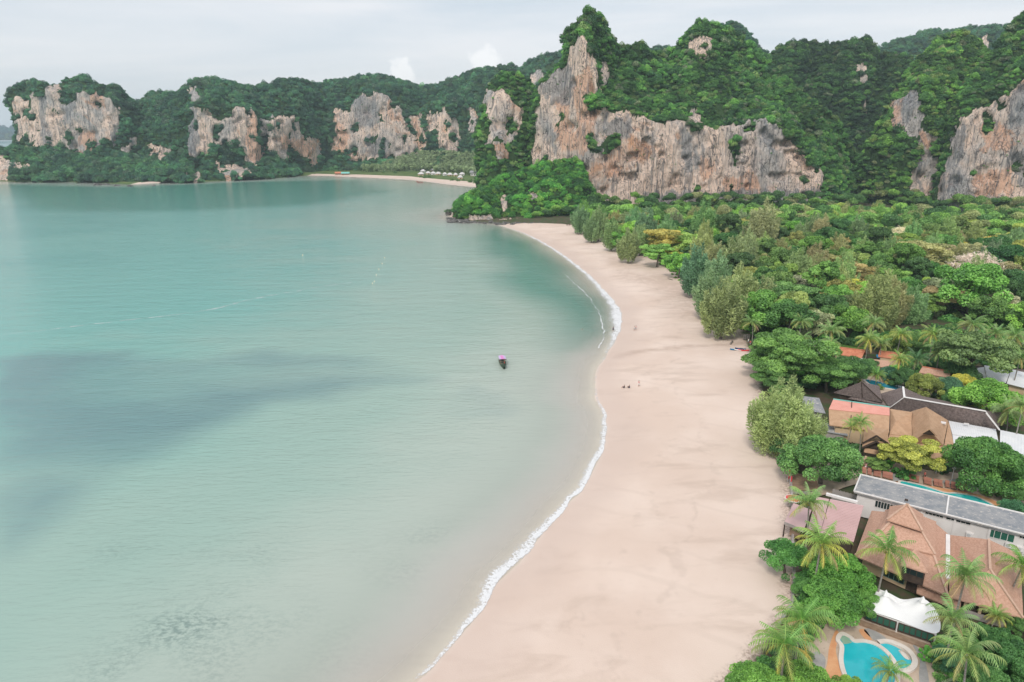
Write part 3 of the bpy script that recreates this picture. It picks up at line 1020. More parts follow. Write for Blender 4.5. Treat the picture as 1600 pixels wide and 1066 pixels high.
sheet('far_cliff', 'long row of forested limestone cliffs closing off the far side of the bay', cols, FAR_ROCK, 2.0, (18, 34, 9, 14), (0, 0, 3, 4, 5), 1.25, 3,
      'dense trees tinted haze blue green over the far cliffs', 'far_cliff_vegetation', 4.4, (1.8, 6.8), 7, 110, 0.42, PAL_FAR_HAZE,
      rust=[[(138, 138), (162, 140), (168, 170), (148, 166)], [(125, 205), (150, 200), (155, 242), (130, 240)], [(383, 178), (404, 172), (410, 258), (390, 245)], [(425, 222), (475, 205), (490, 258), (455, 240)], [(598, 158), (616, 153), (624, 190), (605, 186)], [(520, 176), (545, 200), (548, 245), (524, 238)], [(640, 180), (655, 180), (655, 230), (645, 225)]],
      grey=[[(60, 155), (75, 150), (82, 225), (64, 228)], [(96, 150), (118, 160), (115, 200), (98, 190)], [(297, 170), (312, 172), (312, 240), (298, 240)], [(548, 152), (590, 145), (590, 200), (560, 205)], [(575, 215), (605, 215), (605, 245), (578, 248)]])
# low point at the far left in front of the cliffs
sheet('low_headland', 'low rocky point at the far left of the bay', [
    C(-60, (284, 976), (240, 992), (222, 1010)), C(0, (284, 977), (246, 992), (226, 1012)), C(30, (284.5, 974), (256, 990), (228, 1020)), C(50, (284.5, 972), (262, 985), (230, 1025)),
    C(90, (284.5, 970), (268, 985), (234, 1030)), C(160, (286.5, 955), (272, 968), (243, 1020)), C(230, (286, 950), (276, 965), (250, 1010)), C(300, (285, 960), (270, 975), (255, 1010))],
    [[(-60, 238), (5, 243), (28, 254), (45, 262), (50, 272), (45, 284), (-60, 286)]], 2.0, (10, 12), (0, 3, 5), 0.7, 8,
    'low bushy trees on the point at the far left', 'point_vegetation', 4.4, (3.0, 5.2), 4, 60, 0.3, PAL_FAR_HAZE * np.array([1.25, 1.2, 1.0]))

# ridges further off
sheet('far_ridge', 'forested ridge rising beyond the far cliffs', [
    C(640, (200, 1330), (150, 1400), (140, 1420)), C(690, (200, 1330), (140, 1400), (126, 1430)), C(740, (200, 1330), (125, 1400), (107, 1440)), C(775, (200, 1330), (120, 1400), (101, 1440)),
    C(800, (200, 1330), (115, 1400), (97, 1440)), C(812, (200, 1330), (118, 1390), (104, 1430)), C(832, (200, 1320), (105, 1380), (90, 1420)), C(868, (200, 1310), (95, 1380), (79, 1420)),
    C(890, (200, 1310), (90, 1380), (74, 1420)), C(930, (200, 1310), (80, 1380), (66, 1420)), C(1010, (200, 1310), (84, 1380), (72, 1420)), C(1060, (200, 1310), (88, 1380), (70, 1420)), C(1080, (200, 1310), (95, 1380), (85, 1420))],
    [[(826, 112), (846, 110), (851, 126), (836, 140)]], 2.5, (16, 12), (0, 3, 4), 1.4, 12, 'hazy blue green forest on the ridge beyond', 'ridge_vegetation', 6.0, (4.0, 6.5), 4, 150, 0.2, PAL_FAR_HAZE)
sheet('far_ridge', 'rounded forested hilltop showing behind the main cliff', [
    C(1085, (140, 1060), (70, 1120), (60, 1150)), C(1118, (140, 1060), (50, 1120), (38, 1150)), C(1140, (140, 1060), (45, 1120), (31, 1150)), C(1165, (140, 1060), (58, 1120), (44, 1150)),
    C(1195, (140, 1060), (90, 1110), (78, 1130)), C(1225, (140, 1060), (118, 1100), (110, 1120))], [], 2.5, (12, 10), (0, 3, 4), 1.0, 14,
    'trees tinted haze blue green on the rounded hilltop', 'ridge_vegetation', 5.5, (3.5, 5.5), 4, 90, 0.2, PAL_FAR_HAZE)
sheet('far_ridge', 'long forested ridge beyond the cliffs on the landward side', [
    C(1330, (150, 1250), (95, 1350), (84, 1400)), C(1380, (150, 1250), (82, 1350), (70, 1400)), C(1410, (150, 1250), (72, 1350), (58, 1400)), C(1450, (150, 1250), (60, 1350), (45, 1400)),
    C(1500, (150, 1250), (58, 1350), (42, 1400)), C(1570, (150, 1250), (54, 1350), (36, 1400)), C(1650, (150, 1250), (50, 1350), (30, 1400)), C(1760, (150, 1250), (50, 1350), (30, 1400))],
    [[(1528, 60), (1545, 58), (1548, 85), (1532, 90)]], 3, (12, 10), (0, 3, 4), 1.4, 16, 'hazy forest along the landward ridge', 'ridge_vegetation', 6.0, (4.0, 6.5), 4, 150, 0.2, PAL_FAR_HAZE)

# second tower, left of the main cliff
sheet('limestone_tower', 'second limestone tower left of the main cliff with a pale bare face', [
    C(752, (325, 700), (172, 722), (165, 726), (160, 730)), C(760, (325, 690), (150, 715), (142, 722), (136, 730)), C(768, (325, 685), (140, 712), (128, 722), (118, 735)),
    C(782, (325, 682), (140, 708), (122, 722), (108, 740)), C(800, (325, 680), (148, 705), (125, 722), (106, 742)), C(815, (325, 682), (165, 704), (135, 722), (112, 742)),
    C(830, (325, 690), (190, 708), (150, 725), (126, 742)), C(848, (325, 700), (200, 715), (160, 730), (146, 742)), C(870, (325, 710), (220, 722), (190, 735), (175, 742))],
    [[(758, 140), (780, 138), (802, 150), (817, 172), (813, 205), (800, 222), (782, 216), (764, 226)], [(772, 225), (790, 222), (792, 245), (776, 250)]], 1.8, (40, 8, 10), (0, 2, 5, 7), 1.0, 20,
    'dark green scrub on the second tower', 'tower_vegetation', 3.8, (2.2, 4.2), 5, 70, 0.32)
# valley hill
sheet('forested_hill', 'dark green forested hill at the head of the valley between the cliffs', [
    C(1185, (340, 830), (150, 870), (125, 885), (106, 905)), C(1208, (340, 830), (140, 870), (100, 885), (74, 905)), C(1230, (340, 830), (140, 870), (90, 885), (62, 905)),
    C(1262, (340, 835), (135, 875), (85, 890), (57, 910)), C(1300, (340, 840), (130, 880), (90, 895), (62, 915)), C(1325, (340, 830), (125, 870), (85, 885), (58, 905)),
    C(1350, (340, 820), (125, 860), (85, 880), (53, 900)), C(1364, (340, 815), (130, 855), (90, 875), (60, 895)), C(1371, (340, 810), (150, 850), (110, 865), (84, 880)),
    C(1390, (340, 800), (150, 840), (105, 855), (75, 870)), C(1412, (340, 790), (150, 830), (110, 845), (78, 860)), C(1432, (340, 790), (160, 825), (130, 840), (98, 855)), C(1455, (340, 790), (190, 820), (165, 830), (140, 840))],
    [[(1340, 100), (1352, 98), (1350, 130), (1342, 135)], [(1345, 150), (1352, 150), (1350, 172), (1344, 170)]], 2.2, (34, 14, 16), (0, 3, 5, 7), 1.5, 24, 'dark green forest on the valley hill', 'valley_vegetation', 4.0, (2.0, 5.6), 5, 120, 0.2,
    pal=PAL_HILL * 0.72, palw=(.32, .22, .08, .28, .06, .04))
# main cliff
sheet('main_cliff', 'tall bare limestone wall with a pointed forested pinnacle above the beach', [
    C(832, (345, 645), (185, 655), (175, 662), (168, 672)), C(838, (345, 640), (160, 650), (150, 660), (142, 670)), C(850, (345, 632), (133, 645), (122, 655), (113, 665)), C(870, (345, 622), (116, 640), (108, 650), (98, 660)),
    C(884, (345, 616), (92, 636), (84, 646), (78, 655)), C(893, (345, 611), (72, 632), (64, 641), (56, 650)), C(905, (345, 604), (50, 625), (42, 634), (33, 645)), C(912, (345, 598), (38, 620), (30, 630), (23, 642)),
    C(920, (345, 596), (62, 618), (34, 634), (14, 650)), C(932, (345, 597), (150, 610), (80, 640), (16, 660)), C(945, (345, 599), (176, 611), (105, 652), (30, 672)), C(955, (345, 600), (180, 612), (115, 660), (52, 682)),
    C(965, (345, 601), (182, 613), (122, 663), (66, 690)), C(985, (345, 604), (184, 615), (126, 670), (66, 700)), C(1000, (345, 606), (185, 616), (130, 675), (58, 705)), C(1012, (345, 607), (187, 617), (132, 675), (76, 712)),
    C(1050, (345, 610), (190, 620), (138, 680), (74, 728)), C(1062, (345, 611), (190, 621), (136, 680), (62, 728)), C(1075, (345, 612), (192, 622), (134, 680), (44, 726)), C(1095, (345, 613), (198, 623), (130, 680), (24, 722)),
    C(1115, (345, 614), (200, 624), (130, 680), (30, 724)), C(1150, (345, 616), (195, 626), (138, 690), (48, 732)), C(1190, (345, 618), (185, 628), (148, 690), (80, 728)), C(1215, (345, 620), (192, 628), (150, 682), (105, 715)),
    C(1240, (345, 620), (215, 626), (172, 660), (128, 692)), C(1265, (345, 620), (240, 624), (200, 645), (148, 670)), C(1290, (345, 616), (262, 620), (220, 632), (165, 652)), C(1318, (345, 632), (285, 640), (250, 652), (200, 668)),
    C(1345, (345, 672), (315, 680), (290, 688), (258, 696)), C(1362, (345, 700), (330, 704), (318, 708), (305, 712))],
    [[(836, 250), (838, 165), (850, 128), (872, 112), (886, 98), (893, 72), (907, 44), (918, 58), (913, 80), (922, 96), (931, 120), (940, 148), (936, 170), (950, 178), (1000, 183), (1020, 190), (1045, 192), (1060, 188), (1085, 174), (1100, 194), (1120, 200),
      (1150, 192), (1185, 182), (1205, 190), (1225, 205), (1245, 226), (1262, 256), (1286, 263), (1282, 300), (1288, 350), (836, 350)],
     [(1076, 62), (1095, 56), (1111, 70), (1105, 88), (1080, 82)], [(938, 100), (946, 95), (950, 140), (940, 145)]],
    1.7, (74, 16, 22), (0, 2, 5, 7), 1.0, 30, 'bright and dark green trees over the main cliff and its pinnacle', 'cliff_vegetation', 3.0, (1.3, 4.6), 4.5, 120, 0.22,
    rust=[[(893, 120), (925, 110), (938, 150), (932, 205), (915, 250), (905, 235), (885, 243), (880, 225), (900, 190)], [(1090, 255), (1110, 245), (1115, 275), (1095, 282)], [(1125, 282), (1180, 270), (1192, 302), (1130, 308)], [(943, 250), (965, 243), (970, 275), (950, 282)], [(872, 140), (884, 135), (890, 220), (874, 225)]],
    grey=[[(846, 132), (872, 112), (890, 95), (896, 130), (889, 165), (868, 168), (855, 150)], [(1060, 200), (1075, 195), (1082, 250), (1065, 272)], [(1080, 230), (1092, 224), (1097, 264), (1084, 272)], [(945, 186), (985, 185), (985, 212), (950, 218)], [(1190, 190), (1210, 195), (1205, 240), (1195, 235)], [(1000, 300), (1290, 296), (1290, 350), (1000, 350)], [(862, 205), (874, 205), (876, 240), (864, 240)]])  # the wide patch along the wall foot paints in cave darkness
# right tower
sheet('limestone_tower', 'broad forested tower with pale rock patches near the right edge', [
    C(1338, (345, 640), (315, 645), (305, 650), (296, 655)), C(1360, (345, 634), (270, 642), (250, 650), (236, 660)), C(1380, (345, 628), (225, 640), (200, 652), (178, 668)), C(1400, (345, 622), (190, 638), (160, 655), (136, 676)),
    C(1420, (345, 618), (165, 636), (130, 660), (106, 684)), C(1440, (345, 616), (160, 634), (115, 662), (82, 690)), C(1460, (345, 614), (150, 634), (100, 664), (62, 694)), C(1480, (345, 614), (140, 636), (90, 668), (50, 698)),
    C(1500, (345, 616), (140, 640), (88, 672), (46, 700)), C(1520, (345, 620), (145, 645), (92, 676), (52, 702)), C(1535, (345, 625), (160, 650), (110, 680), (64, 704)), C(1552, (345, 632), (190, 655), (150, 684), (112, 705)), C(1580, (345, 640), (230, 660), (200, 688), (170, 705))],
    [[(1394, 155), (1422, 143), (1440, 172), (1446, 202), (1430, 216), (1400, 202)], [(1438, 200), (1461, 215), (1456, 246), (1433, 242)], [(1432, 248), (1462, 244), (1456, 312), (1418, 314), (1422, 280)]],
    1.9, (50, 18, 16), (0, 2, 5, 7), 1.2, 34, 'green trees covering the broad right tower', 'tower_vegetation', 3.4, (1.5, 4.8), 5, 110, 0.25, pal=PAL_HILL * np.array([1.25, 1.12, 0.95]),
    rust=[[(1394, 155), (1406, 150), (1408, 200), (1398, 200)], [(1440, 200), (1452, 205), (1452, 240), (1442, 236)]], grey=[[(1405, 150), (1425, 145), (1428, 190), (1410, 190)], [(1432, 255), (1445, 250), (1440, 300), (1430, 300)]])
# right edge cliff
sheet('limestone_cliff', 'bare cream limestone cliff with grey streaks at the right edge', [
    C(1464, (348, 580), (318, 583), (312, 586), (305, 590)), C(1476, (348, 574), (265, 582), (250, 588), (240, 595)), C(1488, (348, 570), (222, 582), (200, 592), (178, 602)), C(1505, (348, 566), (180, 582), (156, 600), (132, 612)),
    C(1530, (348, 562), (162, 582), (130, 604), (98, 622)), C(1555, (348, 558), (150, 580), (110, 605), (70, 627)), C(1580, (348, 554), (135, 577), (85, 605), (36, 628)), C(1600, (348, 552), (118, 574), (62, 602), (12, 626)),
    C(1650, (348, 546), (90, 566), (20, 596), (-30, 620)), C(1740, (348, 538), (60, 556), (-20, 588), (-90, 612))],
    [[(1468, 352), (1470, 300), (1483, 235), (1500, 186), (1540, 164), (1575, 146), (1602, 122), (1760, 50), (1760, 352)]],
    1.9, (60, 16, 18), (0, 2, 5, 7), 0.9, 38, 'bright green trees on top of the right edge cliff', 'cliff_vegetation', 3.2, (1.4, 4.4), 4, 100, 0.12,
    rust=[[(1530, 200), (1570, 190), (1590, 230), (1540, 235)], [(1520, 270), (1580, 265), (1580, 305), (1520, 305)]], grey=[[(1480, 230), (1500, 190), (1515, 200), (1490, 300), (1475, 300)], [(1575, 150), (1600, 130), (1605, 190), (1582, 200)], [(1580, 235), (1605, 230), (1605, 290), (1590, 290)]])
# bright headland in front of the pinnacle
PAL_BRIGHT = np.array([(0.045, 0.15, 0.025), (0.060, 0.19, 0.028), (0.090, 0.22, 0.030), (0.028, 0.095, 0.024), (0.12, 0.21, 0.035), (0.04, 0.13, 0.04)])
sheet('headland', 'rocky headland between the two beaches under a bright green thicket', [
    C(707, (347, 531), (342, 534), (334, 540)), C(714, (347.5, 530), (330, 540), (313, 548)), C(722, (348, 529), (325, 543), (305, 555)), C(735, (348, 528), (325, 545), (298, 566)), C(755, (348.5, 527), (325, 548), (297, 576)),
    C(770, (349, 526), (325, 550), (284, 590)), C(790, (349, 526), (320, 550), (270, 600)), C(820, (349.5, 525), (315, 552), (260, 612)), C(850, (350, 525), (310, 552), (250, 615)),
    C(880, (350, 525), (310, 555), (244, 612)), C(905, (350, 527), (310, 558), (248, 598)), C(925, (350, 540), (325, 570), (290, 592)), C(950, (350, 560), (340, 580), (328, 592))],
    [[(782, 302), (788, 300), (797, 318), (792, 330), (783, 328)], [(829, 300), (836, 301), (838, 312), (830, 312)], [(700, 341), (890, 345), (890, 352), (700, 352)]], 1.8, (14, 30), (0, 2, 7), 1.1, 44,
    'bright green trees and creepers covering the headland', 'headland_vegetation', 2.7, (1.2, 4.4), 3, 60, 0.1, PAL_BRIGHT, (.28, .28, .14, .18, .08, .04))
# island far out at the horizon
sheet('hazy_hill', 'low haze blue hill on the horizon at the far left', [
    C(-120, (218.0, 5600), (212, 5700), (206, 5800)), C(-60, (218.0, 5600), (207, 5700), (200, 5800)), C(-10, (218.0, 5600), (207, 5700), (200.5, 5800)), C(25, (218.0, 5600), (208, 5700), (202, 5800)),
    C(80, (218.0, 5600), (212, 5700), (208, 5800)), C(120, (218.0, 5600), (217, 5700), (215, 5800))], [], 3, (5, 4), (0, 0, 0), 3.0, 50, 'forest in painted haze blue on the hill at the horizon', 'hill_forest', 30, (16, 30), 4, 300, 0.2, PAL_FAR_HAZE * np.array([0.4, 0.7, 1.6]))  # distance haze painted as blue into the leaf colours

# haze over the whole bay
bm = MB().box((0, 3400, 180), (16000, 7600, 400))
t = NT('haze')
vol = t.new('ShaderNodeVolumePrincipled', {'Color': (0.74, 0.90, 0.98, 1), 'Density': 0.00010, 'Anisotropy': 0.0})
t.l.new(vol.outputs[0], t.out.inputs['Volume'])
t.m.cycles.homogeneous_volume = True
hz = bm.build('haze', t.m)
tag(hz, 'thin bluish haze over the whole bay', kind='stuff')

# ------------------------------------------------------------------ trees
def trunk_mesh(name, h, r, limbs, seed, mat=None, bend=0.25):
    rng = random.Random(seed)
    mb = MB()
    path = [(0, 0, -0.4), (bend * rng.uniform(-1, 1), bend * rng.uniform(-1, 1), h * 0.35), (bend * 1.5 * rng.uniform(-1, 1), bend * 1.5 * rng.uniform(-1, 1), h * 0.7)]
    mb.tube(path, [r * 1.25, r * 0.95, r * 0.7], 8)
    top = Vector(path[-1])
    for p in limbs:
        p = Vector(p)
        midp = top.lerp(p, 0.55) + Vector((0, 0, 0.25 * (p - top).length * 0.3))
        mb.tube([top, midp, p], [r * 0.55, r * 0.36, r * 0.12], 6)
    return mb.mesh(name, mat or M_BARK, True)


def broad_proto(seed, Rr=6.0, h=12.0, n=3600, leaf=0.55, tall=0.62, lob_n=13, tier=False):
    rng = np.random.default_rng(seed)
    zc = h - Rr * tall
    lobes = [(0, 0, zc, Rr * 0.45, Rr * tall * 0.6)]
    for k in range(lob_n):
        a = 2.399 * k + rng.uniform(-0.4, 0.4)
        q = Rr * math.sqrt((k + 0.6) / lob_n) * rng.uniform(0.62, 1.08)
        r_ = Rr * rng.uniform(0.13, 0.31)
        dome = math.sqrt(max(0.05, 1 - (q / Rr) ** 2))
        z = zc + Rr * tall * (dome * 0.85 - 0.28) + rng.uniform(-0.2, 0.16) * Rr
        if tier:
            z = zc + Rr * tall * ((k % 3) * 0.38 - 0.35) + rng.uniform(-0.05, 0.05) * Rr
        lobes.append((q * math.cos(a), q * math.sin(a), z, r_, r_ * (0.34 if tier else 0.75)))
    for k in range(9):
        a = 0.7 * k + rng.uniform(-0.3, 0.3)
        q = Rr * rng.uniform(0.55, 1.0)
        r_ = Rr * rng.uniform(0.16, 0.30)
        lobes.append((q * math.cos(a), q * math.sin(a), zc - Rr * tall * rng.uniform(0.15, 0.75), r_, r_ * (0.5 if tier else 0.85)))
    cm = crown_mesh('crown', lobes, n, leaf, seed + 1, M_LEAF, -0.6, 0.4, fill=0.2)
    tm = trunk_mesh('trunk', h * 0.62, Rr * 0.055, [l[:3] for l in lobes[1:9]], seed + 2)
    return tm, cm


def plume_proto(seed, Rr=5.5, h=15.0, n=11000, leaf=0.62, plumes=44):
    """feathery casuarina: many upright drooping-tipped plumes"""
    rng = np.random.default_rng(seed)
    V, Q, L, b, tips = [], [], [], 0, []
    per = n // plumes
    for k in range(plumes):
        a = 2.399 * k + rng.uniform(-0.5, 0.5)
        q = Rr * math.sqrt((k + 0.5) / plumes) * rng.uniform(0.7, 1.0)
        top = h * (1.0 - 0.55 * (q / Rr) ** 1.3) * rng.uniform(0.68, 1.08)
        base = np.array([q * 0.62 * math.cos(a), q * 0.62 * math.sin(a), top * rng.uniform(0.02, 0.36)])
        tip = np.array([q * math.cos(a), q * math.sin(a), top])
        tips.append(base * 0.4 + tip * 0.6)
        s = rng.random(per) ** 0.85
        wd = (0.45 + 0.80 * np.sin(math.pi * np.clip(s * 0.95 + 0.05, 0, 1)) ** 0.8) * Rr * 0.125
        d = rand_dir(per, rng)
        pos = base + (tip - base) * s[:, None] + d * wd[:, None]
        pos[:, 2] -= 0.8 * wd * rng.random(per)
        dr = d * 0.7 + np.array([0, 0, 0.55]) + (tip - base) / np.linalg.norm(tip - base) * 0.5 + rng.normal(size=(per, 3)) * 0.35
        dr[:, 2] -= rng.random(per) * 1.0
        dr /= np.linalg.norm(dr, axis=1)[:, None]
        nr = np.cross(dr, rng.normal(size=(per, 3)))
        nr /= np.linalg.norm(nr, axis=1)[:, None]
        sz = leaf * rng.uniform(0.6, 1.3, per)
        v, qd = leaf_quads(pos, nr, sz * 0.75, sz * 0.17, rng, dr)
        V.append(v)
        Q.append(qd + b)
        b += len(v)
        L.append(np.repeat(np.clip(rng.uniform(0.3, 0.75) + rng.normal(0, 0.14, per), 0, 1), 4))
    cm = mesh_np('crown', np.concatenate(V), np.concatenate(Q), None, [M_LEAF], False, {'leaf': np.concatenate(L)})
    return trunk_mesh('trunk', h * 0.75, Rr * 0.05, [tuple(t_) for t_ in tips[3:15]], seed + 5, bend=0.4), cm


def bare_proto(seed, Rr=5.5, h=10.0):
    rng = random.Random(seed)
    tips, mb = [], MB()
    for k in range(22):
        a = 2.399 * k
        q = Rr * math.sqrt((k + 0.5) / 22)
        tips.append(Vector((q * math.cos(a), q * math.sin(a), h * (1 - 0.3 * (q / Rr) ** 2) * rng.uniform(0.85, 1))))
    tm = trunk_mesh('trunk', h * 0.6, 0.28, tips[::2], seed)
    nrng = np.random.default_rng(seed)
    n = 2600
    k = nrng.integers(0, len(tips), n)
    pos = np.array([tuple(p) for p in tips])[k] + nrng.normal(size=(n, 3)) * np.array([0.85, 0.85, 0.42]) * Rr * 0.17
    dr = rand_dir(n, nrng, -0.2)
    nr = np.cross(dr, nrng.normal(size=(n, 3)))
    nr /= np.linalg.norm(nr, axis=1)[:, None]
    V, Q = leaf_quads(pos, nr, nrng.uniform(.3, .75, n), nrng.uniform(.03, .12, n), nrng, dr)
    cm = mesh_np('crown', V, Q, None, [M_LEAF], False, {'leaf': np.repeat(nrng.uniform(0.2, 0.8, n), 4)})
    return tm, cm


PROTO = {'broad': [broad_proto(300 + k, 6.0, 10.5, 11000, 0.40, 0.60 + 0.08 * (k % 3), 22 + 2 * (k % 4)) for k in range(6)],
         'tier': [broad_proto(330 + k, 6.4, 10.5, 11000, 0.40, 0.55, 24, True) for k in range(4)],
         'tall': [broad_proto(350 + k, 4.8, 12.5, 9500, 0.40, 0.95, 24) for k in range(3)],
         'plume': [plume_proto(370 + k) for k in range(4)],
         'bare': [bare_proto(390 + k) for k in range(2)],
         'near': [broad_proto(400 + k, 4.5, 7.0, 22000, 0.235, 0.72, 40 + 3 * k) for k in range(4)],
         'neartier': [broad_proto(420 + k, 5.0, 7.2, 22000, 0.245, 0.55, 36, True) for k in range(2)],
         'nearplume': [plume_proto(430 + k, 7.5, 13.5, 34000, 0.46, 72) for k in range(1)],
         'bush': [broad_proto(440 + k, 1.6, 2.3, 2600, 0.2, 0.72, 9) for k in range(3)]}
PDIM = {'broad': (6.0, 10.5), 'tier': (6.4, 10.5), 'tall': (4.8, 12.5), 'plume': (5.5, 15.0), 'bare': (5.5, 10.0), 'near': (4.5, 7.0), 'neartier': (5.0, 7.2), 'nearplume': (7.5, 13.5), 'bush': (1.6, 2.3)}


def tree(kind, name, label, cat, loc, scale, color, group=None, rz=None, var=None, crown_only=False):
    k = random.randrange(len(PROTO[kind])) if var is None else var % len(PROTO[kind])
    tm, cm = PROTO[kind][k]
    t_ = thing(name, label, cat, loc, random.uniform(0, 6.28) if rz is None else rz, group)
    t_.scale = scale if hasattr(scale, '__len__') else (scale,) * 3
    if not crown_only:
        link('trunk', tm, t_)
    c_ = link('crown', cm, t_)
    m_ = (1.38, 1.52, 1.25) if 'plume' in kind else (1.22, 1.18, 1.0) if 'near' in kind or kind == 'bush' else (1.60, 1.52, 1.22)
    c_.color = (color[0] * m_[0], color[1] * m_[1], color[2] * m_[2], 1)
    return t_


def ground_z(x, y):
    return float(land_h(np.array([[x, y]]))[0][0])


def place(kind, px_, py_, width_px, label, color, zc=None, name=None, cat='tree', group=None, var=None, sq=1.0, gz=None):
    """stand a tree so that its crown centre shows at photo pixel (px_, py_), as wide as width_px photo pixels"""
    Rp, Hp = PDIM[kind]
    z = zc if zc is not None else 7.0
    s = 1.0
    for _ in range(5):
        p = P(px_, py_, z)
        depth = p.y * math.cos(PITCH) + (CAM_H - p.z) * math.sin(PITCH)
        s = width_px * depth / FPX / (2 * Rp * 0.98)
        g = gz if gz is not None else 2.45
        z = g + s * sq * (Hp - Rp * 0.62) if zc is None else zc
    return tree(kind, name or {'plume': 'casuarina_tree', 'nearplume': 'casuarina_tree', 'bare': 'bare_tree', 'bush': 'shrub'}.get(kind, 'broadleaf_tree'), label, cat, (p.x, p.y, g), (s, s, s * sq), color, group, var=var), Vector((p.x, p.y, s * Rp))


GR_K = 1.35
GR_MID, GR_DK, GR_BR, GR_OL, GR_YL, GR_TAN, GR_BLUE, GR_GREY = (0.065, 0.155, 0.035), (0.032, 0.090, 0.030), (0.085, 0.215, 0.038), (0.125, 0.165, 0.06), (0.20, 0.26, 0.045), (0.17, 0.19, 0.09), (0.060, 0.125, 0.075), (0.20, 0.21, 0.15)
TAKEN = []
HAND = [
    ('plume', 908, 326, 36, 'slender grey green casuarina at the headland end of the beach', (0.11, 0.17, 0.09)),
    ('plume', 936, 333, 40, 'olive casuarina beside the slender one where the beach meets the cliff', (0.13, 0.17, 0.08)),
    ('plume', 984, 362, 44, 'tan tipped casuarina leaning over the far beach edge', GR_TAN),
    ('plume', 1012, 335, 50, 'grey green casuarina just below the bare cliff wall', (0.10, 0.16, 0.09)),
    ('broad', 966, 372, 34, 'low bright green bush at the far end of the beach edge', GR_BR),
    ('tier', 1042, 372, 62, 'tropical almond tree with yellow and rusty leaves behind the far beach', (0.26, 0.24, 0.06)),
    ('tier', 1076, 378, 56, 'light green spreading tree next to the rusty almond tree', (0.16, 0.26, 0.06)),
    ('plume', 1092, 398, 62, 'dark blue green casuarina at the bend of the beach edge', (0.075, 0.14, 0.085)),
    ('plume', 1122, 408, 60, 'grey green casuarina behind the dark blue green one', (0.12, 0.18, 0.10)),
    ('plume', 1150, 378, 60, 'pale olive casuarina standing tall over the beach forest', GR_TAN),
    ('plume', 1134, 446, 80, 'large tan casuarina overhanging the sand', (0.165, 0.182, 0.082)),
    ('plume', 1194, 337, 66, 'broad olive tan casuarina rising before the cliff foot', (0.20, 0.195, 0.11)),
    ('plume', 1104, 330, 52, 'soft green casuarina under the middle of the cliff wall', (0.11, 0.19, 0.07)),
    ('plume', 1250, 402, 54, 'pointed olive green casuarina alone above the round crowns', (0.16, 0.20, 0.09)),
    ('plume', 1375, 440, 78, 'tall tan casuarina in the middle of the forest', (0.175, 0.188, 0.08)),
    ('tier', 1326, 424, 62, 'brownish thin topped tree left of the tall tan casuarina', (0.24, 0.21, 0.10)),
    ('tier', 1325, 446, 50, 'yellow green tree left of the tall tan casuarina', (0.28, 0.30, 0.05)),
    ('bare', 1410, 366, 34, 'pale grey leafless tree in the middle of the forest', (0.42, 0.40, 0.34)),
    ('bare', 1526, 416, 64, 'wide mauve grey leafless tree on the right of the forest', (0.36, 0.32, 0.33)),
    ('bare', 1556, 388, 40, 'small grey leafless tree near the right edge', (0.38, 0.36, 0.33)),
    ('broad', 1565, 474, 56, 'rounded silvery green tree near the right edge', GR_GREY),
    ('broad', 1520, 440, 100, 'very wide bright green dome shaped tree on the right of the forest', GR_BR),
    ('broad', 1470, 448, 46, 'silvery green round tree left of the wide bright dome', (0.15, 0.19, 0.12)),
    ('tier', 1446, 398, 84, 'broad rusty green tree with a flat flowering top', (0.21, 0.22, 0.10)),
    ('tier', 1475, 462, 60, 'reddish brown topped tree behind the dark roof', (0.22, 0.18, 0.10)),
    ('broad', 1575, 400, 60, 'very dark green dense tree near the right edge', (0.02, 0.085, 0.02)),
    ('broad', 1590, 440, 60, 'deep green tree under the right edge cliff', (0.035, 0.10, 0.03)),
    ('broad', 1188, 478, 80, 'bright green broad tree at the inner corner of the beach edge', (0.085, 0.20, 0.035)),
    ('tier', 1240, 462, 84, 'mid green layered tree behind the bright corner tree', (0.075, 0.16, 0.045)),
    ('broad', 1235, 492, 74, 'deep green tree with a dense crown behind the beach palms', (0.05, 0.13, 0.03)),
    ('broad', 1290, 478, 70, 'dark green tree in front of the thin topped brown tree', (0.045, 0.11, 0.03)),
    ('tier', 1340, 474, 64, 'thin forked tree with pale limbs above the red tile roof', (0.11, 0.15, 0.06)),
    ('tier', 1520, 548, 112, 'wide feathery dark olive tree beside the white metal roof', (0.085, 0.14, 0.05)),
    ('tier', 1580, 548, 60, 'feathery green tree right of the wide olive one', (0.09, 0.15, 0.05)),
    ('plume', 925, 343, 32, 'short grey green casuarina in the gap beside the headland', (0.13, 0.18, 0.09)),
    ('plume', 957, 350, 38, 'dark olive casuarina behind the far beach end', (0.12, 0.17, 0.07)),
    ('plume', 1002, 356, 40, 'feathery pale green casuarina behind the leaning tan one', (0.17, 0.22, 0.10)),
    ('tier', 1028, 392, 46, 'low spreading green tree hanging over the far sand', (0.11, 0.23, 0.05)),
    ('broad', 1062, 408, 44, 'bright green bushy tree at the sand edge below the almond', (0.10, 0.24, 0.04)),
    ('plume', 1112, 432, 62, 'soft grey green casuarina left of the large tan one', (0.14, 0.19, 0.10)),
    ('plume', 1160, 430, 70, 'olive casuarina right of the large tan one', (0.18, 0.20, 0.09)),
    ('broad', 1152, 478, 46, 'leafy green bush at the inner corner of the sand', (0.085, 0.20, 0.04)),
]
for kind, x, y, w_, lab, colr_ in HAND:
    t_, q = place(kind, x, y, w_, lab, colr_, group='trees of the beach forest')
    TAKEN.append(q)
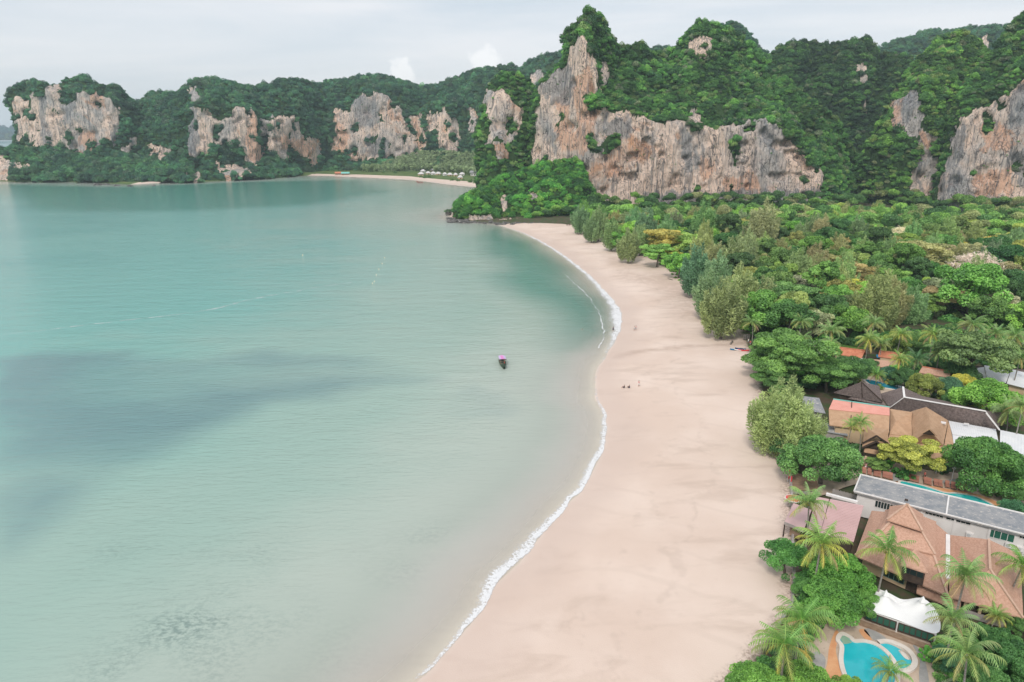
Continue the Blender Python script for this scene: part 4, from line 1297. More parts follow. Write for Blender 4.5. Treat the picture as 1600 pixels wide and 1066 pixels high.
# forest between the beach and the cliffs: the nearest trees stand one by one
FOREST_PX = [(912, 352), (945, 369), (990, 388), (1030, 408), (1075, 438), (1120, 482), (1152, 500), (1182, 530), (1260, 536), (1330, 530), (1430, 508), (1475, 500), (1530, 512), (1620, 530), (1740, 530), (1740, 352), (1600, 345), (1280, 341), (1180, 343), (900, 343)]
FOREST = np.array([P(x, y, 2.5)[:2] for x, y in FOREST_PX])
lo_, hi_ = FOREST.min(0), FOREST.max(0)
cand = RNG.uniform(lo_, hi_, (9000, 2))
cand = cand[inside(cand, FOREST)]
cand = cand[seg_dist(cand, FOREST) > 2.0]
cand = cand[np.argsort(RNG.random(len(cand)))]
pts, rad = [], []
tk = np.array([(q.x, q.y, q.z) for q in TAKEN])
for p in cand:
    dist = math.hypot(*p)
    r_ = 4.3 + 1.1 * RNG.random()
    if ((tk[:, 0] - p[0]) ** 2 + (tk[:, 1] - p[1]) ** 2 < (0.75 * tk[:, 2] + 2.0) ** 2).any():
        continue
    if pts and (((np.array(pts) - p) ** 2).sum(1) < (r_ + np.array(rad)) ** 2 * 0.86).any():
        continue
    pts.append(p)
    rad.append(r_)
pts, rad = np.array(pts), np.array(rad)
order = np.argsort(np.hypot(pts[:, 0], pts[:, 1]))
pts, rad = pts[order], rad[order]
inview = np.array([-40 < topx((p[0], p[1], 12))[0] < 1650 for p in pts])
KINDS = [('broad', .44), ('tier', .23), ('tall', .13), ('plume', .20)]
FC = {'broad': [('dark green', (0.045, 0.125, 0.030), .24), ('mid green', (0.10, 0.21, 0.045), .32), ('bright green', (0.15, 0.29, 0.045), .24), ('olive green', (0.20, 0.24, 0.07), .14), ('silvery green', (0.25, 0.27, 0.17), .06)],
      'tier': [('mid green', (0.11, 0.22, 0.045), .35), ('yellow green', (0.29, 0.33, 0.06), .2), ('rusty green', (0.23, 0.24, 0.08), .18), ('dark green', (0.05, 0.13, 0.03), .23)],
      'tall': [('dark green', (0.045, 0.12, 0.035), .5), ('mid green', (0.095, 0.20, 0.045), .5)],
      'plume': [('olive', (0.24, 0.27, 0.12), .45), ('tan', (0.24, 0.25, 0.11), .2), ('grey green', (0.17, 0.24, 0.12), .30)]}
KNAME = {'broad': ('broadleaf_tree', 'round crowned broadleaf tree'), 'tier': ('broadleaf_tree', 'flat layered broadleaf tree'), 'tall': ('broadleaf_tree', 'tall narrow broadleaf tree'), 'plume': ('casuarina_tree', 'feathery casuarina tree')}
SEENL = {}
SHORT = ['slender casuarina at the headland', 'olive casuarina by the headland', 'tan tipped leaning casuarina', 'casuarina under the cliff wall', 'low bush at the beach end', 'rusty tropical almond', 'light green spreading tree', 'dark blue green casuarina', 'grey green casuarina',
         'tall pale olive casuarina', 'tan overhanging casuarina', 'broad casuarina before the cliff', 'soft green casuarina', 'pointed olive casuarina', 'tall tan casuarina', 'brown thin topped tree', 'yellow green tree', 'pale leafless tree', 'mauve leafless tree',
         'small leafless tree', 'silvery tree at the edge', 'wide bright dome tree', 'silvery round tree', 'rusty flat topped tree', 'reddish topped tree', 'very dark dense tree', 'deep green cliff tree', 'bright corner tree', 'layered corner tree', 'deep green palm-side tree', 'dark green tree', 'thin forked tree', 'wide feathery olive tree', 'feathery green tree', 'short casuarina by the headland', 'dark olive beach end casuarina', 'feathery pale green casuarina', 'low spreading sand edge tree', 'bright sand edge tree', 'soft grey green casuarina', 'olive casuarina by the sand', 'leafy corner bush']
KNAME.update({'broad': ('broadleaf_tree', 'round tree'), 'tier': ('broadleaf_tree', 'layered tree'), 'tall': ('broadleaf_tree', 'narrow tree'), 'plume': ('casuarina_tree', 'casuarina')})
N_SINGLE = 262
far_pts, far_r = [], []
cnt = 0
for p, r_, iv in zip(pts, rad, inview):
    if not iv:
        far_pts.append(p)
        far_r.append(r_)
        continue
    if cnt >= N_SINGLE:
        far_pts.append(p)
        far_r.append(r_)
        continue
    cnt += 1
    kind = random.choices([k for k, _ in KINDS], [w for _, w in KINDS])[0]
    cn, cc, _ = random.choices(FC[kind], [c_[2] for c_ in FC[kind]])[0]
    j = [random.uniform(0.85, 1.18) for _ in range(3)]
    dist = math.hypot(*p)
    zone = 'near the resort roofs' if dist < 300 else 'in the middle of the beach forest' if dist < 400 else 'towards the foot of the cliffs'
    nm, kn = KNAME[kind]
    s_ = (r_ + 1.5) / PDIM[kind][0] * random.uniform(0.92, 1.12)
    tx, ty = topx((p[0], p[1], 9.0))
    best = sorted((math.hypot(tx - h_[1], (ty - h_[2]) * 1.6), i_) for i_, h_ in enumerate(HAND))[0][1]
    dx_, dy_ = tx - HAND[best][1], (ty - HAND[best][2]) * 1.6
    side = ('right of' if dx_ > 0 else 'left of') if abs(dx_) > abs(dy_) else ('in front of' if dy_ > 0 else 'behind')
    key_ = (cn, kind, side, best)
    SEENL[key_] = SEENL.get(key_, 0) + 1
    nth = ('', 'second ', 'third ', 'fourth ', 'fifth ', 'sixth ', 'seventh ', 'eighth ', 'ninth ', 'tenth ', 'eleventh ', 'twelfth ')[min(SEENL[key_], 12) - 1]
    tree(kind, nm, f'{nth}{cn} {kn} {side} the {SHORT[best]}', 'tree', (p[0], p[1], 2.4), (s_, s_, s_ * random.uniform(0.85, 1.12)), tuple(a * b / 1.22 for a, b in zip(cc, j)), 'trees of the beach forest')
FOREST_COLL = bpy.data.collections.new('forest_trees')
for k in range(8):
    if k < 6:
        me = crown_mesh('forest_crown', unit_lobes(500 + k, 8, 0.66, 0.3, 0.5, 0.8), 1700, 0.125, 600 + k, M_HILLLEAF, -0.7)
    else:
        me = PROTO['plume'][k - 6][1].copy()
        me.transform(Matrix.Scale(1 / 5.5, 4) @ Matrix.Translation((0, 0, -9)))
        me.materials[0] = M_HILLLEAF
    FOREST_COLL.objects.link(bpy.data.objects.new('forest_crown', me))
G_FOREST = scatter_group(FOREST_COLL)
far_pts, far_r = np.array(far_pts), np.array(far_r)
nf = len(far_pts)
PAL_FOR = np.array([(0.055, 0.14, 0.032), (0.12, 0.24, 0.045), (0.16, 0.31, 0.045), (0.23, 0.27, 0.09), (0.23, 0.25, 0.10), (0.26, 0.33, 0.06)])
ft = 1.2 * PAL_FOR[RNG.choice(6, nf, p=[.28, .30, .16, .12, .08, .06])] * RNG.uniform(0.85, 1.2, (nf, 1))
fr_ = far_r * 1.12
scatter('forest', 'far rows of mixed green trees reaching the foot of the cliffs', np.column_stack([far_pts, 2.5 + RNG.uniform(6, 11, nf)]), np.column_stack([fr_, fr_, fr_ * RNG.uniform(0.85, 1.25, nf)]), ft, G_FOREST, 8, RNG)
# taller trees along the cliff foot
cf = []
for x in np.arange(836, 1720, 3.6):
    Yf = float(np.interp(x, [836, 905, 915, 1290, 1330, 1345, 1420, 1470, 1600, 1720], [545, 560, 578, 600, 640, 640, 596, 560, 538, 520])) + RNG.uniform(-16, 3)
    cf.append(((x - 800) / FPX * (Yf / math.cos(PITCH)) * 1.0, Yf))
cf = np.array(cf)
cr_ = RNG.uniform(3.6, 6.0, len(cf)) * np.where(cf[:, 0] < 60, 0.75, 1)
cz = 2.5 + RNG.uniform(2, 12, len(cf)) * np.where(cf[:, 0] < 60, 0.5, 1)
ct = PAL_FOR[RNG.choice(6, len(cf), p=[.5, .26, .14, .06, .02, .02])] * RNG.uniform(0.8, 1.15, (len(cf), 1))
scatter('forest', 'dark green trees crowding the foot of the bare cliffs', np.column_stack([cf, cz]), np.column_stack([cr_, cr_, cr_ * RNG.uniform(0.9, 1.4, len(cf))]), ct, G_FOREST, 6, RNG)
# undergrowth that hides the soil between the trunks
ug = RNG.uniform(lo_, hi_, (16000, 2))
ug = ug[inside(ug, FOREST)][:5200]
ur = RNG.uniform(1.2, 2.8, len(ug))
scatter('undergrowth', 'low green bushes and saplings between the forest trees', np.column_stack([ug, 2.4 + ur * 0.2]), np.column_stack([ur, ur, ur * 0.9]), hill_tint(np.column_stack([ug, ug[:, :1] * 0]), RNG, 91) * 1.35, G_HILL, 6, RNG)
# the forest goes on to the right of what the photograph shows
rx = RNG.uniform(0, 1, (1500, 2))
ry_ = 60 + rx[:, 1] * 460
rp = np.column_stack([ry_ * 0.80 + 28 + rx[:, 0] * 170, ry_])
rr_ = RNG.uniform(3.5, 6.0, len(rp))
scatter('forest', 'mixed green trees and gardens going on at the right beyond the resort', np.column_stack([rp, 2.5 + RNG.uniform(1.5, 5, len(rp))]), np.column_stack([rr_, rr_, rr_]), PAL_FOR[RNG.choice(6, len(rp), p=[.28, .30, .16, .12, .08, .06])], G_FOREST, 8, RNG)
# creeping green along the top of the beach
bl = np.array([P(x, y, 2.0)[:2] for x, y in [(905, 355), (940, 369), (990, 390), (1030, 409), (1075, 440), (1095, 458)]])
ks = RNG.random(420) * (len(bl) - 1)
bp = bl[ks.astype(int)] * (1 - (ks % 1))[:, None] + bl[np.minimum(ks.astype(int) + 1, len(bl) - 1)] * (ks % 1)[:, None] + RNG.normal(0, 1.6, (420, 2)) + np.array([1.6, 0.8])
br = RNG.uniform(0.5, 1.5, 420)
scatter('beach_creeper', 'bright green creeping plants along the top of the far beach', np.column_stack([bp, np.full(420, 2.2)]), np.column_stack([br, br, br * 0.6]), np.array([(0.13, 0.27, 0.03)]) * RNG.uniform(0.7, 1.2, (420, 1)), G_HILL, 6, RNG)

# coconut grove and lawn behind the far beach
gp = [P(x, y, 2)[:2] for x, y in [(565, 270.5), (640, 268), (700, 270), (765, 279), (775, 262), (640, 260), (560, 264)]]
gp = np.array(gp)
cg = RNG.uniform(gp.min(0), gp.max(0), (9000, 2))
cg = cg[inside(cg, gp)][:1500]
PALM_COLL = bpy.data.collections.new('grove_palms')


def star_palm(seed):
    rng = np.random.default_rng(seed)
    V, Q, L, b = [], [], [], 0
    for k in range(16):
        a = 2.399 * k
        el = rng.uniform(-0.5, 0.9)
        d = np.array([math.cos(a) * math.cos(el), math.sin(a) * math.cos(el), math.sin(el)])
        s = np.array([-math.sin(a), math.cos(a), 0]) * 0.2
        m_ = d * 0.62 + np.array([0, 0, 0.08])
        e = d * 1.05 + np.array([0, 0, -0.32])
        V += [np.zeros(3), m_ - s, e, m_ + s]
        Q.append([b, b + 1, b + 2, b + 3])
        b += 4
        L += [rng.uniform(0.2, 0.8)] * 4
    for k in range(3):
        V += [np.array(p) for p in [(-.03, -.03, -3), (.03, .03, -3), (.03, .03, 0), (-.03, -.03, 0)]]
        Q.append([b, b + 1, b + 2, b + 3])
        b += 4
        L += [1, 1, 1, 1]
    return mesh_np('grove_palm', np.array(V), np.array(Q), None, [M_HILLLEAF], False, {'leaf': np.array(L)})


for k in range(4):
    PALM_COLL.objects.link(bpy.data.objects.new('grove_palm', star_palm(700 + k)))
G_PALM = scatter_group(PALM_COLL)
hg = RNG.uniform(8, 14, len(cg))
rg = RNG.uniform(2.8, 4.0, len(cg))
gx_ = RNG.uniform(575, 772, 1300)
gy_ = 270 - 31 * RNG.random(1300) * np.clip((gx_ - 560) / 90, 0.25, 1)
gpt = np.array([PD(x, y, dc(x) - 34 + 26 * (270 - y) / 31) for x, y in zip(gx_, gy_)])
scatter('coconut_grove', 'pale coconut palms climbing the slope behind the far bungalows', gpt + np.array([0, -6, 3.0]), RNG.uniform(3.0, 4.4, (1300, 1)) * np.ones((1, 3)), np.array([(0.21, 0.28, 0.13)]) * RNG.uniform(0.55, 1.3, (1300, 1)), G_PALM, 4, RNG)
scatter('coconut_grove', 'dense grove of coconut palms behind the far beach', np.column_stack([cg, hg]), np.column_stack([rg, rg, rg]), np.array([(0.20, 0.27, 0.12)]) * RNG.uniform(0.6, 1.35, (len(cg), 1)), G_PALM, 4, RNG)

# ------------------------------------------------------------------ palms
def frond_mesh(seed, length, lift, droop, nleaf=15):
    """one feather leaf: an arching midrib with hanging leaflets on both sides"""
    rng = random.Random(seed)
    pts = []
    x, z, ang = 0.0, 0.0, lift
    m = nleaf
    for k in range(m + 1):
        pts.append(Vector((x, 0, z)))
        st_ = length / m
        x += st_ * math.cos(ang)
        z += st_ * math.sin(ang)
        ang -= droop / m * (0.5 + 1.0 * k / m)
    V, F, L = [], [], []
    w = 0.035
    for k, p in enumerate(pts):
        ww = w * (1.2 - k / m)
        V += [p + Vector((0, -ww, 0.015)), p + Vector((0, ww, 0.015))]
        L += [0.95, 0.95]
    F += [(2 * k, 2 * k + 1, 2 * k + 3, 2 * k + 2) for k in range(m)]
    for k in range(2, m + 1):
        p = pts[k]
        d = (pts[k] - pts[k - 1]).normalized()
        f = k / m
        ll = length * 0.27 * (math.sin(math.pi * (0.13 + 0.80 * f)) ** 0.7) * rng.uniform(0.85, 1.1)
        for s in (-1, 1):
            side = Vector((0, s, 0))
            hang = 0.55 + 0.6 * f + rng.uniform(-0.15, 0.2)
            dr = (d * 0.55 + side * 0.85 + Vector((0, 0, -hang))).normalized()
            b0 = p - d * length / m * 0.42
            b1 = p + d * length / m * 0.42
            mid_ = p + dr * ll * 0.55 + Vector((0, 0, 0.03))
            tip = p + dr * ll + Vector((0, 0, -0.12 * ll))
            n0 = len(V)
            V += [b0, b1, mid_ + d * 0.05 * length / m * 3, tip, mid_ - d * 0.05 * length / m * 3]
            lf = min(1, max(0, rng.uniform(0.25, 0.6) + 0.12 * f))
            L += [lf] * 5
            F += [(n0, n0 + 1, n0 + 2, n0 + 4), (n0 + 4, n0 + 2, n0 + 3)]
    me = bpy.data.meshes.new('frond')
    me.from_pydata([tuple(p) for p in V], [], F)
    me.materials.append(M_LEAF)
    at = me.attributes.new('leaf', 'FLOAT', 'POINT')
    at.data.foreach_set('value', L)
    me.update()
    return me


FRONDS = {'up': [frond_mesh(k, 3.9, 1.25, 1.25) for k in range(3)], 'mid': [frond_mesh(10 + k, 4.4, 0.80, 2.0) for k in range(3)], 'low': [frond_mesh(20 + k, 4.3, 0.28, 1.75) for k in range(3)],
          'hang': [frond_mesh(30 + k, 3.9, -0.45, 1.0) for k in range(2)]}
M_NUT = mottled('coconut_husk', (0.28, 0.20, 0.05), (0.20, 0.24, 0.06), 2.0, bump=0)


def palm_trunk(h, lean, r=0.16):
    mb = MB()
    n = 7
    path = [(lean * (k / n) ** 1.6, 0, -0.3 + (h + 0.3) * k / n) for k in range(n + 1)]
    mb.tube(path, [r * (1.45 if k == 0 else 1.05 - 0.35 * k / n) for k in range(n + 1)], 8)
    return mb.mesh('trunk', M_PALMBARK, True)


def palm(x, y, ztop, label, mood='green', scale=1.0, lean=0.6, n=None, group='coconut palms round the resort', name='coconut_palm', gz=2.45):
    n = n or random.randint(21, 29)
    p = P(x, y, ztop)
    a = random.uniform(0, 6.28)
    base = Vector((p.x - lean * math.cos(a), p.y - lean * math.sin(a), gz))
    t_ = thing(name, label, 'palm tree', base, a, group)
    h = ztop - gz
    link('trunk', palm_trunk(h, lean, 0.15 * scale), t_)
    top = Vector((lean, 0, h))
    cols_ = {'green': [(0.16, 0.30, 0.05), (0.18, 0.30, 0.055), (0.28, 0.32, 0.055), (0.50, 0.40, 0.06)],
             'yellow': [(0.21, 0.33, 0.06), (0.27, 0.34, 0.065), (0.40, 0.38, 0.06), (0.56, 0.43, 0.055)],
             'pale': [(0.20, 0.31, 0.08), (0.22, 0.31, 0.085), (0.29, 0.32, 0.085), (0.42, 0.35, 0.09)],
             'dark': [(0.075, 0.17, 0.05), (0.09, 0.18, 0.055), (0.13, 0.19, 0.055), (0.22, 0.20, 0.06)]}[mood]
    for k in range(n):
        f = k / n
        lvl = 0 if f < 0.2 else 1 if f < 0.55 else 2 if f < 0.84 else 3
        me = random.choice(FRONDS[('up', 'mid', 'low', 'hang')[lvl]])
        az = 2.399 * k + random.uniform(-0.25, 0.25)
        o = link('frond', me, t_, top + Vector((0.08 * math.cos(az), 0.08 * math.sin(az), 0.1)), (random.uniform(-0.35, 0.35), random.uniform(-0.26, 0.26), az), scale * random.uniform(0.78, 1.12))
        c_ = [cc * random.uniform(0.85, 1.1) * q_ for cc, q_ in zip(cols_[lvl], (0.80, 0.88, 0.9))]
        if lvl == 3 and random.random() < 0.35:
            c_ = [0.30, 0.20, 0.09]
        o.color = (*c_, 1)
    mb = MB()
    for k in range(6):
        az = k * 1.05
        cpt = top + Vector((0.28 * math.cos(az), 0.28 * math.sin(az), -0.22))
        mb.tube([cpt + Vector((0, 0, -0.14)), cpt + Vector((0, 0, -0.06)), cpt + Vector((0, 0, 0.06)), cpt + Vector((0, 0, 0.13))], [0.05, 0.13, 0.13, 0.04], 6)
    mb.build('coconut_bunch', M_NUT, t_, True)
    return t_


PALMS = [
    (1264, 786, 11.5, 'shaggy pale coconut palm at the sea wall above the pink roof', 'pale', 0.98),
    (1283, 851, 11.5, 'large yellow green coconut palm in front of the pink metal roof', 'yellow', 1.05),
    (1387, 862, 11.0, 'bright green coconut palm against the brown shingle roof', 'green', 1.0),
    (1508, 903, 11.5, 'wide pale coconut palm in front of the white gutter', 'pale', 1.0),
    (1489, 967, 9.5, 'coconut palm right of the white tent canopy', 'pale', 0.85),
    (1511, 1022, 11.0, 'large golden ribbed coconut palm at the bottom right of the pool', 'pale', 0.9),
    (1253, 970, 9.5, 'coconut palm on the sand side of the kidney pool', 'green', 1.0),
    (1226, 1008, 9.5, 'coconut palm leaning over the sand nearest the bottom edge', 'green', 1.05),
    (1391, 1050, 4.6, 'short young palm rising before the kidney pool', 'green', 0.6),
    (1598, 884, 9.5, 'coconut palm cut by the right edge beside the shingle roof', 'green', 0.9),
    (1331, 667, 10.2, 'thin tall palm, left one of the twins before the thatched roof', 'yellow', 0.55),
    (1345, 661, 10.8, 'thin tall palm, right one of the twins before the thatched roof', 'green', 0.62),
    (1176, 505, 8.5, 'coconut palm alone at the top of the sand by the rowing gear', 'pale', 0.95),
    (1252, 503, 10.5, 'coconut palm rising behind the broad green canopy', 'pale', 0.9),
    (1254, 530, 8.0, 'lower coconut palm directly beneath the one behind the canopy', 'pale', 0.85),
    (1298, 518, 11.0, 'pale coconut palm left of the red tile roof', 'pale', 1.05),
    (1296, 538, 8.8, 'drooping coconut palm over the grey slate roof end', 'pale', 0.85),
    (1366, 505, 11.5, 'coconut palm tallest above the red tile roof', 'pale', 0.9),
    (1357, 531, 9.5, 'full coconut palm in the middle of the red tile roof', 'yellow', 1.05),
    (1376, 538, 8.5, 'coconut palm just right of the full one on the tile roof', 'pale', 0.8),
    (1408, 523, 11.0, 'coconut palm with yellow lower leaves at the right end of the red roof', 'yellow', 0.85),
    (1406, 562, 9.5, 'thin coconut palm beside the small far pool', 'yellow', 0.7),
    (1370, 586, 5.5, 'short feathery palm at the left end of the far pool', 'green', 0.65),
    (1432, 562, 7.5, 'dark leaning palm among shrubs right of the far pool', 'dark', 0.95),
    (1458, 523, 11.5, 'coconut palm with yellow fronds left of the dark brown roof', 'yellow', 1.0),
    (1468, 550, 9.5, 'coconut palm before the small tiled cottage', 'pale', 1.0),
    (1520, 508, 12.5, 'coconut palm whose pale trunk crosses the dark brown roof', 'pale', 1.1),
    (1556, 522, 9.5, 'shaggy coconut palm right of the dark brown roof', 'pale', 1.0),
    (1586, 526, 11.5, 'coconut palm high above the white metal roof', 'pale', 1.0),
    (1594, 560, 11.5, 'coconut palm at the right edge over the white metal roof', 'pale', 1.0),
    (1575, 643, 8.5, 'coconut palm with thick trunk beside the white hipped roof', 'pale', 0.95),
    (1598, 636, 12.0, 'tall coconut palm at the right edge behind the thick trunked one', 'pale', 0.9),
    (1510, 580, 5.5, 'young palm with upright leaves before the white metal roof', 'green', 0.8),
    (1558, 963, 4.6, 'small bright fan palm by the shaded veranda', 'yellow', 0.5),
    (1420, 344, 12.0, 'far palm in the middle of the forest below the cliffs', 'pale', 1.0),
    (1405, 333, 12.0, 'second far palm left of the other below the cliffs', 'green', 1.0),
    (1342, 340, 11.0, 'tan palm far back at the foot of the dark valley', 'pale', 1.1),
    (1050, 392, 6.5, 'drooping pale palm under the yellow almond tree', 'pale', 0.8),
    (1177, 452, 5.5, 'low dark fan leaved palm beside the teal roof', 'dark', 0.9),
]
for x, y, z, lab, mood, sc_ in PALMS:
    palm(x, y, z, lab, mood, sc_, lean=random.uniform(0.1, 0.9))

# ------------------------------------------------------------------ resort buildings
M_SHINGLE = mottled('terracotta_shingle', (0.46, 0.265, 0.19), (0.58, 0.365, 0.27), 3.4, 0.9, 0.15, 0.5, 5, 6, (0.33, 0.18, 0.125))
M_RIDGE = mottled('ridge_cap', (0.50, 0.33, 0.24), (0.56, 0.38, 0.29), 2.0, bump=0.1)
M_WHITE = mottled('white_render', (0.66, 0.63, 0.61), (0.76, 0.73, 0.71), 0.5, 0.8, 0.2, 0.05)
M_CONC = mottled('weathered_roof_concrete', (0.21, 0.225, 0.245), (0.33, 0.325, 0.325), 0.6, 0.9, 0.15, 0.15, 4, 9, (0.55, 0.50, 0.46))
M_PINK = mottled('pink_metal', (0.52, 0.345, 0.335), (0.57, 0.385, 0.375), 0.4, 0.55, 0.3, 0.05)
M_SALMON = mottled('salmon_metal', (0.66, 0.28, 0.22), (0.72, 0.34, 0.27), 0.5, 0.55, 0.3, 0.05)
M_THATCH = mottled('tan_shingle', (0.42, 0.265, 0.165), (0.50, 0.325, 0.21), 1.2, 0.95, 0.1, 0.5, 7, 6)
M_DKSHING = mottled('dark_shingle', (0.12, 0.095, 0.09), (0.24, 0.19, 0.175), 2.6, 0.95, 0.1, 0.8, 6, 6, (0.34, 0.27, 0.245))
M_WMETAL = mottled('white_metal', (0.64, 0.65, 0.67), (0.72, 0.72, 0.73), 0.4, 0.5, 0.35, 0.04)
M_MEMBRANE = mottled('white_membrane', (0.78, 0.77, 0.77), (0.83, 0.82, 0.82), 0.3, 0.6, 0.3, 0.0)
M_DKWOOD = mottled('dark_wood', (0.05, 0.035, 0.03), (0.085, 0.06, 0.045), 2.0, bump=0.2)
M_WOOD = mottled('weathered_wood', (0.23, 0.15, 0.10), (0.32, 0.22, 0.15), 1.5, bump=0.2)
M_GREYWOOD = mottled('grey_wood', (0.30, 0.27, 0.25), (0.40, 0.36, 0.34), 1.5, bump=0.2)
M_TILE = mottled('orange_roof_tile', (0.48, 0.16, 0.09), (0.60, 0.25, 0.15), 1.2, bump=0.3, c3=(0.33, 0.17, 0.12))
M_CREAM = mottled('cream_wall', (0.55, 0.40, 0.25), (0.62, 0.47, 0.31), 0.7, bump=0.05)
M_TEALROOF = mottled('teal_metal', (0.16, 0.46, 0.40), (0.22, 0.52, 0.46), 0.5, 0.5, 0.3, 0.03)
M_GREENFR = mottled('green_frame', (0.10, 0.20, 0.17), (0.13, 0.24, 0.20), 2, bump=0)
M_GREYMET = mottled('grey_metal', (0.45, 0.46, 0.47), (0.55, 0.55, 0.55), 2, 0.5, 0.4, 0.0)
M_STONE = mottled('coping_stone', (0.60, 0.53, 0.47), (0.68, 0.61, 0.55), 0.9, bump=0.1)
M_PAVE = mottled('tan_paving', (0.44, 0.34, 0.26), (0.53, 0.42, 0.33), 0.5, bump=0.15, c3=(0.36, 0.28, 0.22))
M_PAVEGR = mottled('grey_paving', (0.27, 0.26, 0.25), (0.36, 0.34, 0.32), 0.8, bump=0.15)
M_PAVEOR = mottled('orange_paving', (0.58, 0.27, 0.13), (0.66, 0.36, 0.19), 0.7, bump=0.15)
M_RED = mottled('red_cloth', (0.62, 0.05, 0.06), (0.70, 0.09, 0.10), 1.0, bump=0)
M_BLUE = mottled('blue_cloth', (0.02, 0.16, 0.33), (0.03, 0.22, 0.40), 1.0, bump=0)
M_TEAKSEAT = mottled('lounger_fabric', (0.33, 0.14, 0.10), (0.40, 0.18, 0.13), 1.0, bump=0.05)


def glass_mat(name, c_):
    t_ = NT(name)
    return t_.surface(t_.principled(c_, 0.08, 0.6))


M_GLASS = glass_mat('dark_glass', (0.02, 0.035, 0.035))
M_GGLASS = glass_mat('green_glass', (0.03, 0.12, 0.085))


def pool_mat(name, c1, c2):
    t_ = NT(name)
    co_ = t_.coord('Object')
    f_ = t_.rng(t_.noise(co_, 0.35, 4, 0.5), 0.35, 0.65)
    return t_.surface(t_.principled(t_.mix(f_, c1, c2), 0.06, 0.5, t_.bump(t_.noise(co_, 1.6, 3), 0.12, 0.1)))


M_POOL = pool_mat('pool_water', (0.015, 0.40, 0.46), (0.03, 0.46, 0.52))
M_POOLG = pool_mat('green_pool_water', (0.015, 0.40, 0.39), (0.03, 0.46, 0.44))
M_POOLB = pool_mat('blue_pool_water', (0.01, 0.20, 0.30), (0.02, 0.26, 0.36))
ZG = 2.45


def V3(*a):
    return P(*a)


def inset(poly, d):
    """move a convex plan outline inwards by d metres"""
    c_ = sum((Vector(p[:2]) for p in poly), Vector((0, 0))) / len(poly)
    out = []
    for p in poly:
        q = Vector(p[:2])
        out.append(q + (c_ - q).normalized() * d * 1.35)
    return out


def ridge_bars(mb, lines, w=0.28, up=0.06):
    for a, b in lines:
        mb.bar(Vector(a) + Vector((0, 0, up)), Vector(b) + Vector((0, 0, up)), w, 0.16)
    return mb


def walls(parent, poly, z0, z1, mat, d=0.8, name='wall'):
    return MB().prism(ccw([tuple(p) for p in inset(poly, d)]), z0, z1).build(name, mat, parent)


def on_wall(px_, py_, a, b, off=0.0):
    """point of the vertical plane through a-b seen at the pixel, moved off metres towards the camera"""
    n = Vector((b.y - a.y, a.x - b.x, 0)).normalized()
    d = Vector(pdir(px_, py_))
    o = Vector((0, 0, CAM_H))
    if n.dot(d) > 0:
        n = -n
    t_ = (a + n * off - o).dot(n) / d.dot(n)
    return o + d * t_


def quad_panel(pts, n, th):
    """four corners in space, thickness th along n"""
    pts = [Vector(p) for p in pts]
    return [tuple(p) for p in pts] + [tuple(p + n * th) for p in pts], [(3, 2, 1, 0), (4, 5, 6, 7), (0, 1, 5, 4), (1, 2, 6, 5), (2, 3, 7, 6), (3, 0, 4, 7)]


def window_on(parent, a, b, u0, u1, z0, z1, panes, frame_mat, glass, name='window', rows=1, fw=0.07):
    """a framed window on the wall line a-b between u0..u1 metres along it; each pane its own piece"""
    d = (b - a)
    d.z = 0
    d.normalize()
    n = Vector((d.y, -d.x, 0))
    if n.dot(-Vector((a.x, a.y, 0))) < 0:
        n = -n
    rz = math.atan2(d.y, d.x)
    mb = MB()
    W_ = u1 - u0
    cc = lambda u, z, o: Vector((a.x, a.y, 0)) + d * u + n * o + Vector((0, 0, z))
    mb.box(cc((u0 + u1) / 2, z1 - fw / 2, 0.05), (W_, 0.1, fw), rz)
    mb.box(cc((u0 + u1) / 2, z0 + fw / 2, 0.05), (W_, 0.1, fw), rz)
    for k in range(panes + 1):
        mb.box(cc(u0 + W_ * k / panes, (z0 + z1) / 2, 0.052), (fw, 0.1, z1 - z0 - 2 * fw), rz)
    w_ = mb.build(name, frame_mat, parent)
    pw = W_ / panes - fw
    for k in range(panes):
        MB().box(cc(u0 + W_ * (k + 0.5) / panes, (z0 + z1) / 2, 0.02), (pw, 0.03, z1 - z0 - 2 * fw), rz).build('pane', glass, w_)
    return w_


# --- brown shingle restaurant
B = thing('restaurant_building', 'large restaurant with brown shingle hip roofs in tiers', 'building', P(1450, 900, ZG))
B.location = (0, 0, 0)
FL, FR, BRr, BL = P(1336, 868, 5.0), P(1481, 931, 5.0), P(1482, 835, 5.6), P(1362, 798, 5.6)
fl, fr, br, bl = P(1366, 846, 7.2), P(1459, 868, 7.2), P(1462, 818, 7.2), P(1384, 800, 7.2)
MB().slab([[FL, FR, fr, fl], [FR, BRr, br, fr], [BRr, BL, bl, br], [BL, FL, fl, bl]], 0.2).build('lower_roof', M_SHINGLE, B)
gl_, gr_, gbr, gbl = P(1364, 844, 7.45), P(1461, 866.5, 7.45), P(1463, 815, 7.45), P(1383, 797, 7.45)
hl, hr, hbr, hbl = P(1391, 816, 9.0), P(1439, 829, 9.0), P(1441, 806, 9.0), P(1392, 795, 9.0)
MB().slab([[gl_, gr_, hr, hl], [gr_, gbr, hbr, hr], [gbr, gbl, hbl, hbr], [gbl, gl_, hl, hbl]], 0.2).build('middle_roof', M_SHINGLE, B)
c1, c2, c3, c4, ap = P(1386, 812, 9.5), P(1441, 829.5, 9.5), P(1443, 804, 9.5), P(1390, 791, 9.5), P(1418, 788, 12.0)
MB().slab([[c1, c2, ap], [c2, c3, ap], [c3, c4, ap], [c4, c1, ap]], 0.2).build('cap_roof', M_SHINGLE, B)
rb = ridge_bars(MB(), [(c1, ap), (c2, ap), (gr_, hr), (FR, fr), (gl_, hl), (FL, fl)], 0.3)
rb.build('ridge_cap', M_RIDGE, B)
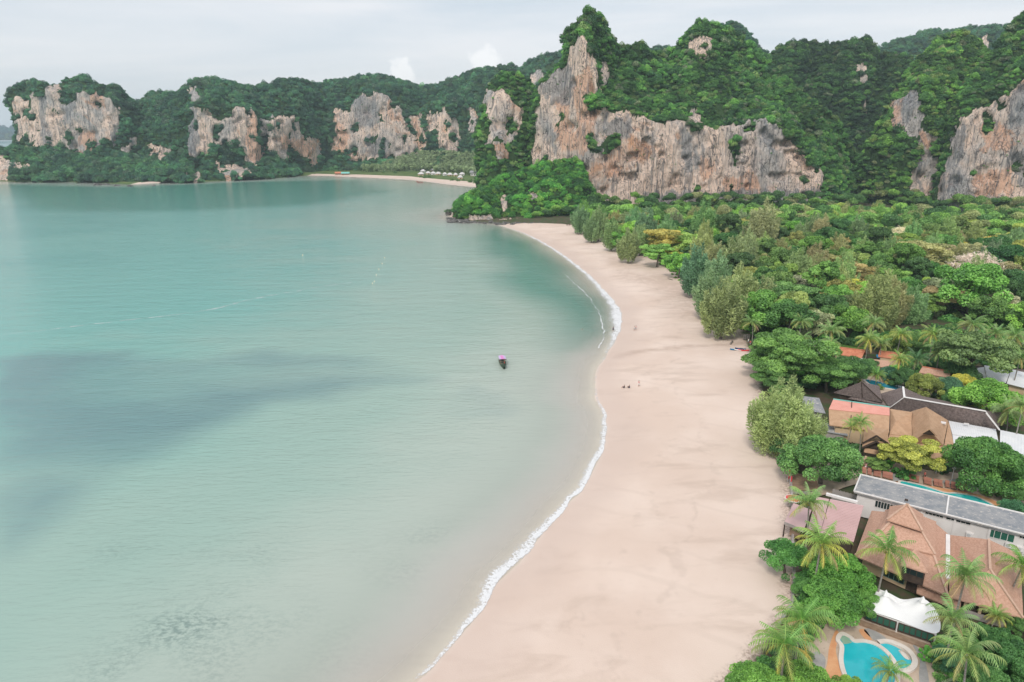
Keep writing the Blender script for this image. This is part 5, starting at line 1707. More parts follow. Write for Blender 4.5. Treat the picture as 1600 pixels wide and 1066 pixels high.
MB().prism(ccw([tuple(p) for p in inset([hl, hr, hbr, hbl], 0.15)]), 8.6, 9.45).build('clerestory_wall', M_DKWOOD, B)
MB().prism(ccw([tuple(p) for p in inset([fl, fr, br, bl], 0.15)]), 6.9, 7.42).build('clerestory_wall', M_DKWOOD, B)
# front dormer
d1, d2, d3, d4, da = P(1407, 882, 7.6), P(1450, 896, 7.6), P(1452, 872, 7.6), P(1410, 862, 7.6), P(1429, 858, 9.0)
MB().slab([[d1, d2, da], [d2, d3, da], [d3, d4, da], [d4, d1, da]], 0.18).build('dormer_roof', M_SHINGLE, B)
dw = inset([d1, d2, d3, d4], 0.35)
MB().prism(ccw([tuple(p) for p in dw]), 5.2, 7.5).build('dormer_wall', M_DKWOOD, B)
a_, b_ = Vector((dw[0].x, dw[0].y, 0)), Vector((dw[1].x, dw[1].y, 0))
window_on(B, a_, b_, 0.15, (b_ - a_).length - 0.15, 6.3, 7.4, 3, M_DKWOOD, M_GLASS)
# right wing
A_, Bq, Cq, Dq, Eq, Gq = P(1545, 843, 8.6), P(1547, 890, 9.2), P(1484, 836, 5.7), P(1483, 932, 5.0), P(1599, 966, 5.0), P(1594, 866, 5.4)
MB().slab([[Dq, Bq, A_, Cq], [Dq, Eq, Bq], [Eq, Gq, A_, Bq]], 0.2).build('wing_roof', M_SHINGLE, B)
ridge_bars(MB(), [(A_, Bq), (Bq, Eq)], 0.3).build('ridge_cap', M_RIDGE, B)
MB().bar(P(1481, 836, 5.9), P(1481, 905, 5.35), 0.55, 0.25).build('gutter', M_WHITE, B)
wl_ = walls(B, [FL, FR, BRr, BL], ZG, 5.2, M_CREAM, 1.1)
walls(B, [Dq, Eq, Gq, Cq], ZG, 5.2, M_DKWOOD, 1.2)
wp = inset([FL, FR, BRr, BL], 1.1)
a_, b_ = Vector((wp[0].x, wp[0].y, 0)), Vector((wp[1].x, wp[1].y, 0))
LW = (b_ - a_).length
window_on(B, a_, b_, LW * 0.30, LW * 0.56, ZG + 0.6, 4.7, 4, M_GREENFR, M_GLASS, rows=2)
MB().box(a_.lerp(b_, 0.66) + Vector((0, 0, 3.6)) - Vector((0.05, 0.12, 0)), (LW * 0.14, 0.12, 2.0), math.atan2(b_.y - a_.y, b_.x - a_.x)).build('door', M_DKWOOD, B)
wp2 = inset([Dq, Eq, Gq, Cq], 1.2)
for k in range(5):
    q = Vector(wp2[0]).lerp(Vector(wp2[1]), k / 4)
    q = q + (Vector(Dq[:2]) - Vector(wp2[0])) * 0.55
    MB().box((q.x, q.y, 3.75), (0.35, 0.35, 2.6), R(-34)).build('post', M_CREAM, B)
MB().box(Vector(wp2[0]).lerp(Vector(wp2[1]), 0.55).to_3d() + Vector((-0.55, -0.9, 3.0)), (LW * 0.75, 0.3, 0.9), math.atan2(wp2[1].y - wp2[0].y, wp2[1].x - wp2[0].x)).build('veranda_wall', M_GREYWOOD, B)
# lean-to below the eave
le = [P(1432, 926, 3.4), P(1500, 955, 3.4), P(1502, 938, 4.4), P(1434, 908, 4.4)]
MB().slab([le], 0.15).build('lean_to_roof', M_SHINGLE, B)

# --- long white building with flat roof
B = thing('long_building', 'long white flat roofed building with a stained grey roof', 'building')
E1 = Vector((0.832, -0.555, 0))
z7 = 7.0
r0, r1 = P(1334.5, 768, z7), P(1345, 742, z7)
L_ = 42.0
q0, q1 = r0 + E1 * L_, r1 + E1 * L_
MB().slab([[r0, q0, q1, r1]], 0.3).build('roof', M_CONC, B)
ed = MB()
for a, b in ((r0, q0), (r0, r1), (r1, q1)):
    ed.bar(a + Vector((0, 0, 0.06)), b + Vector((0, 0, 0.06)), 0.22, 0.2)
ed.build('roof_edge', M_WHITE, B)
dv = r0 + E1 * 13.3
MB().bar(dv + Vector((0, 0, 0.08)), dv + (r1 - r0) + Vector((0, 0, 0.08)), 0.24, 0.22).build('roof_divider', M_WHITE, B)
ins = (r1 - r0).normalized() * 0.55
w0, w1 = r0 + ins + E1 * 0.5, q0 + ins
MB().prism(ccw([(w0.x, w0.y), (w1.x, w1.y), ((w1 + (r1 - r0) - 2 * ins).x, (w1 + (r1 - r0) - 2 * ins).y), ((w0 + (r1 - r0) - 2 * ins).x, (w0 + (r1 - r0) - 2 * ins).y)]), ZG, z7 - 0.3).build('wall', M_WHITE, B)


def u_of(px_, py_):
    q = on_wall(px_, py_, w0, w1)
    return (q - w0).dot(E1), q.z


ua, za = u_of(1368, 783)
ub, zb = u_of(1404, 797)
window_on(B, w0, w1, ua, ub, 4.9, 6.2, 8, M_WHITE, M_GLASS)
uc, zc_ = u_of(1543, 832)
ud, zd_ = u_of(1584, 845)
window_on(B, w0, w1, uc, ud, 4.9, 6.3, 4, M_WHITE, M_GGLASS)
for (xa, ya, xb, yb) in ((1446, 800, 1474, 806), (1478, 811, 1516, 821), (1592, 842, 1612, 848)):
    u_, _ = u_of(xa, ya)
    v_2, _ = u_of(xb, yb)
    window_on(B, w0, w1, u_, v_2, 6.0, 6.45, 5, M_WHITE, M_GLASS, 'vent_window', fw=0.05)
for k in range(5):
    u_ = 9.5 + 4.6 * k
    MB().box(w0 + E1 * u_ + Vector((0, 0, -z7 + (ZG + 6.65) / 2)) - ins.normalized() * 0.06, (0.3, 0.12, 6.6 - ZG), math.atan2(E1.y, E1.x)).build('pilaster', M_WHITE, B)
for i, (x, y, lab) in enumerate(((1515, 836, 'white air conditioner on the long wall, leftmost of three'), (1576, 852, 'white air conditioner under the green glass window'), (1594, 858, 'white air conditioner at the right edge of the photo'))):
    q = on_wall(x, y, w0, w1, 0.2)
    ac = thing('air_conditioner', lab, 'air conditioner', q, math.atan2(E1.y, E1.x), 'air conditioners on the long wall')
    MB().box((0, 0, 0), (0.95, 0.36, 0.7)).build('casing', M_WHITE, ac)
    fan = MB().tube([(-0.12, -0.18, 0), (-0.12, -0.21, 0)], [0.27, 0.25], 14)
    fan.build('fan_grille', M_GREYMET, ac)
    MB().bar((-0.35, 0.0, -0.4), (0.35, 0.0, -0.4), 0.4, 0.06).build('bracket', M_GREYMET, ac)
q = P(1416, 783, 7.2)
sp_ = thing('roof_lamp', 'small black floodlight on the edge of the flat roof', 'lamp', q, R(-34))
MB().box((0, 0, 0.2), (0.5, 0.25, 0.28)).build('lamp_head', M_DKWOOD, sp_)
MB().box((0, 0, 0.0), (0.1, 0.1, 0.2)).build('bracket', M_GREYMET, sp_)

# --- pink roofed kitchen and beach bar
B = thing('pink_roof_building', 'low building with a ribbed pink metal roof', 'building')
p1, p2, p3_, p4 = P(1297, 780, 6.2), P(1349.5, 790, 6.2), P(1334, 846.5, 5.2), P(1282, 833, 5.2)
MB().slab([[p4, p3_, p2, p1]], 0.12).build('roof', M_PINK, B)
e_, s_ = (p2 - p1), (p4 - p1)
rib = MB()
for k in range(1, 24):
    a = p1 + s_ * (k / 24) + Vector((0, 0, 0.03))
    b = p2 + (p3_ - p2) * (k / 24) + Vector((0, 0, 0.03))
    rib.bar(a, b, 0.05, 0.05)
tag(rib.build('roof_ribs', M_PINK, B), kind='stuff')
o1, o2, o3, o4 = P(1276, 776, 5.9), P(1295.5, 780, 6.0), P(1282, 832, 5.1), P(1262, 827, 5.0)
MB().slab([[o4, o3, o2, o1]], 0.12).build('side_roof', M_PINK, B)
MB().prism(ccw([tuple(p) for p in inset([p1, p2, p3_, p4], 0.5)]), ZG, 5.0).build('wall', M_DKWOOD, B)
pa, pb = P(1291, 772, 6.3), P(1340, 785, 6.3)
MB().bar(pa, pb, 0.5, 0.4).build('parapet', M_WHITE, B)
B = thing('beach_bar', 'open beach bar with a faded pink sloping roof on the sea wall', 'hut')
b1, b2, b3, b4 = P(1240, 786, 6.0), P(1268, 797, 6.0), P(1256, 828, 5.2), P(1226, 815, 5.2)
MB().slab([[b4, b3, b2, b1]], 0.14).build('roof', M_PINK, B)
MB().bar(b4 - Vector((0, 0, 0.25)), b3 - Vector((0, 0, 0.25)), 0.1, 0.5).build('fascia', M_GREYWOOD, B)
for q in (b1, b2, b3, b4):
    qi = Vector(((q.x + 0.1 * (b2.x - q.x)), q.y, 0))
    MB().box((q.x * 0.985 + 0.015 * b2.x, q.y, (ZG + q.z - 0.2) / 2), (0.16, 0.16, q.z - 0.2 - ZG), 0).build('post', M_DKWOOD, B)
MB().prism(ccw([tuple(p) for p in inset([b1, b2, b3, b4], 1.0)]), ZG, ZG + 1.1).build('counter', M_WOOD, B)

# --- wooden screen, deck, sea wall
SW = [P(1228, 690, 2.0), P(1234, 735, 2.0), P(1237, 790, 2.0), P(1238, 850, 2.0), P(1240, 905, 2.0), P(1237, 950, 2.0), P(1215, 985, 2.0)]
w_ = thing('sea_wall', 'low weathered grey concrete wall between the sand and the resort', 'wall')
for k in range(len(SW) - 1):
    a, b = SW[k], SW[k + 1]
    MB().bar((a.x, a.y, 2.2), (b.x, b.y, 2.2), 0.35, 1.5).build('wall_section', M_GREYWOOD, w_)
f_ = thing('wooden_screen', 'grey plank screen behind the pink roof', 'fence')
a, b = P(1301, 766, 4.6), P(1343, 777, 4.6)
n_ = 22
for k in range(n_):
    q = a.lerp(b, (k + 0.5) / n_)
    if k == 0:
        pl = MB().box((0, 0, 0), ((b - a).length / n_ * 0.86, 0.05, 2.2), 0)
        plm = pl.mesh('plank', M_GREYWOOD)
    link('plank', plm, f_, (q.x, q.y, 3.75 + 0.06 * math.sin(k * 2.3)), (0, 0, math.atan2(b.y - a.y, b.x - a.x)))
MB().bar((a.x, a.y + 0.06, 4.6), (b.x, b.y + 0.06, 4.6), 0.08, 0.12).build('rail', M_GREYWOOD, f_)
dk = [P(1237, 738, 2.9), P(1275, 745, 2.9), P(1280, 768, 2.9), P(1238, 765, 2.9)]
d_ = thing('wooden_deck', 'brown wooden beach deck behind the sea wall', 'deck')
da_, db_, dc_, dd_ = dk[3], dk[2], dk[1], dk[0]
for k in range(16):
    p_, q_2 = da_.lerp(dd_, (k + 0.06) / 16), db_.lerp(dc_, (k + 0.06) / 16)
    r_2, s_2 = db_.lerp(dc_, (k + 0.94) / 16), da_.lerp(dd_, (k + 0.94) / 16)
    MB().slab([[p_, q_2, r_2, s_2]], 0.08).build('plank', M_WOOD, d_)
MB().prism(ccw([(p.x, p.y) for p in inset([(q.x, q.y) for q in dk], 0.2)]), 1.6, 2.8).build('base', M_GREYWOOD, d_)
for i, (x, y, z, lab) in enumerate(((1233, 733, 5.2, 'tall red beach flag on the sea wall, further one'), (1236, 742, 4.6, 'shorter red beach flag on the sea wall, nearer one'))):
    q = P(x, y, z)
    fl_ = thing('beach_flag', lab, 'flag', (q.x, q.y, 2.6), 0, 'red beach flags')
    MB().tube([(0, 0, 0), (0, 0, z - 2.5)], 0.04, 6).build('pole', M_GREYMET, fl_)
    MB().add(*quad_panel([(0.03, 0, 0.5), (0.34, 0.03, 0.6), (0.30, -0.02, z - 3.0), (0.03, 0, z - 2.6)], Vector((0, 0.03, 0)), 1.0)).build('cloth', M_RED, fl_)
q = P(1240, 777, 4.6)
um = thing('beach_umbrella', 'red parasol with a white rim beside the beach bar', 'umbrella', (q.x, q.y, 2.6))
MB().tube([(0, 0, 0), (0, 0, 2.0)], 0.04, 6).build('pole', M_GREYMET, um)
mb = MB()
vs = [(0, 0, 2.25)] + [(1.35 * math.cos(k * math.pi / 4), 1.35 * math.sin(k * math.pi / 4), 1.75) for k in range(8)]
mb.add(vs, [(0, 1 + k, 1 + (k + 1) % 8) for k in range(8)])
mb.add([(v[0], v[1], v[2] - 0.04) for v in vs], [(0, 1 + (k + 1) % 8, 1 + k) for k in range(8)])
mb.build('canopy', M_RED, um)
mb = MB()
for k in range(8):
    mb.bar(vs[1 + k], vs[1 + (k + 1) % 8], 0.06, 0.16)
mb.build('rim', M_WHITE, um)

# --- tan roofed lobby group
B = thing('lobby_building', 'resort lobby with tan shingle hip roofs and gabled entrance', 'building')
t1, t2, t3, t4 = P(1295, 640, 8.0), P(1390, 650, 8.0), P(1389, 676, 6.0), P(1296, 664, 6.0)
MB().slab([[t4, t3, t2, t1]], 0.2).build('long_roof', M_THATCH, B)
s1, s2 = P(1302, 624, 8.6), P(1390, 636.5, 8.6)
MB().slab([[t1 + Vector((0, 0, 0.12)), t2 + Vector((0, 0, 0.12)), s2, s1]], 0.1).build('metal_roof', M_SALMON, B)
MB().bar(s1, s2, 0.35, 0.25).build('ridge_cap', M_TEALROOF, B)
MB().bar(P(1331, 628, 8.9), P(1329, 668, 6.3), 0.16, 0.2).build('roof_seam', M_DKWOOD, B)
# middle roof with folds
m1, m2, m3, m4 = P(1391, 639, 8.0), P(1425, 644, 8.0), P(1427, 683, 5.6), P(1390, 678, 5.6)
mm = P(1400, 658, 7.4)
mm2 = P(1424, 662, 6.8)
MB().slab([[m4, mm, m1], [m4, m3, mm2, mm], [mm, mm2, m2, m1]], 0.2).build('middle_roof', M_THATCH, B)
l1, l2, l3, l4 = P(1390, 678, 5.5), P(1428, 684, 5.5), P(1432, 706, 4.4), P(1384, 700, 4.4)
MB().slab([[l4, l3, l2, l1]], 0.18).build('front_roof', M_THATCH, B)
MB().bar(P(1390, 641, 8.2), P(1390, 672, 6.1), 0.18, 0.3).build('roof_seam', M_DKWOOD, B)
# entrance gables
g0, g1, g2, g3, g4 = P(1352, 666, 7.6), P(1370, 680, 8.2), P(1348, 692, 5.8), P(1388, 692, 6.2), P(1388, 671, 7.6)
MB().slab([[g2, g1, g0]], 0.18).build('gable_roof', M_THATCH, B)
MB().slab([[g1, g3, g4]], 0.18).build('gable_roof', M_THATCH, B)
MB().slab([[g0, g1, g4]], 0.18).build('gable_roof', M_THATCH, B)


def barge(l, a, r, w=0.35):
    mb_ = MB()
    mb_.bar(l, a, 0.14, w)
    mb_.bar(a, r, 0.14, w)
    return mb_


sh_f = Vector((-0.25, -0.35, 0))
barge(g2 + sh_f, g1 + sh_f, g3 + sh_f).build('barge_board', M_DKWOOD, B)
h2, h1, h3 = P(1347, 699, 5.3), P(1370, 688.5, 7.2), P(1383, 700, 5.3)
MB().slab([[h2, h1, g2]], 0.15).build('gable_roof', M_THATCH, B)
MB().slab([[h1, h3, g3], [g2, h1, g3]], 0.15).build('gable_roof', M_THATCH, B)
barge(h2 + sh_f, h1 + sh_f, h3 + sh_f).build('barge_board', M_DKWOOD, B)
k1, k2, k3_, k4 = P(1351, 700, 5.1), P(1380, 705, 5.1), P(1378, 711, 4.4), P(1350, 706, 4.4)
MB().slab([[k4, k3_, k2, k1]], 0.15).build('porch_roof', M_THATCH, B)
MB().add(*quad_panel([P(1353, 699, 5.2), P(1379, 703, 5.2), P(1370, 690, 6.8)] + [P(1369.9, 690, 6.8)], Vector((0.05, 0.08, 0)), 1.0)).build('gable_wall', M_DKWOOD, B)
for x, y in ((1351, 727), (1377, 731)):
    q = P(x, y, ZG)
    MB().box((q.x, q.y, 3.4), (0.4, 0.4, 1.95), R(-34)).build('post', M_CREAM, B)
# big hip with gablet
r_a, r_b = P(1447, 636, 10.2), P(1452, 672, 9.2)
e1_, e2_, e3_, e4_ = P(1423.5, 643, 7.6), P(1427, 690, 5.8), P(1474, 696, 5.4), P(1481.5, 657, 6.6)
e5_, e6_ = P(1429, 706, 4.6), P(1480, 724, 4.4)
MB().slab([[e1_, e2_, r_b, r_a], [e2_, e3_, r_b], [e3_, e4_, r_a, r_b]], 0.2).build('hip_roof', M_THATCH, B)
MB().slab([[e5_, e6_, P(1475, 697, 5.2), P(1426, 691, 5.5)], [e6_, P(1490, 692, 4.9), P(1482.5, 658, 6.3), P(1475, 697, 5.2)]], 0.2).build('skirt_roof', M_THATCH, B)
ga, gb, gc = P(1439, 677.5, 8.3), P(1463.5, 681, 8.0), P(1452, 671.5, 9.4)
nn = Vector((-0.35, -0.5, 0.15))
MB().add(*quad_panel([ga, gb, gc, gc], nn, 0.4)).build('gablet', M_DKWOOD, B)
barge(ga + nn * 0.5, gc + nn * 0.5 + Vector((0, 0, 0.2)), gb + nn * 0.5, 0.25).build('barge_board', M_THATCH, B)
sk = P(1474, 661.5, 7.3)
MB().box(sk + Vector((0, 0, 0.1)), (0.9, 0.7, 0.3), R(-34)).build('roof_vent', M_WHITE, B)
MB().prism(ccw([tuple(p) for p in inset([t4, t3, t2, t1], 1.0)]), ZG, 5.9).build('wall', M_CREAM, B)
MB().prism(ccw([tuple(p) for p in inset([e1_, e5_, e6_, P(1490, 692, 4.9), e4_], 1.3)]), ZG, 4.6).build('wall', M_CREAM, B)
MB().prism(ccw([tuple(p) for p in inset([m1, m2, l3, l4], 1.0)]), ZG, 4.5).build('wall', M_DKWOOD, B)
fw_ = inset([e1_, e5_, e6_, P(1490, 692, 4.9), e4_], 1.3)
a_, b_ = Vector((fw_[1].x, fw_[1].y, 0)), Vector((fw_[2].x, fw_[2].y, 0))
window_on(B, a_, b_, 1.0, (b_ - a_).length - 1.0, 3.2, 4.4, 5, M_CREAM, M_GLASS)

# --- grey roofs hidden behind the big casuarina
B = thing('shed', 'low shed with a mottled grey metal roof behind the big casuarina', 'shed')
MB().slab([[P(1252, 640, 4.6), P(1290, 646, 4.6), P(1280, 622, 5.4), P(1246, 618, 5.4)]], 0.12).build('roof', M_CONC, B)
MB().slab([[P(1256, 668, 4.2), P(1325, 681, 4.2), P(1322, 668, 4.9), P(1262, 655, 4.9)]], 0.12).build('front_roof', M_CONC, B)
MB().prism(ccw([tuple(p) for p in inset([P(1252, 640, 4.6), P(1290, 646, 4.6), P(1280, 622, 5.4), P(1246, 618, 5.4)], 0.7)]), ZG, 4.5).build('wall', M_GREYWOOD, B)
MB().prism(ccw([tuple(p) for p in inset([P(1256, 668, 4.2), P(1325, 681, 4.2), P(1322, 668, 4.9), P(1262, 655, 4.9)], 0.6)]), ZG, 4.1).build('wall', M_GREYWOOD, B)

# --- long dark shingle roof with white ridges
B = thing('dark_roof_building', 'long building under a dark shingle roof with white ridge caps', 'building')
u1, u2, u3, u4 = P(1413, 621, 9.4), P(1540, 643, 9.4), P(1560, 671, 5.8), P(1391, 637, 6.2)
u5 = P(1411, 605, 9.6)
u6 = P(1373, 616, 6.0)
u7, u8 = P(1567, 645, 5.8), P(1441, 619, 5.8)
MB().slab([[u4, u3, u2, u1]], 0.2).build('south_roof', M_DKSHING, B)
MB().slab([[u6, u4, u1, u5]], 0.2).build('west_roof', M_DKSHING, B)
MB().slab([[u1, u2, u7, u8], [u5, u1, u8]], 0.2).build('north_roof', M_DKSHING, B)
MB().slab([[u3, u7, u2]], 0.2).build('hip_end', M_DKSHING, B)
ridge_bars(MB(), [(u1, u2), (u1, u4), (u1, u5), (u2 + Vector((0, 0, .0)), u3)], 0.42).build('ridge_cap', M_WHITE, B)
MB().prism(ccw([tuple(p) for p in inset([u4, u3, u7, u8], 1.2)]), ZG, 5.8).build('wall', M_CREAM, B)
q = P(1500, 645, 7.8)
for k in range(2):
    MB().box(q + Vector((0.6 * k, -0.4 * k, 0.15)), (0.5, 0.45, 0.5), R(-34)).build('roof_vent', M_WHITE, B)
MB().bar(P(1506, 661.5, 6.6), P(1514, 662.5, 6.6), 0.4, 0.1).build('skylight', M_WHITE, B)
B = thing('pyramid_roof_pavilion', 'pavilion with a brown pyramid shingle roof and an upper cap', 'pavilion')
ap = P(1346, 597, 10.2)
y1, y2, y3, y4 = P(1303, 613, 6.4), P(1347, 622, 6.2), P(1379, 628, 6.4), P(1374, 603, 6.6)
MB().slab([[y1, y2, ap], [y2, y3, ap], [y3, y4, ap], [y4, y1, ap]], 0.2).build('upper_roof', M_DKSHING, B)
ridge_bars(MB(), [(y2, ap), (y3, ap)], 0.25).build('ridge_cap', M_DKWOOD, B)
y5, y6, y7 = P(1326, 622, 5.6), P(1385, 634, 5.6), P(1345, 620, 6.4)
MB().slab([[y5, y6, P(1380, 627, 6.2), P(1336, 619, 6.3)]], 0.2).build('lower_roof', M_DKSHING, B)
MB().prism(ccw([tuple(p) for p in inset([y1, y2, y3, y4], 1.0)]), ZG, 6.3).build('wall', M_DKWOOD, B)

# --- white metal roofs on the right
B = thing('white_roof_building', 'building with low white metal roofs beside the tan hip roof', 'building')
v1, v2, v3, v4 = P(1482, 657.5, 6.0), P(1556, 671, 6.0), P(1560, 690, 5.4), P(1488, 678, 5.4)
MB().slab([[v4, v3, v2, v1]], 0.15).build('roof', M_WMETAL, B)
v5, v6, v7, v8 = P(1488, 679, 5.2), P(1560, 691, 5.2), P(1556, 716, 4.6), P(1492, 704, 4.6)
MB().slab([[v8, v7, v6, v5]], 0.15).build('front_roof', M_WMETAL, B)
x1, x2, x3, x4 = P(1563, 672, 6.2), P(1660, 692, 6.2), P(1660, 740, 4.8), P(1562, 716, 4.8)
MB().slab([[x4, x3, x2, x1]], 0.15).build('right_roof', M_WMETAL, B)
MB().bar(P(1541, 645, 9.7), P(1562, 672, 6.6), 0.5, 0.2).build('hip_cap', M_WHITE, B)
for q in ([v1, v2, v7, v8], [x1, x2, x3, x4]):
    MB().prism(ccw([tuple(p) for p in inset(q, 0.9)]), ZG, 4.5).build('wall', M_WHITE, B)
rib = MB()
for k in range(1, 20):
    f = k / 20
    rib.bar(v1.lerp(v2, f) + Vector((0, 0, .03)), v4.lerp(v3, f) + Vector((0, 0, .03)), 0.06, 0.05)
    rib.bar(x1.lerp(x2, f) + Vector((0, 0, .03)), x4.lerp(x3, f) + Vector((0, 0, .03)), 0.06, 0.05)
tag(rib.build('roof_ribs', M_WMETAL, B), kind='stuff')
B = thing('white_roof_hall', 'white ribbed metal roof hall among palms at the upper right', 'building')
v1, v2, v3, v4 = P(1538, 571, 6.5), P(1580, 576, 6.5), P(1572, 598, 5.4), P(1543, 593.5, 5.4)
MB().slab([[v4, v3, v2, v1]], 0.15).build('roof', M_WMETAL, B)
w1_, w2_, w3_, w4_ = P(1521, 576, 6.0), P(1537.5, 573.5, 6.2), P(1542, 593, 5.3), P(1532, 588, 5.3)
MB().slab([[w4_, w3_, w2_, w1_]], 0.15).build('left_roof', M_WMETAL, B)
x1, x2, x3, x4 = P(1580.5, 577, 6.4), P(1625, 588, 6.4), P(1625, 612, 5.3), P(1573, 599, 5.3)
MB().slab([[x4, x3, x2, x1]], 0.15).build('right_roof', M_WMETAL, B)
for q in ([v1, v2, v3, v4], [x1, x2, x3, x4]):
    MB().prism(ccw([tuple(p) for p in inset(q, 0.6)]), ZG, 5.2).build('wall', M_CREAM, B)
pw_ = [P(1545, 596, 5.0), P(1551, 599.5, 5.0), P(1548, 591.5, 6.0)]
MB().slab([[pw_[0], pw_[1], pw_[2]]], 0.2).build('porch_roof', M_TILE, B)
pw_ = [P(1553, 600, 5.0), P(1566, 603, 5.0), P(1555, 594, 6.0)]
MB().slab([[pw_[0], pw_[1], pw_[2]]], 0.2).build('porch_roof', M_TILE, B)

# --- smaller roofs between the palms


def small_roof(name, label, px4, zt, zb, roof_mat, wall_mat, cat='building', ridge=None, zw=None):
    Bq_ = thing(name, label, cat)
    (xa, ya), (xb, yb), (xc, yc), (xd, yd) = px4
    a, b, c__, d = P(xa, ya, zt), P(xb, yb, zt), P(xc, yc, zb), P(xd, yd, zb)
    MB().slab([[d, c__, b, a]], 0.18).build('roof', roof_mat, Bq_)
    back = (a - d)
    back.z = 0
    e, f = a + back * 0.9 + Vector((0, 0, zb - zt)), b + back * 0.9 + Vector((0, 0, zb - zt))
    if ridge:
        MB().slab([[a, b, f, e]], 0.18).build('back_roof', roof_mat, Bq_)
        MB().bar(a + Vector((0, 0, .05)), b + Vector((0, 0, .05)), 0.3, 0.2).build('ridge_cap', ridge, Bq_)
        MB().prism(ccw([tuple(p) for p in inset([d, c__, f, e], 0.5)]), ZG, zb - 0.05).build('wall', wall_mat, Bq_)
    else:
        MB().prism(ccw([tuple(p) for p in inset([d, c__, b, a], 0.5)]), ZG, zb - 0.15).build('wall', wall_mat, Bq_)
    return Bq_


small_roof('tiled_cottage', 'cottage with an orange red tile roof between coconut palms', [(1306, 542), (1352, 548), (1346, 560), (1302, 552)], 6.5, 5.0, M_TILE, M_CREAM, ridge=M_TILE)
small_roof('tiled_cottage', 'bright orange roofed cottage right of the palms', [(1374, 548), (1410, 553), (1406, 562), (1372, 557)], 6.5, 5.0, M_TILE, M_CREAM, ridge=M_TILE)
small_roof('slate_cottage', 'cottage with a dark grey roof and pale ridge behind the green canopy', [(1259, 533), (1287, 536), (1284, 548), (1262, 546)], 6.5, 5.2, M_DKSHING, M_GREYWOOD, ridge=M_WHITE)
small_roof('flat_roof_block', 'small flat roofed block with a bright white roof', [(1330, 558), (1362, 562), (1360, 571), (1336, 569)], 5.2, 5.0, M_WHITE, M_WHITE)
small_roof('tiled_cottage', 'brown tiled cottage right of the white flat roof', [(1360, 561), (1392, 564), (1388, 574), (1357, 572)], 5.6, 4.8, M_SHINGLE, M_CREAM)
small_roof('tiled_cottage', 'brown tiled cottage with cream walls beside the olive round tree', [(1441, 573), (1486, 581), (1484, 590), (1436, 582)], 6.4, 5.2, M_SHINGLE, M_CREAM, ridge=M_TILE)
small_roof('dark_roof_hall', 'hall with a plain dark brown roof crossed by a palm trunk', [(1480, 521), (1524, 525), (1520, 541), (1480, 541)], 7.5, 4.5, M_DKSHING, M_DKWOOD, ridge=M_DKWOOD)
small_roof('teal_roof_hut', 'small hut with a teal metal roof in the beach forest', [(1174, 430), (1190, 429), (1188, 436), (1172, 437)], 6.0, 4.8, M_TEALROOF, M_WOOD, 'hut', ridge=M_TEALROOF)
small_roof('red_roof_hut', 'little hut with a rusty red roof deep in the forest', [(1426, 468), (1454, 470), (1450, 476), (1424, 474)], 8.0, 7.0, M_TILE, M_CREAM, 'hut', ridge=M_TILE)
small_roof('blue_canopy', 'small blue awning in front of the orange roofed cottage', [(1369, 554), (1386, 556), (1385, 559), (1370, 558)], 5.3, 4.8, M_BLUE, M_DKWOOD, 'awning')
small_roof('dark_roof_hall', 'low dark roof showing under the wide feathery tree', [(1500, 569), (1600, 578), (1600, 584), (1500, 574)], 5.0, 4.0, M_DKSHING, M_DKWOOD)

# --- white membrane tent
B = thing('tensile_tent', 'white tensile membrane tent with two peaks beside the pool', 'tent')
corners = [P(1352, 928, 4.3), P(1359, 916, 4.6), P(1384, 926, 5.0), P(1412, 938, 4.7), P(1443, 937, 5.0), P(1466, 962, 4.3), P(1463, 990, 4.2), P(1404, 970, 4.3), P(1352, 951, 4.2)]
k0, k1_ = P(1385, 923, 6.6), P(1443, 933, 6.6)
V, F = [], []
ctr = [tuple(p) for p in corners]
cen = sum((Vector(p) for p in ctr), Vector()) / len(ctr)
n = 26
gx = []
loop = catmull([np.array(p) for p in ctr], 5, True)
m = len(loop)
rings = 12
for j in range(rings + 1):
    f = j / rings
    for p in loop:
        q = Vector(p).lerp(cen, f)
        base = 4.25 + (Vector(p).z - 4.25) * (1 - f)
        z = base + 0.25 * f
        for pk in (k0, k1_):
            dd = math.hypot(q.x - pk.x, q.y - pk.y)
            z = max(z, base + 0.25 * f + 2.2 * math.exp(-dd / 0.75) * (1 if dd > 0.02 else 1))
        V.append((q.x, q.y, z))
F = [(j * m + k, j * m + (k + 1) % m, (j + 1) * m + (k + 1) % m, (j + 1) * m + k) for j in range(rings) for k in range(m)]
MB().add(V, F).build('canopy', M_MEMBRANE, B, True)
for pk in (k0, k1_):
    mb = MB()
    q = Vector((pk.x, pk.y, 0))
    mb.add([(q.x + 0.55 * math.cos(k * math.pi / 2 + .6), q.y + 0.55 * math.sin(k * math.pi / 2 + .6), 5.9) for k in range(4)] + [(q.x, q.y, 6.75)], [(k, (k + 1) % 4, 4) for k in range(4)] + [(3, 2, 1, 0)])
    mb.build('peak_cap', M_MEMBRANE, B)
    MB().tube([(q.x, q.y, ZG), (q.x, q.y, 6.0)], 0.07, 6).build('mast', M_GREYMET, B)
fa, fb, fc = P(1352, 953, 4.15), P(1403, 971, 4.15), P(1462, 991, 4.1)
for a, b in ((fa, fb), (fb, fc)):
    MB().bar(a, b, 0.1, 0.12).build('edge_beam', M_WHITE, B)
for q in (fb, fc):
    MB().bar((q.x, q.y, ZG), (q.x, q.y, 4.15), 0.16, 0.16).build('post', M_WHITE, B)
for a, b, nP in ((fa, fb, 5), (fb, fc, 6)):
    a2, b2 = Vector((a.x, a.y, 0)), Vector((b.x, b.y, 0))
    window_on(B, a2, b2, 0.15, (b2 - a2).length - 0.15, ZG + 0.35, 4.05, nP, M_DKWOOD, M_GGLASS, 'glass_front', fw=0.12)
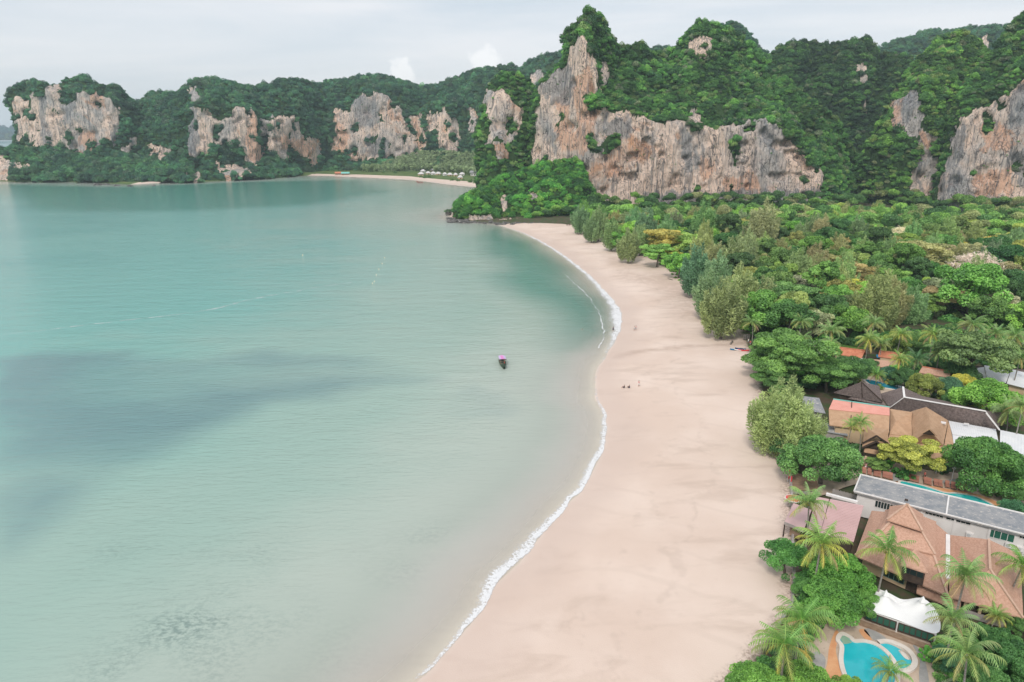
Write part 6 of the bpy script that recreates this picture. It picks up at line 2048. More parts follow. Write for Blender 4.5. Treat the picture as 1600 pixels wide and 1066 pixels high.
pl = [P(1335, 972, ZG), P(1352, 955, ZG + .3), P(1462, 1013, ZG + .3), P(1466, 1000, ZG)]
MB().bar(P(1343, 973, ZG + 0.15), P(1456, 1014, ZG + 0.15), 0.9, 0.36).build('plinth', M_WOOD, B)

# ------------------------------------------------------------------ pools, terraces, lawns
def sheet_poly(name, px_pts, z, mat, label=None, kind='structure', parent=None, th=0.12, smooth=6):
    k = catmull([np.array(tuple(P(x, y, z))) for x, y in px_pts], smooth, True) if smooth else [np.array(tuple(P(x, y, z))) for x, y in px_pts]
    pts_ = ccw([(float(p[0]), float(p[1])) for p in k])
    o = MB().prism(pts_, z - th, z).build(name, mat, parent)
    if parent is None:
        tag(o, label, kind=kind)
    return o


def coping(px_pts, z, w, h, mat, parent, closed=True):
    k = catmull([np.array(tuple(P(x, y, z))) for x, y in px_pts], 6, closed)
    k = [Vector(p) for p in k]
    n_ = len(k)
    vs, fs = [], []
    for i, p in enumerate(k):
        a = k[(i - 1) % n_] if closed or i > 0 else k[i]
        b = k[(i + 1) % n_] if closed or i < n_ - 1 else k[i]
        d = (b - a).normalized()
        s = Vector((d.y, -d.x, 0)) * w / 2
        vs += [p - s + Vector((0, 0, -0.3)), p - s + Vector((0, 0, h)), p + s + Vector((0, 0, h)), p + s + Vector((0, 0, -0.3))]
    for i in range(n_ if closed else n_ - 1):
        j = (i + 1) % n_
        fs += [(4 * i + a, 4 * i + a + 1, 4 * j + a + 1, 4 * j + a) for a in range(3)]
    return MB().add(vs, fs).build('coping', mat, parent)


sheet_poly('terrace', [(1262, 1085), (1270, 990), (1300, 965), (1345, 955), (1400, 975), (1462, 1010), (1500, 1040), (1520, 1090)], ZG + 0.06, M_PAVE, 'tan paved terrace round the kidney shaped pool')
sheet_poly('paving_band', [(1283, 1066), (1292, 1040), (1296, 1010), (1306, 985), (1312, 995), (1306, 1015), (1314, 1050), (1318, 1075), (1290, 1085)], ZG + 0.1, M_PAVEOR, 'orange paving band along the left edge of the pool')
sheet_poly('paving_band', [(1262, 1030), (1276, 1018), (1290, 1030), (1284, 1055), (1270, 1070), (1255, 1060)], ZG + 0.1, M_PAVEGR, 'grey paving patch left of the orange band')
sheet_poly('paving_band', [(1350, 985), (1362, 983), (1384, 997), (1380, 1003), (1366, 1000)], ZG + 0.1, M_PAVEGR, 'grey paving patch between pool and tent')
sheet_poly('paving_band', [(1426, 1007), (1434, 1012), (1446, 1035), (1452, 1075), (1440, 1085), (1436, 1055), (1437, 1030)], ZG + 0.1, M_PAVEGR, 'grey curved paving band right of the small pool')
sheet_poly('paving_band', [(1342, 985), (1352, 984), (1362, 1000), (1352, 998)], ZG + 0.1, M_PAVEOR, 'orange paving patch between pool and tent')
B = thing('kidney_pool', 'turquoise kidney shaped pool with a raised pale rim at the bottom edge', 'pool')
POOL1 = [(1312, 994), (1318, 992), (1328, 997), (1335, 1003), (1350, 1003), (1368, 1008), (1384, 1019), (1396, 1034), (1402, 1050), (1400, 1075), (1385, 1095), (1345, 1085), (1322, 1060), (1314, 1035), (1315, 1012), (1309, 1002)]
sheet_poly('water', POOL1, ZG + 0.2, M_POOL, None, None, B, 0.2)
coping(POOL1, ZG + 0.12, 0.55, 0.22, M_STONE, B)
for k in range(3):
    sheet_poly('step', [(1312 + 2 * k, 996 + 3.4 * k), (1319 + 2.5 * k, 993.5 + 3.4 * k), (1326 + 2.5 * k, 996.5 + 3.4 * k), (1324 + 2 * k, 999 + 3 * k), (1316 + 1.5 * k, 999.5 + 3.4 * k)], ZG + 0.215 + 0.008 * (2 - k), mottled('submerged_step', (0.20, 0.34, 0.24), (0.25, 0.38, 0.28), 1, bump=0), None, None, B, 0.01, 3)
B = thing('paddling_pool', 'small round end pool divided off the kidney pool by a thin rim', 'pool')
POOL2 = [(1374, 1007), (1386, 1006), (1400, 1011), (1414, 1020), (1423, 1031), (1424, 1040), (1412, 1045), (1406, 1043), (1398, 1030), (1386, 1017)]
sheet_poly('water', POOL2, ZG + 0.24, M_POOL, None, None, B, 0.2)
coping([(1372, 1005), (1386, 1003.5), (1402, 1008), (1418, 1017), (1428, 1030), (1428, 1041), (1418, 1049), (1406, 1050)], ZG + 0.16, 0.65, 0.24, M_STONE, B, False)
for k in range(3):
    f = k * 0.9
    sheet_poly('step', [(1404 + f * 1.2, 1016 + f), (1410 + f, 1017 + f), (1420 - f * 0.2, 1026 + f), (1422 - f, 1031), (1415 - f * 0.4, 1028 + f * 0.4), (1408 + f * .5, 1022 + f * .5)], ZG + 0.25 + 0.006 * k, M_STONE if k % 2 == 0 else M_WOOD, None, None, B, 0.01, 2)

# upper pool terrace
sheet_poly('terrace', [(1300, 720), (1345, 712), (1395, 722), (1450, 735), (1520, 742), (1600, 770), (1620, 815), (1500, 790), (1420, 770), (1340, 755), (1300, 770), (1262, 772), (1268, 730)], ZG + 0.06, M_PAVE, 'tan paved terrace between the lobby and the long white building', smooth=2)
sheet_poly('paving_band', [(1400, 752), (1440, 757), (1480, 764), (1520, 771), (1555, 783), (1566, 800), (1520, 790), (1470, 778), (1405, 765)], ZG + 0.1, M_PAVEOR, 'orange pool deck along the long upper pool', smooth=3)
sheet_poly('paving_band', [(1380, 734), (1402, 738), (1412, 748), (1400, 753), (1384, 745)], ZG + 0.1, M_PAVEGR, 'grey curved path by the loungers', smooth=4)
sheet_poly('paving_band', [(1470, 752), (1510, 748), (1545, 760), (1530, 768), (1490, 760)], ZG + 0.1, M_PAVEGR, 'grey stone path under the big dark green tree', smooth=4)
B = thing('long_pool', 'long green pool curving behind the flat grey roof', 'pool')
POOL3 = [(1405, 753), (1425, 755), (1450, 761.5), (1476, 770), (1495, 771), (1520, 775), (1540, 783), (1554, 793), (1540, 800), (1480, 790), (1420, 772)]
sheet_poly('water', POOL3, ZG + 0.14, M_POOLG, None, None, B, 0.12)
coping(POOL3, ZG + 0.08, 0.4, 0.1, M_STONE, B)
sheet_poly('terrace', [(1335, 590), (1360, 586), (1400, 592), (1450, 606), (1450, 620), (1380, 618), (1340, 606)], ZG + 0.06, M_PAVE, 'tan paving round the small far pool', smooth=3)
B = thing('far_pool', 'dark blue freeform pool behind the brown pyramid roof', 'pool')
POOL4 = [(1350, 594), (1362, 594), (1385, 599), (1405, 602), (1425, 608), (1436, 615), (1420, 616), (1400, 610), (1378, 606), (1362, 603)]
sheet_poly('water', POOL4, ZG + 0.14, M_POOLB, None, None, B, 0.12)
coping(POOL4, ZG + 0.08, 0.6, 0.12, M_STONE, B)
t = NT('lawn')
co = t.coord('Object')
M_LAWN = t.surface(t.principled(t.mix(t.rng(t.noise(co, 0.5, 4, 0.6), 0.35, 0.65), (0.06, 0.13, 0.025), (0.10, 0.17, 0.04)), 0.95, 0.1, t.bump(t.noise(co, 9, 3), 0.4, 0.1)))
tag(sheet_poly('lawn', [(1310, 535), (1340, 533), (1350, 545), (1310, 543)], ZG + 0.05, M_LAWN, 'small lawn above the red tile roof', smooth=3), kind='structure')

# loungers: teak frames with rust red mats
def lounger(px_, py_, label, rz):
    q = P(px_, py_, ZG + 0.3)
    t_ = thing('sun_lounger', label, 'sun lounger', (q.x, q.y, ZG + 0.1), rz, 'rust red sun loungers by the long pool')
    if 'fm' not in LOUNGE:
        mb_ = MB()
        for s in (-0.33, 0.33):
            mb_.bar((s, -0.95, 0.28), (s, 0.95, 0.28), 0.07, 0.09)
        for y_ in (-0.9, 0.0, 0.9):
            mb_.bar((-0.33, y_, 0.28), (0.33, y_, 0.28), 0.07, 0.07)
        LOUNGE['fm'] = mb_.mesh('frame', M_WOOD)
        LOUNGE['seat'] = MB().box((0, -0.28, 0.39), (0.66, 1.3, 0.12)).mesh('seat', M_TEAKSEAT)
        LOUNGE['back'] = MB().box((0, 0.64, 0.56), (0.66, 0.74, 0.12), 0, R(28)).mesh('backrest', M_TEAKSEAT)
        LOUNGE['leg'] = MB().box((0, 0, 0.12), (0.08, 0.08, 0.25)).mesh('leg', M_WOOD)
    link('frame', LOUNGE['fm'], t_)
    link('seat', LOUNGE['seat'], t_)
    link('backrest', LOUNGE['back'], t_)
    for sx in (-0.33, 0.33):
        for sy in (-0.85, 0.85):
            link('leg', LOUNGE['leg'], t_, (sx, sy, 0))
    return t_


LOUNGE = {}
ORD = ['first', 'second', 'third', 'fourth', 'fifth', 'sixth', 'seventh', 'eighth', 'ninth', 'tenth', 'eleventh', 'twelfth', 'thirteenth', 'fourteenth', 'fifteenth', 'sixteenth', 'seventeenth', 'eighteenth']
LP = [(1350, 737), (1358.5, 739), (1368, 741), (1373, 742), (1382, 743.5), (1387, 745), (1391.5, 746), (1412, 747), (1421.5, 748), (1427, 749.5), (1432.5, 751), (1446.5, 753), (1452, 754.5), (1462, 756), (1469, 757.5), (1480, 758.5), (1489, 760.5), (1499, 762), (1508.5, 764)]
ORD.append('nineteenth')
for i, (x, y) in enumerate(LP):
    lounger(x, y, f'rust red sun lounger, {ORD[i]} from the left in the row along the long pool', R(-28 + random.uniform(-3, 3)))
for x, y, lab in ((1487, 750, 'white post lamp left of the big dark green tree'), (1527, 758, 'white post lamp right of the lounger row'), (1462, 741, 'white post lamp by the lobby front')):
    q = P(x, y, ZG)
    t_ = thing('post_lamp', lab, 'lamp', q, 0, 'post lamps on the pool terrace')
    MB().tube([(0, 0, 0), (0, 0, 2.3)], [0.09, 0.07], 8).build('post', M_WHITE, t_)
    MB().box((0, 0, 2.42), (0.5, 0.35, 0.24), R(20)).build('lamp_head', M_WHITE, t_)

# ------------------------------------------------------------------ garden trees and shrubs placed one by one
GARDEN = [
    ('nearplume', 1229, 632, 132, 'huge olive feathery casuarina spreading over the sand by the grey shed', (0.20, 0.23, 0.10), 'garden trees'),
    ('near', 1288, 712, 104, 'dense fresh green tree before the lobby, left of the twin palms', (0.085, 0.20, 0.05), 'garden trees'),
    ('near', 1234, 694, 56, 'dark green bushy tree under the huge casuarina', (0.035, 0.105, 0.03), 'garden trees'),
    ('neartier', 1236, 556, 118, 'broad light green layered canopy at the top of the near beach', (0.115, 0.235, 0.05), 'garden trees'),
    ('neartier', 1192, 560, 50, 'small light green tree at the beach corner of the broad canopy', (0.09, 0.20, 0.045), 'garden trees'),
    ('neartier', 1296, 582, 78, 'mid green layered tree right of the broad canopy', (0.09, 0.20, 0.045), 'garden trees'),
    ('near', 1328, 574, 56, 'darker green tree between broad canopy and far pool', (0.06, 0.15, 0.04), 'garden trees'),
    ('near', 1354, 570, 34, 'rounded glossy green bush below the white flat roof', (0.07, 0.17, 0.05), 'garden trees'),
    ('neartier', 1208, 585, 60, 'leafy green tree at the sand edge above the huge casuarina', (0.075, 0.17, 0.04), 'garden trees'),
    ('neartier', 1424, 709, 82, 'yellow green spreading tree in front of the tan hip roof', (0.30, 0.33, 0.06), 'garden trees'),
    ('near', 1542, 718, 108, 'big dark green tree in front of the white metal roofs', (0.06, 0.165, 0.03), 'garden trees'),
    ('near', 1588, 728, 60, 'green tree at the right edge beside the big dark one', (0.075, 0.17, 0.045), 'garden trees'),
    ('near', 1447, 602, 54, 'round olive green tree with yellow tips behind the dark roof', (0.16, 0.20, 0.04), 'garden trees'),
    ('near', 1546, 622, 88, 'bright lime green dome tree beside the yellow flowering shrub', (0.13, 0.29, 0.04), 'garden trees'),
    ('near', 1506, 598, 44, 'shrub tree in yellow leaf on top of the lime green dome', (0.36, 0.36, 0.05), 'garden trees'),
    ('near', 1516, 628, 34, 'yellow leaved shrub below the other yellow one', (0.40, 0.40, 0.05), 'garden trees'),
    ('near', 1483, 604, 46, 'bluish green frangipani with white flowers behind the dark roof', (0.06, 0.16, 0.09), 'garden trees'),
    ('near', 1498, 622, 44, 'deep green leafy tree under the yellow shrubs', (0.05, 0.14, 0.035), 'garden trees'),
    ('near', 1500, 580, 50, 'dark green shrub tree left of the white ribbed hall', (0.045, 0.12, 0.035), 'garden trees'),
    ('near', 1388, 582, 30, 'bluish green frangipani above the far pool', (0.05, 0.15, 0.09), 'garden trees'),
    ('near', 1416, 588, 40, 'dark green tree at the right end of the far pool', (0.045, 0.12, 0.035), 'garden trees'),
    ('near', 1395, 534, 48, 'yellowish green tree beneath the palms at the right of the red roof', (0.15, 0.23, 0.04), 'garden trees'),
    ('near', 1428, 532, 44, 'mid green tree right of the yellowish one', (0.08, 0.17, 0.04), 'garden trees'),
    ('near', 1230, 866, 66, 'bright green almond tree pushing over the sea wall below the beach bar', (0.065, 0.205, 0.04), 'garden trees'),
    ('near', 1312, 896, 88, 'large bright green tree below the pink roof, with yellow new leaves', (0.085, 0.235, 0.03), 'garden trees'),
    ('near', 1300, 935, 84, 'bright green tree reaching down to the pool terrace', (0.085, 0.225, 0.035), 'garden trees'),
    ('near', 1348, 938, 50, 'green tree overlapping the left end of the white tent', (0.085, 0.22, 0.035), 'garden trees'),
    ('near', 1262, 918, 44, 'shady green tree behind the sea wall above the leaning palm', (0.06, 0.17, 0.035), 'garden trees'),
    ('near', 1182, 1072, 96, 'bright green sea almond tree at the bottom edge over the sand', (0.10, 0.24, 0.035), 'garden trees'),
    ('near', 1268, 1074, 90, 'bright green tree at the bottom edge left of the pool', (0.115, 0.255, 0.035), 'garden trees'),
    ('near', 1330, 1078, 54, 'yellow green shrub at the bottom edge in front of the pool', (0.14, 0.27, 0.035), 'garden trees'),
    ('neartier', 1370, 724, 32, 'thin young green tree beside the row of loungers', (0.12, 0.22, 0.05), 'garden trees'),
    ('near', 1583, 796, 46, 'frangipani with white flowers at the end of the long pool', (0.05, 0.165, 0.075), 'garden trees'),
    ('near', 1592, 768, 44, 'green garden tree at the right edge above the frangipani', (0.07, 0.17, 0.04), 'garden trees'),
    ('near', 1482, 1026, 42, 'bluish green frangipani with white flowers right of the paddling pool', (0.045, 0.15, 0.075), 'garden trees'),
    ('near', 1558, 1002, 66, 'dark green garden tree in front of the shaded veranda', (0.045, 0.14, 0.03), 'garden trees'),
    ('near', 1592, 1030, 80, 'deep green garden tree in the bottom right corner', (0.04, 0.13, 0.03), 'garden trees'),
    ('near', 1548, 1062, 60, 'green garden tree at the bottom edge right of the big palm', (0.055, 0.155, 0.035), 'garden trees'),
    ('near', 1598, 978, 40, 'small dark tree with orange flowers by the veranda post', (0.06, 0.15, 0.03), 'garden trees'),
]
ZC = {'nearplume': 7.0}
for kind, x, y, w_, lab, colr_, grp in GARDEN:
    place(kind, x, y, w_, lab, colr_, group=grp)
BUSH = [(1206, 668, 34, 'leafy dark bush at the sand edge below the huge casuarina', (0.055, 0.15, 0.04)), (1218, 606, 30, 'green bush between broad canopy and huge casuarina', (0.085, 0.19, 0.045)), (1256, 700, 34, 'deep green bush between the dark tree and the fresh green one', (0.05, 0.15, 0.04)), (1336, 700, 26, 'glossy bush at the left end of the lobby', (0.06, 0.16, 0.05)), (1248, 955, 24, 'green bush behind the palm on the sand side', (0.08, 0.19, 0.04)), (1268, 985, 22, 'small green bush at the terrace corner', (0.09, 0.2, 0.04)),
        (1337, 592, 14, 'small yellow green bush left of the far pool', (0.26, 0.32, 0.04)), (1387, 726, 24, 'clipped bright green round bush on the terrace', (0.05, 0.20, 0.02)), (1414, 738, 26, 'clipped green bush under the yellow green tree', (0.05, 0.17, 0.03)),
        (1346, 727, 14, 'low olive bush round the foot of the twin palms', (0.12, 0.17, 0.04)), (1450, 1020, 24, 'broad leaved bright green plant at the end of the tent', (0.07, 0.26, 0.03)), (1472, 730, 22, 'dark bush at the corner of the lobby', (0.04, 0.12, 0.05)),
        (1548, 765, 24, 'leafy bush by the right post lamp', (0.09, 0.20, 0.05)), (1374, 604, 12, 'low bush on the far pool edge', (0.14, 0.22, 0.05)), (1186, 540, 26, 'pale green bush at the top of the near beach', (0.10, 0.20, 0.05)),
        (1196, 528, 30, 'green bush behind the pale one at the beach corner', (0.075, 0.18, 0.045)), (1572, 760, 26, 'broad bush at the end of the stone path', (0.06, 0.16, 0.04)), (1392, 594, 16, 'yellowish bush beyond the far pool', (0.24, 0.25, 0.06)),
        (1310, 740, 28, 'glossy green bush under the fresh green tree', (0.06, 0.17, 0.045)), (1500, 990, 26, 'bright green bush between the two lower palms', (0.09, 0.21, 0.04)), (1528, 985, 30, 'green bush along the shaded veranda', (0.05, 0.15, 0.04))]
for x, y, w_, lab, colr_ in BUSH:
    place('bush', x, y, w_, lab, colr_, group='garden bushes', cat='shrub')

# filler planting between the roofs
REGION = np.array([tuple(P(x, y, 2.5))[:2] for x, y in [(1182, 532), (1260, 538), (1480, 512), (1640, 532), (1660, 620), (1570, 640), (1440, 600), (1400, 590), (1340, 588), (1290, 610), (1205, 600)]])
g_ = RNG.uniform(REGION.min(0), REGION.max(0), (6000, 2))
g_ = g_[inside(g_, REGION)]
sites = [[P(x, y, 3)[:2] for x, y in pp] for pp in ([(1302, 560), (1302, 535), (1415, 545), (1410, 575), (1330, 578)], [(1345, 618), (1345, 588), (1450, 600), (1450, 625)], [(1435, 600), (1435, 572), (1490, 575), (1490, 602)], [(1520, 612), (1520, 570), (1640, 575), (1640, 625)], [(1478, 560), (1478, 525), (1530, 525), (1530, 560)], [(1256, 560), (1256, 533), (1290, 533), (1290, 560)])]
for st_ in sites:
    g_ = g_[~inside(g_, np.array([tuple(p) for p in st_]))]
g_ = g_[:950]
gr = RNG.uniform(0.8, 2.0, len(g_))
scatter('undergrowth', 'mixed low shrubs filling the gardens between the resort roofs', np.column_stack([g_, 2.5 + 0.3 * gr]), np.column_stack([gr, gr, gr]), hill_tint(np.column_stack([g_, g_[:, :1] * 0]), RNG, 97) * 1.15, G_HILL, 6, RNG)
REGION2 = np.array([tuple(P(x, y, 2.5))[:2] for x, y in [(1242, 905), (1340, 880), (1340, 940), (1300, 960), (1272, 985), (1262, 1040), (1240, 1085), (1160, 1090), (1205, 1010), (1240, 960)]])
REGION3 = np.array([tuple(P(x, y, 2.5))[:2] for x, y in [(1466, 1004), (1500, 985), (1600, 1010), (1660, 1050), (1640, 1110), (1480, 1110), (1462, 1050)]])
for rg_, n_, lab in ((REGION2, 260, 'low green planting behind the sea wall'), (REGION3, 420, 'dark leafy garden planting in the bottom right corner')):
    g_ = RNG.uniform(rg_.min(0), rg_.max(0), (5000, 2))
    g_ = g_[inside(g_, rg_)][:n_]
    gr = RNG.uniform(0.4, 1.0, len(g_))
    scatter('undergrowth', lab, np.column_stack([g_, 2.5 + 0.2 * gr]), np.column_stack([gr, gr, gr]), hill_tint(np.column_stack([g_, g_[:, :1] * 0]), RNG, 99) * 1.2, G_HILL, 6, RNG)

# ------------------------------------------------------------------ rocks
def rock_mesh(seed, squash=0.7, n=2):
    bm_ = __import__('bmesh').new()
    __import__('bmesh').ops.create_icosphere(bm_, subdivisions=3, radius=1.0)
    v = np.array([tuple(q.co) for q in bm_.verts])
    d = 1 + 0.34 * fbm(v * 1.3 + seed * 7.1, 3, seed) + 0.12 * fbm(v * 4 + seed, 2, seed + 5)
    for q, k in zip(bm_.verts, d):
        q.co = q.co * float(k)
        q.co.z *= squash
    me = bpy.data.meshes.new('rock')
    bm_.to_mesh(me)
    bm_.free()
    me.materials.append(M_BOULDER)
    return me


M_BOULDER = mottled('dark_shore_rock', (0.06, 0.06, 0.058), (0.17, 0.16, 0.15), 0.6, 0.9, 0.2, 0.7, 3, 6, (0.34, 0.32, 0.30))
RM = [rock_mesh(k, 0.65 + 0.1 * (k % 3)) for k in range(6)]
RP = []
for k in range(34):
    f = k / 33
    x = 709 + 190 * f
    RP.append((x + random.uniform(-2, 2), 346.0 + 4.5 * min(1, f * 2.2) + random.uniform(-1.2, 1.2), random.uniform(1.2, 3.0)))
for k in range(12):
    RP.append((706 + random.uniform(-3, 30), 345 + random.uniform(-2, 2.5), random.uniform(1.6, 3.4)))
for x, y, s_ in RP:
    q = P(x, y, 0.3)
    o = link('shore_rock', random.choice(RM), None, q, (random.uniform(-.2, .2), random.uniform(-.2, .2), random.uniform(0, 6.28)), (s_ * random.uniform(.8, 1.4), s_, s_ * random.uniform(.6, 1.0)))
    tag(o, 'dark jagged rock at the waterline below the bright green headland', 'rock', 'shore rocks below the headland')
for x, y, s_, lab in ((152, 289, 4.5, 'dark rock standing in the water off the far left point'), (165, 288, 3.4, 'flat dark rock near the shore of the far left point'), (183, 290, 3.0, 'small dark rock furthest out from the far left point'), (203, 291, 3.2, 'low dark rock right of the others off the far left point'), (310, 284, 4.5, 'dark rock at the foot of the second far cliff'), (240, 290, 2.2, 'small rock off the little far sand strip')):
    q = P(x, y, 0.4)
    tag(link('shore_rock', random.choice(RM), None, q, (0, 0, random.uniform(0, 6)), (s_ * 1.3, s_, s_ * 0.6)), lab, 'rock', 'rocks off the far left point')
q = P(700, 336.5, 0.0)
isl = thing('rock_islet', 'small mushroom shaped rock islet with a green top off the headland', 'rock islet', q)
v_ = RM[2].copy()
v_.name = 'rock'
link('rock', v_, isl, (0, 0, 1.6), (0, 0, 1), (2.4, 2.2, 3.2))
cr = crown_mesh('shrub', unit_lobes(777, 6), 700, 0.2, 778, M_LEAF)
o = link('shrub', cr, isl, (0, 0, 3.4), (0, 0, 0), (3.0, 2.8, 2.6))
o.color = (0.05, 0.12, 0.035, 1)

# ------------------------------------------------------------------ far bungalows and huts
M_BUNG = mottled('pale_bungalow_roof', (0.52, 0.50, 0.50), (0.62, 0.59, 0.58), 0.5, bump=0.1)
BUNG = [(661, 266.3, 8, 'bungalow with a cream hipped roof, back row on the far beach left end'), (658, 271, 10, 'wide white roofed bungalow, leftmost in the front row of the far beach'), (669, 269.5, 8, 'blue white roofed bungalow, second in the far front row'),
        (677, 270, 9, 'pinkish roofed bungalow, third in the far front row'), (685, 270.5, 9, 'white roofed bungalow, fourth in the far front row'), (675, 265, 6, 'small pale roof behind the third far bungalow'), (695, 271.3, 7, 'small bungalow, fifth in the far front row'),
        (703, 272, 9, 'cream roofed bungalow, sixth in the far front row'), (712, 272.3, 7, 'blue white roofed bungalow, seventh in the far front row'), (722, 271.2, 9, 'tall pale roofed bungalow, eighth in the far front row'), (719, 276.5, 9, 'low white bungalow in front of the tall pale one')]
for i, (x, y, w_, lab) in enumerate(BUNG):
    q = P(x, y + 4, 1.5)
    s = w_ * q.y / FPX * 0.5
    b_ = thing('bungalow', lab, 'bungalow', (q.x, q.y, 1.5), R(-12 + 6 * (i % 4)), 'bungalows behind the far beach')
    MB().box((0, 0, 1.5), (s * 1.6, s * 1.2, 3.0)).build('wall', M_CREAM if i % 3 else M_WHITE, b_)
    vs = [(-s, -s * .8, 2.9), (s, -s * .8, 2.9), (s, s * .8, 2.9), (-s, s * .8, 2.9), (-s * .35, 0, 5.6), (s * .35, 0, 5.6)]
    MB().add(vs, [(0, 1, 5, 4), (1, 2, 5), (2, 3, 4, 5), (3, 0, 4), (3, 2, 1, 0)]).build('roof', M_BUNG, b_)
    MB().box((s * 0.2, -s * 0.62, 1.3), (1.0, 0.1, 2.2)).build('door', M_DKWOOD, b_)
q = P(744, 276, 1.5)
b_ = thing('beach_house', 'two storey grey roofed house at the right end of the far bungalows', 'house', (q.x, q.y, 1.5), R(-14))
MB().box((0, 0, 3), (15, 7, 6)).build('wall', M_WHITE, b_)
MB().slab([[Vector((-9, -5, 5.9)), Vector((9, -5, 5.9)), Vector((9, 0, 8.6)), Vector((-9, 0, 8.6))], [Vector((-9, 0, 8.6)), Vector((9, 0, 8.6)), Vector((9, 5, 5.9)), Vector((-9, 5, 5.9))]], 0.2).build('roof', M_CONC, b_)
for k in range(4):
    w_ = MB().box((-5.4 + 3.6 * k, -3.52, 2.8), (1.7, 0.12, 2.0)).build('window', M_DKWOOD, b_)
    MB().box((-5.4 + 3.6 * k, -3.6, 2.8), (1.3, 0.06, 1.6)).build('pane', M_GLASS, w_)
for x, y, m_, s, lab in ((529, 270.5, M_TILE, 5.5, 'small red roofed hut at the left end of the far beach'), (540, 270.8, M_TEALROOF, 6.5, 'low hut with a teal roof beside the far red one')):
    q = P(x, y + 2.5, 1.2)
    b_ = thing('beach_hut', lab, 'hut', (q.x, q.y, 1.0), 0.1)
    MB().box((0, 0, 1.3), (s * 1.7, s * 0.9, 2.6)).build('wall', M_WOOD, b_)
    MB().slab([[Vector((-s, -s * .65, 2.5)), Vector((s, -s * .65, 2.5)), Vector((s, 0, 4.6)), Vector((-s, 0, 4.6))], [Vector((-s, 0, 4.6)), Vector((s, 0, 4.6)), Vector((s, s * .65, 2.5)), Vector((-s, s * .65, 2.5))]], 0.2).build('roof', m_, b_)
# shrubs dotted along the far lawn
SHR = [(657, 278), (664, 279), (671, 278.5), (706, 283), (716, 284), (724, 283.5), (600, 271), (618, 272), (735, 286), (742, 287)]
for x, y in SHR:
    q = P(x, y, 1.0)
    tree('bush', 'shrub', 'green bush on the lawn in front of the far bungalows', 'shrub', (q.x, q.y, 1.0), random.uniform(1.3, 2.2), (0.07, 0.15, 0.045), 'bushes on the far lawn')

# ------------------------------------------------------------------ boats
def boat(name, label, loc, rz, L, Wd, hull, canopy=None, group=None, stripe=None):
    t_ = thing(name, label, 'boat', loc, rz, group)
    n_ = 15
    V, F = [], []
    for k in range(n_):
        f = k / (n_ - 1)
        y_ = (f - 0.5) * L
        w = Wd * (math.sin(math.pi * (0.10 + 0.83 * f)) ** 0.65) * (0.55 + 0.45 * math.sin(math.pi * f)) * 0.5
        sheer = 0.62 + 0.35 * abs(2 * f - 1) ** 2 + (1.5 * max(0, f - 0.82) / 0.18 * 0.9 if f > 0.82 else 0)
        w = max(w, 0.06)
        V += [(-w, y_, sheer), (-w * 0.75, y_, -0.05), (0, y_, -0.25 + (0.7 * (f - 0.85) / 0.15 if f > 0.85 else 0)), (w * 0.75, y_, -0.05), (w, y_, sheer)]
        V += [(-w * 0.88, y_, sheer - 0.02), (-w * 0.62, y_, 0.16), (0, y_, 0.12), (w * 0.62, y_, 0.16), (w * 0.88, y_, sheer - 0.02)]
    for k in range(n_ - 1):
        a, b = 10 * k, 10 * (k + 1)
        F += [(a + j, b + j, b + j + 1, a + j + 1) for j in range(4)] + [(a + 5 + j, a + 6 + j, b + 6 + j, b + 5 + j) for j in range(4)]
        F += [(a, a + 5, b + 5, b), (a + 9, a + 4, b + 4, b + 9)]
    F += [(0, 1, 2, 3, 4, 9, 8, 7, 6, 5)]
    MB().add(V, F).build('hull', hull, t_, True)
    for k in range(3):
        MB().box((0, -L * 0.28 + L * 0.2 * k, 0.5), (Wd * 0.72, 0.3, 0.06)).build('bench', M_WOOD, t_)
    return t_


q = P(785, 569, 0.0)
M_HULLD = mottled('dark_hull', (0.05, 0.085, 0.06), (0.09, 0.13, 0.09), 1, bump=0.1)
M_LILAC = mottled('lilac_cloth', (0.50, 0.38, 0.62), (0.60, 0.46, 0.68), 1, bump=0)
M_MAGENTA = mottled('pink_cloth', (0.62, 0.22, 0.50), (0.68, 0.28, 0.54), 1, bump=0)
bt = boat('longtail_boat', 'wooden longtail boat with a lilac and pink canopy anchored in the bay', (q.x, q.y, 0.05), R(188), 9.5, 2.1, M_HULLD)
for sx in (-0.75, 0.75):
    for sy in (-1.6, 1.6):
        MB().tube([(sx, sy + 0.4, 0.5), (sx, sy + 0.4, 1.95)], 0.035, 6).build('canopy_post', M_WOOD, bt)
mb = MB()
vs, fs = [], []
for i in range(2):
    for k in range(7):
        a = (k / 6 - 0.5) * 2
        vs.append((a * 1.0, -1.6 + 3.6 * i, 2.2 - 0.28 * a * a))
fs = [(k, k + 1, k + 8, k + 7) for k in range(6)]
mb.add(vs, fs).add([(v[0], v[1], v[2] - 0.04) for v in vs], [tuple(reversed(f)) for f in fs])
cn = mb.build('canopy', M_LILAC, bt)
MB().box((0.15, 0.4, 2.22), (0.8, 3.4, 0.03)).build('canopy_panel', M_MAGENTA, cn)
MB().box((0, 2.05, 2.05), (1.9, 0.10, 0.22)).build('canopy_rail', M_DKWOOD, bt)
MB().tube([(0, 4.4, 1.6), (0.05, 4.9, 2.7), (0.05, 5.0, 3.3)], [0.12, 0.09, 0.05], 6).build('prow', M_WOOD, bt)
MB().tube([(0, -4.0, 0.9), (0.2, -5.4, 0.9), (0.6, -7.6, 0.0)], [0.07, 0.05, 0.04], 6).build('tail_shaft', M_GREYMET, bt)
MB().box((0, -3.9, 0.9), (0.5, 0.7, 0.45)).build('engine', M_DKWOOD, bt)
rr = MB().tube([(0, 4.55, 1.9), (0.02, 4.7, 2.2)], [0.15, 0.13], 8)
rr.build('ribbon', M_RED, bt)
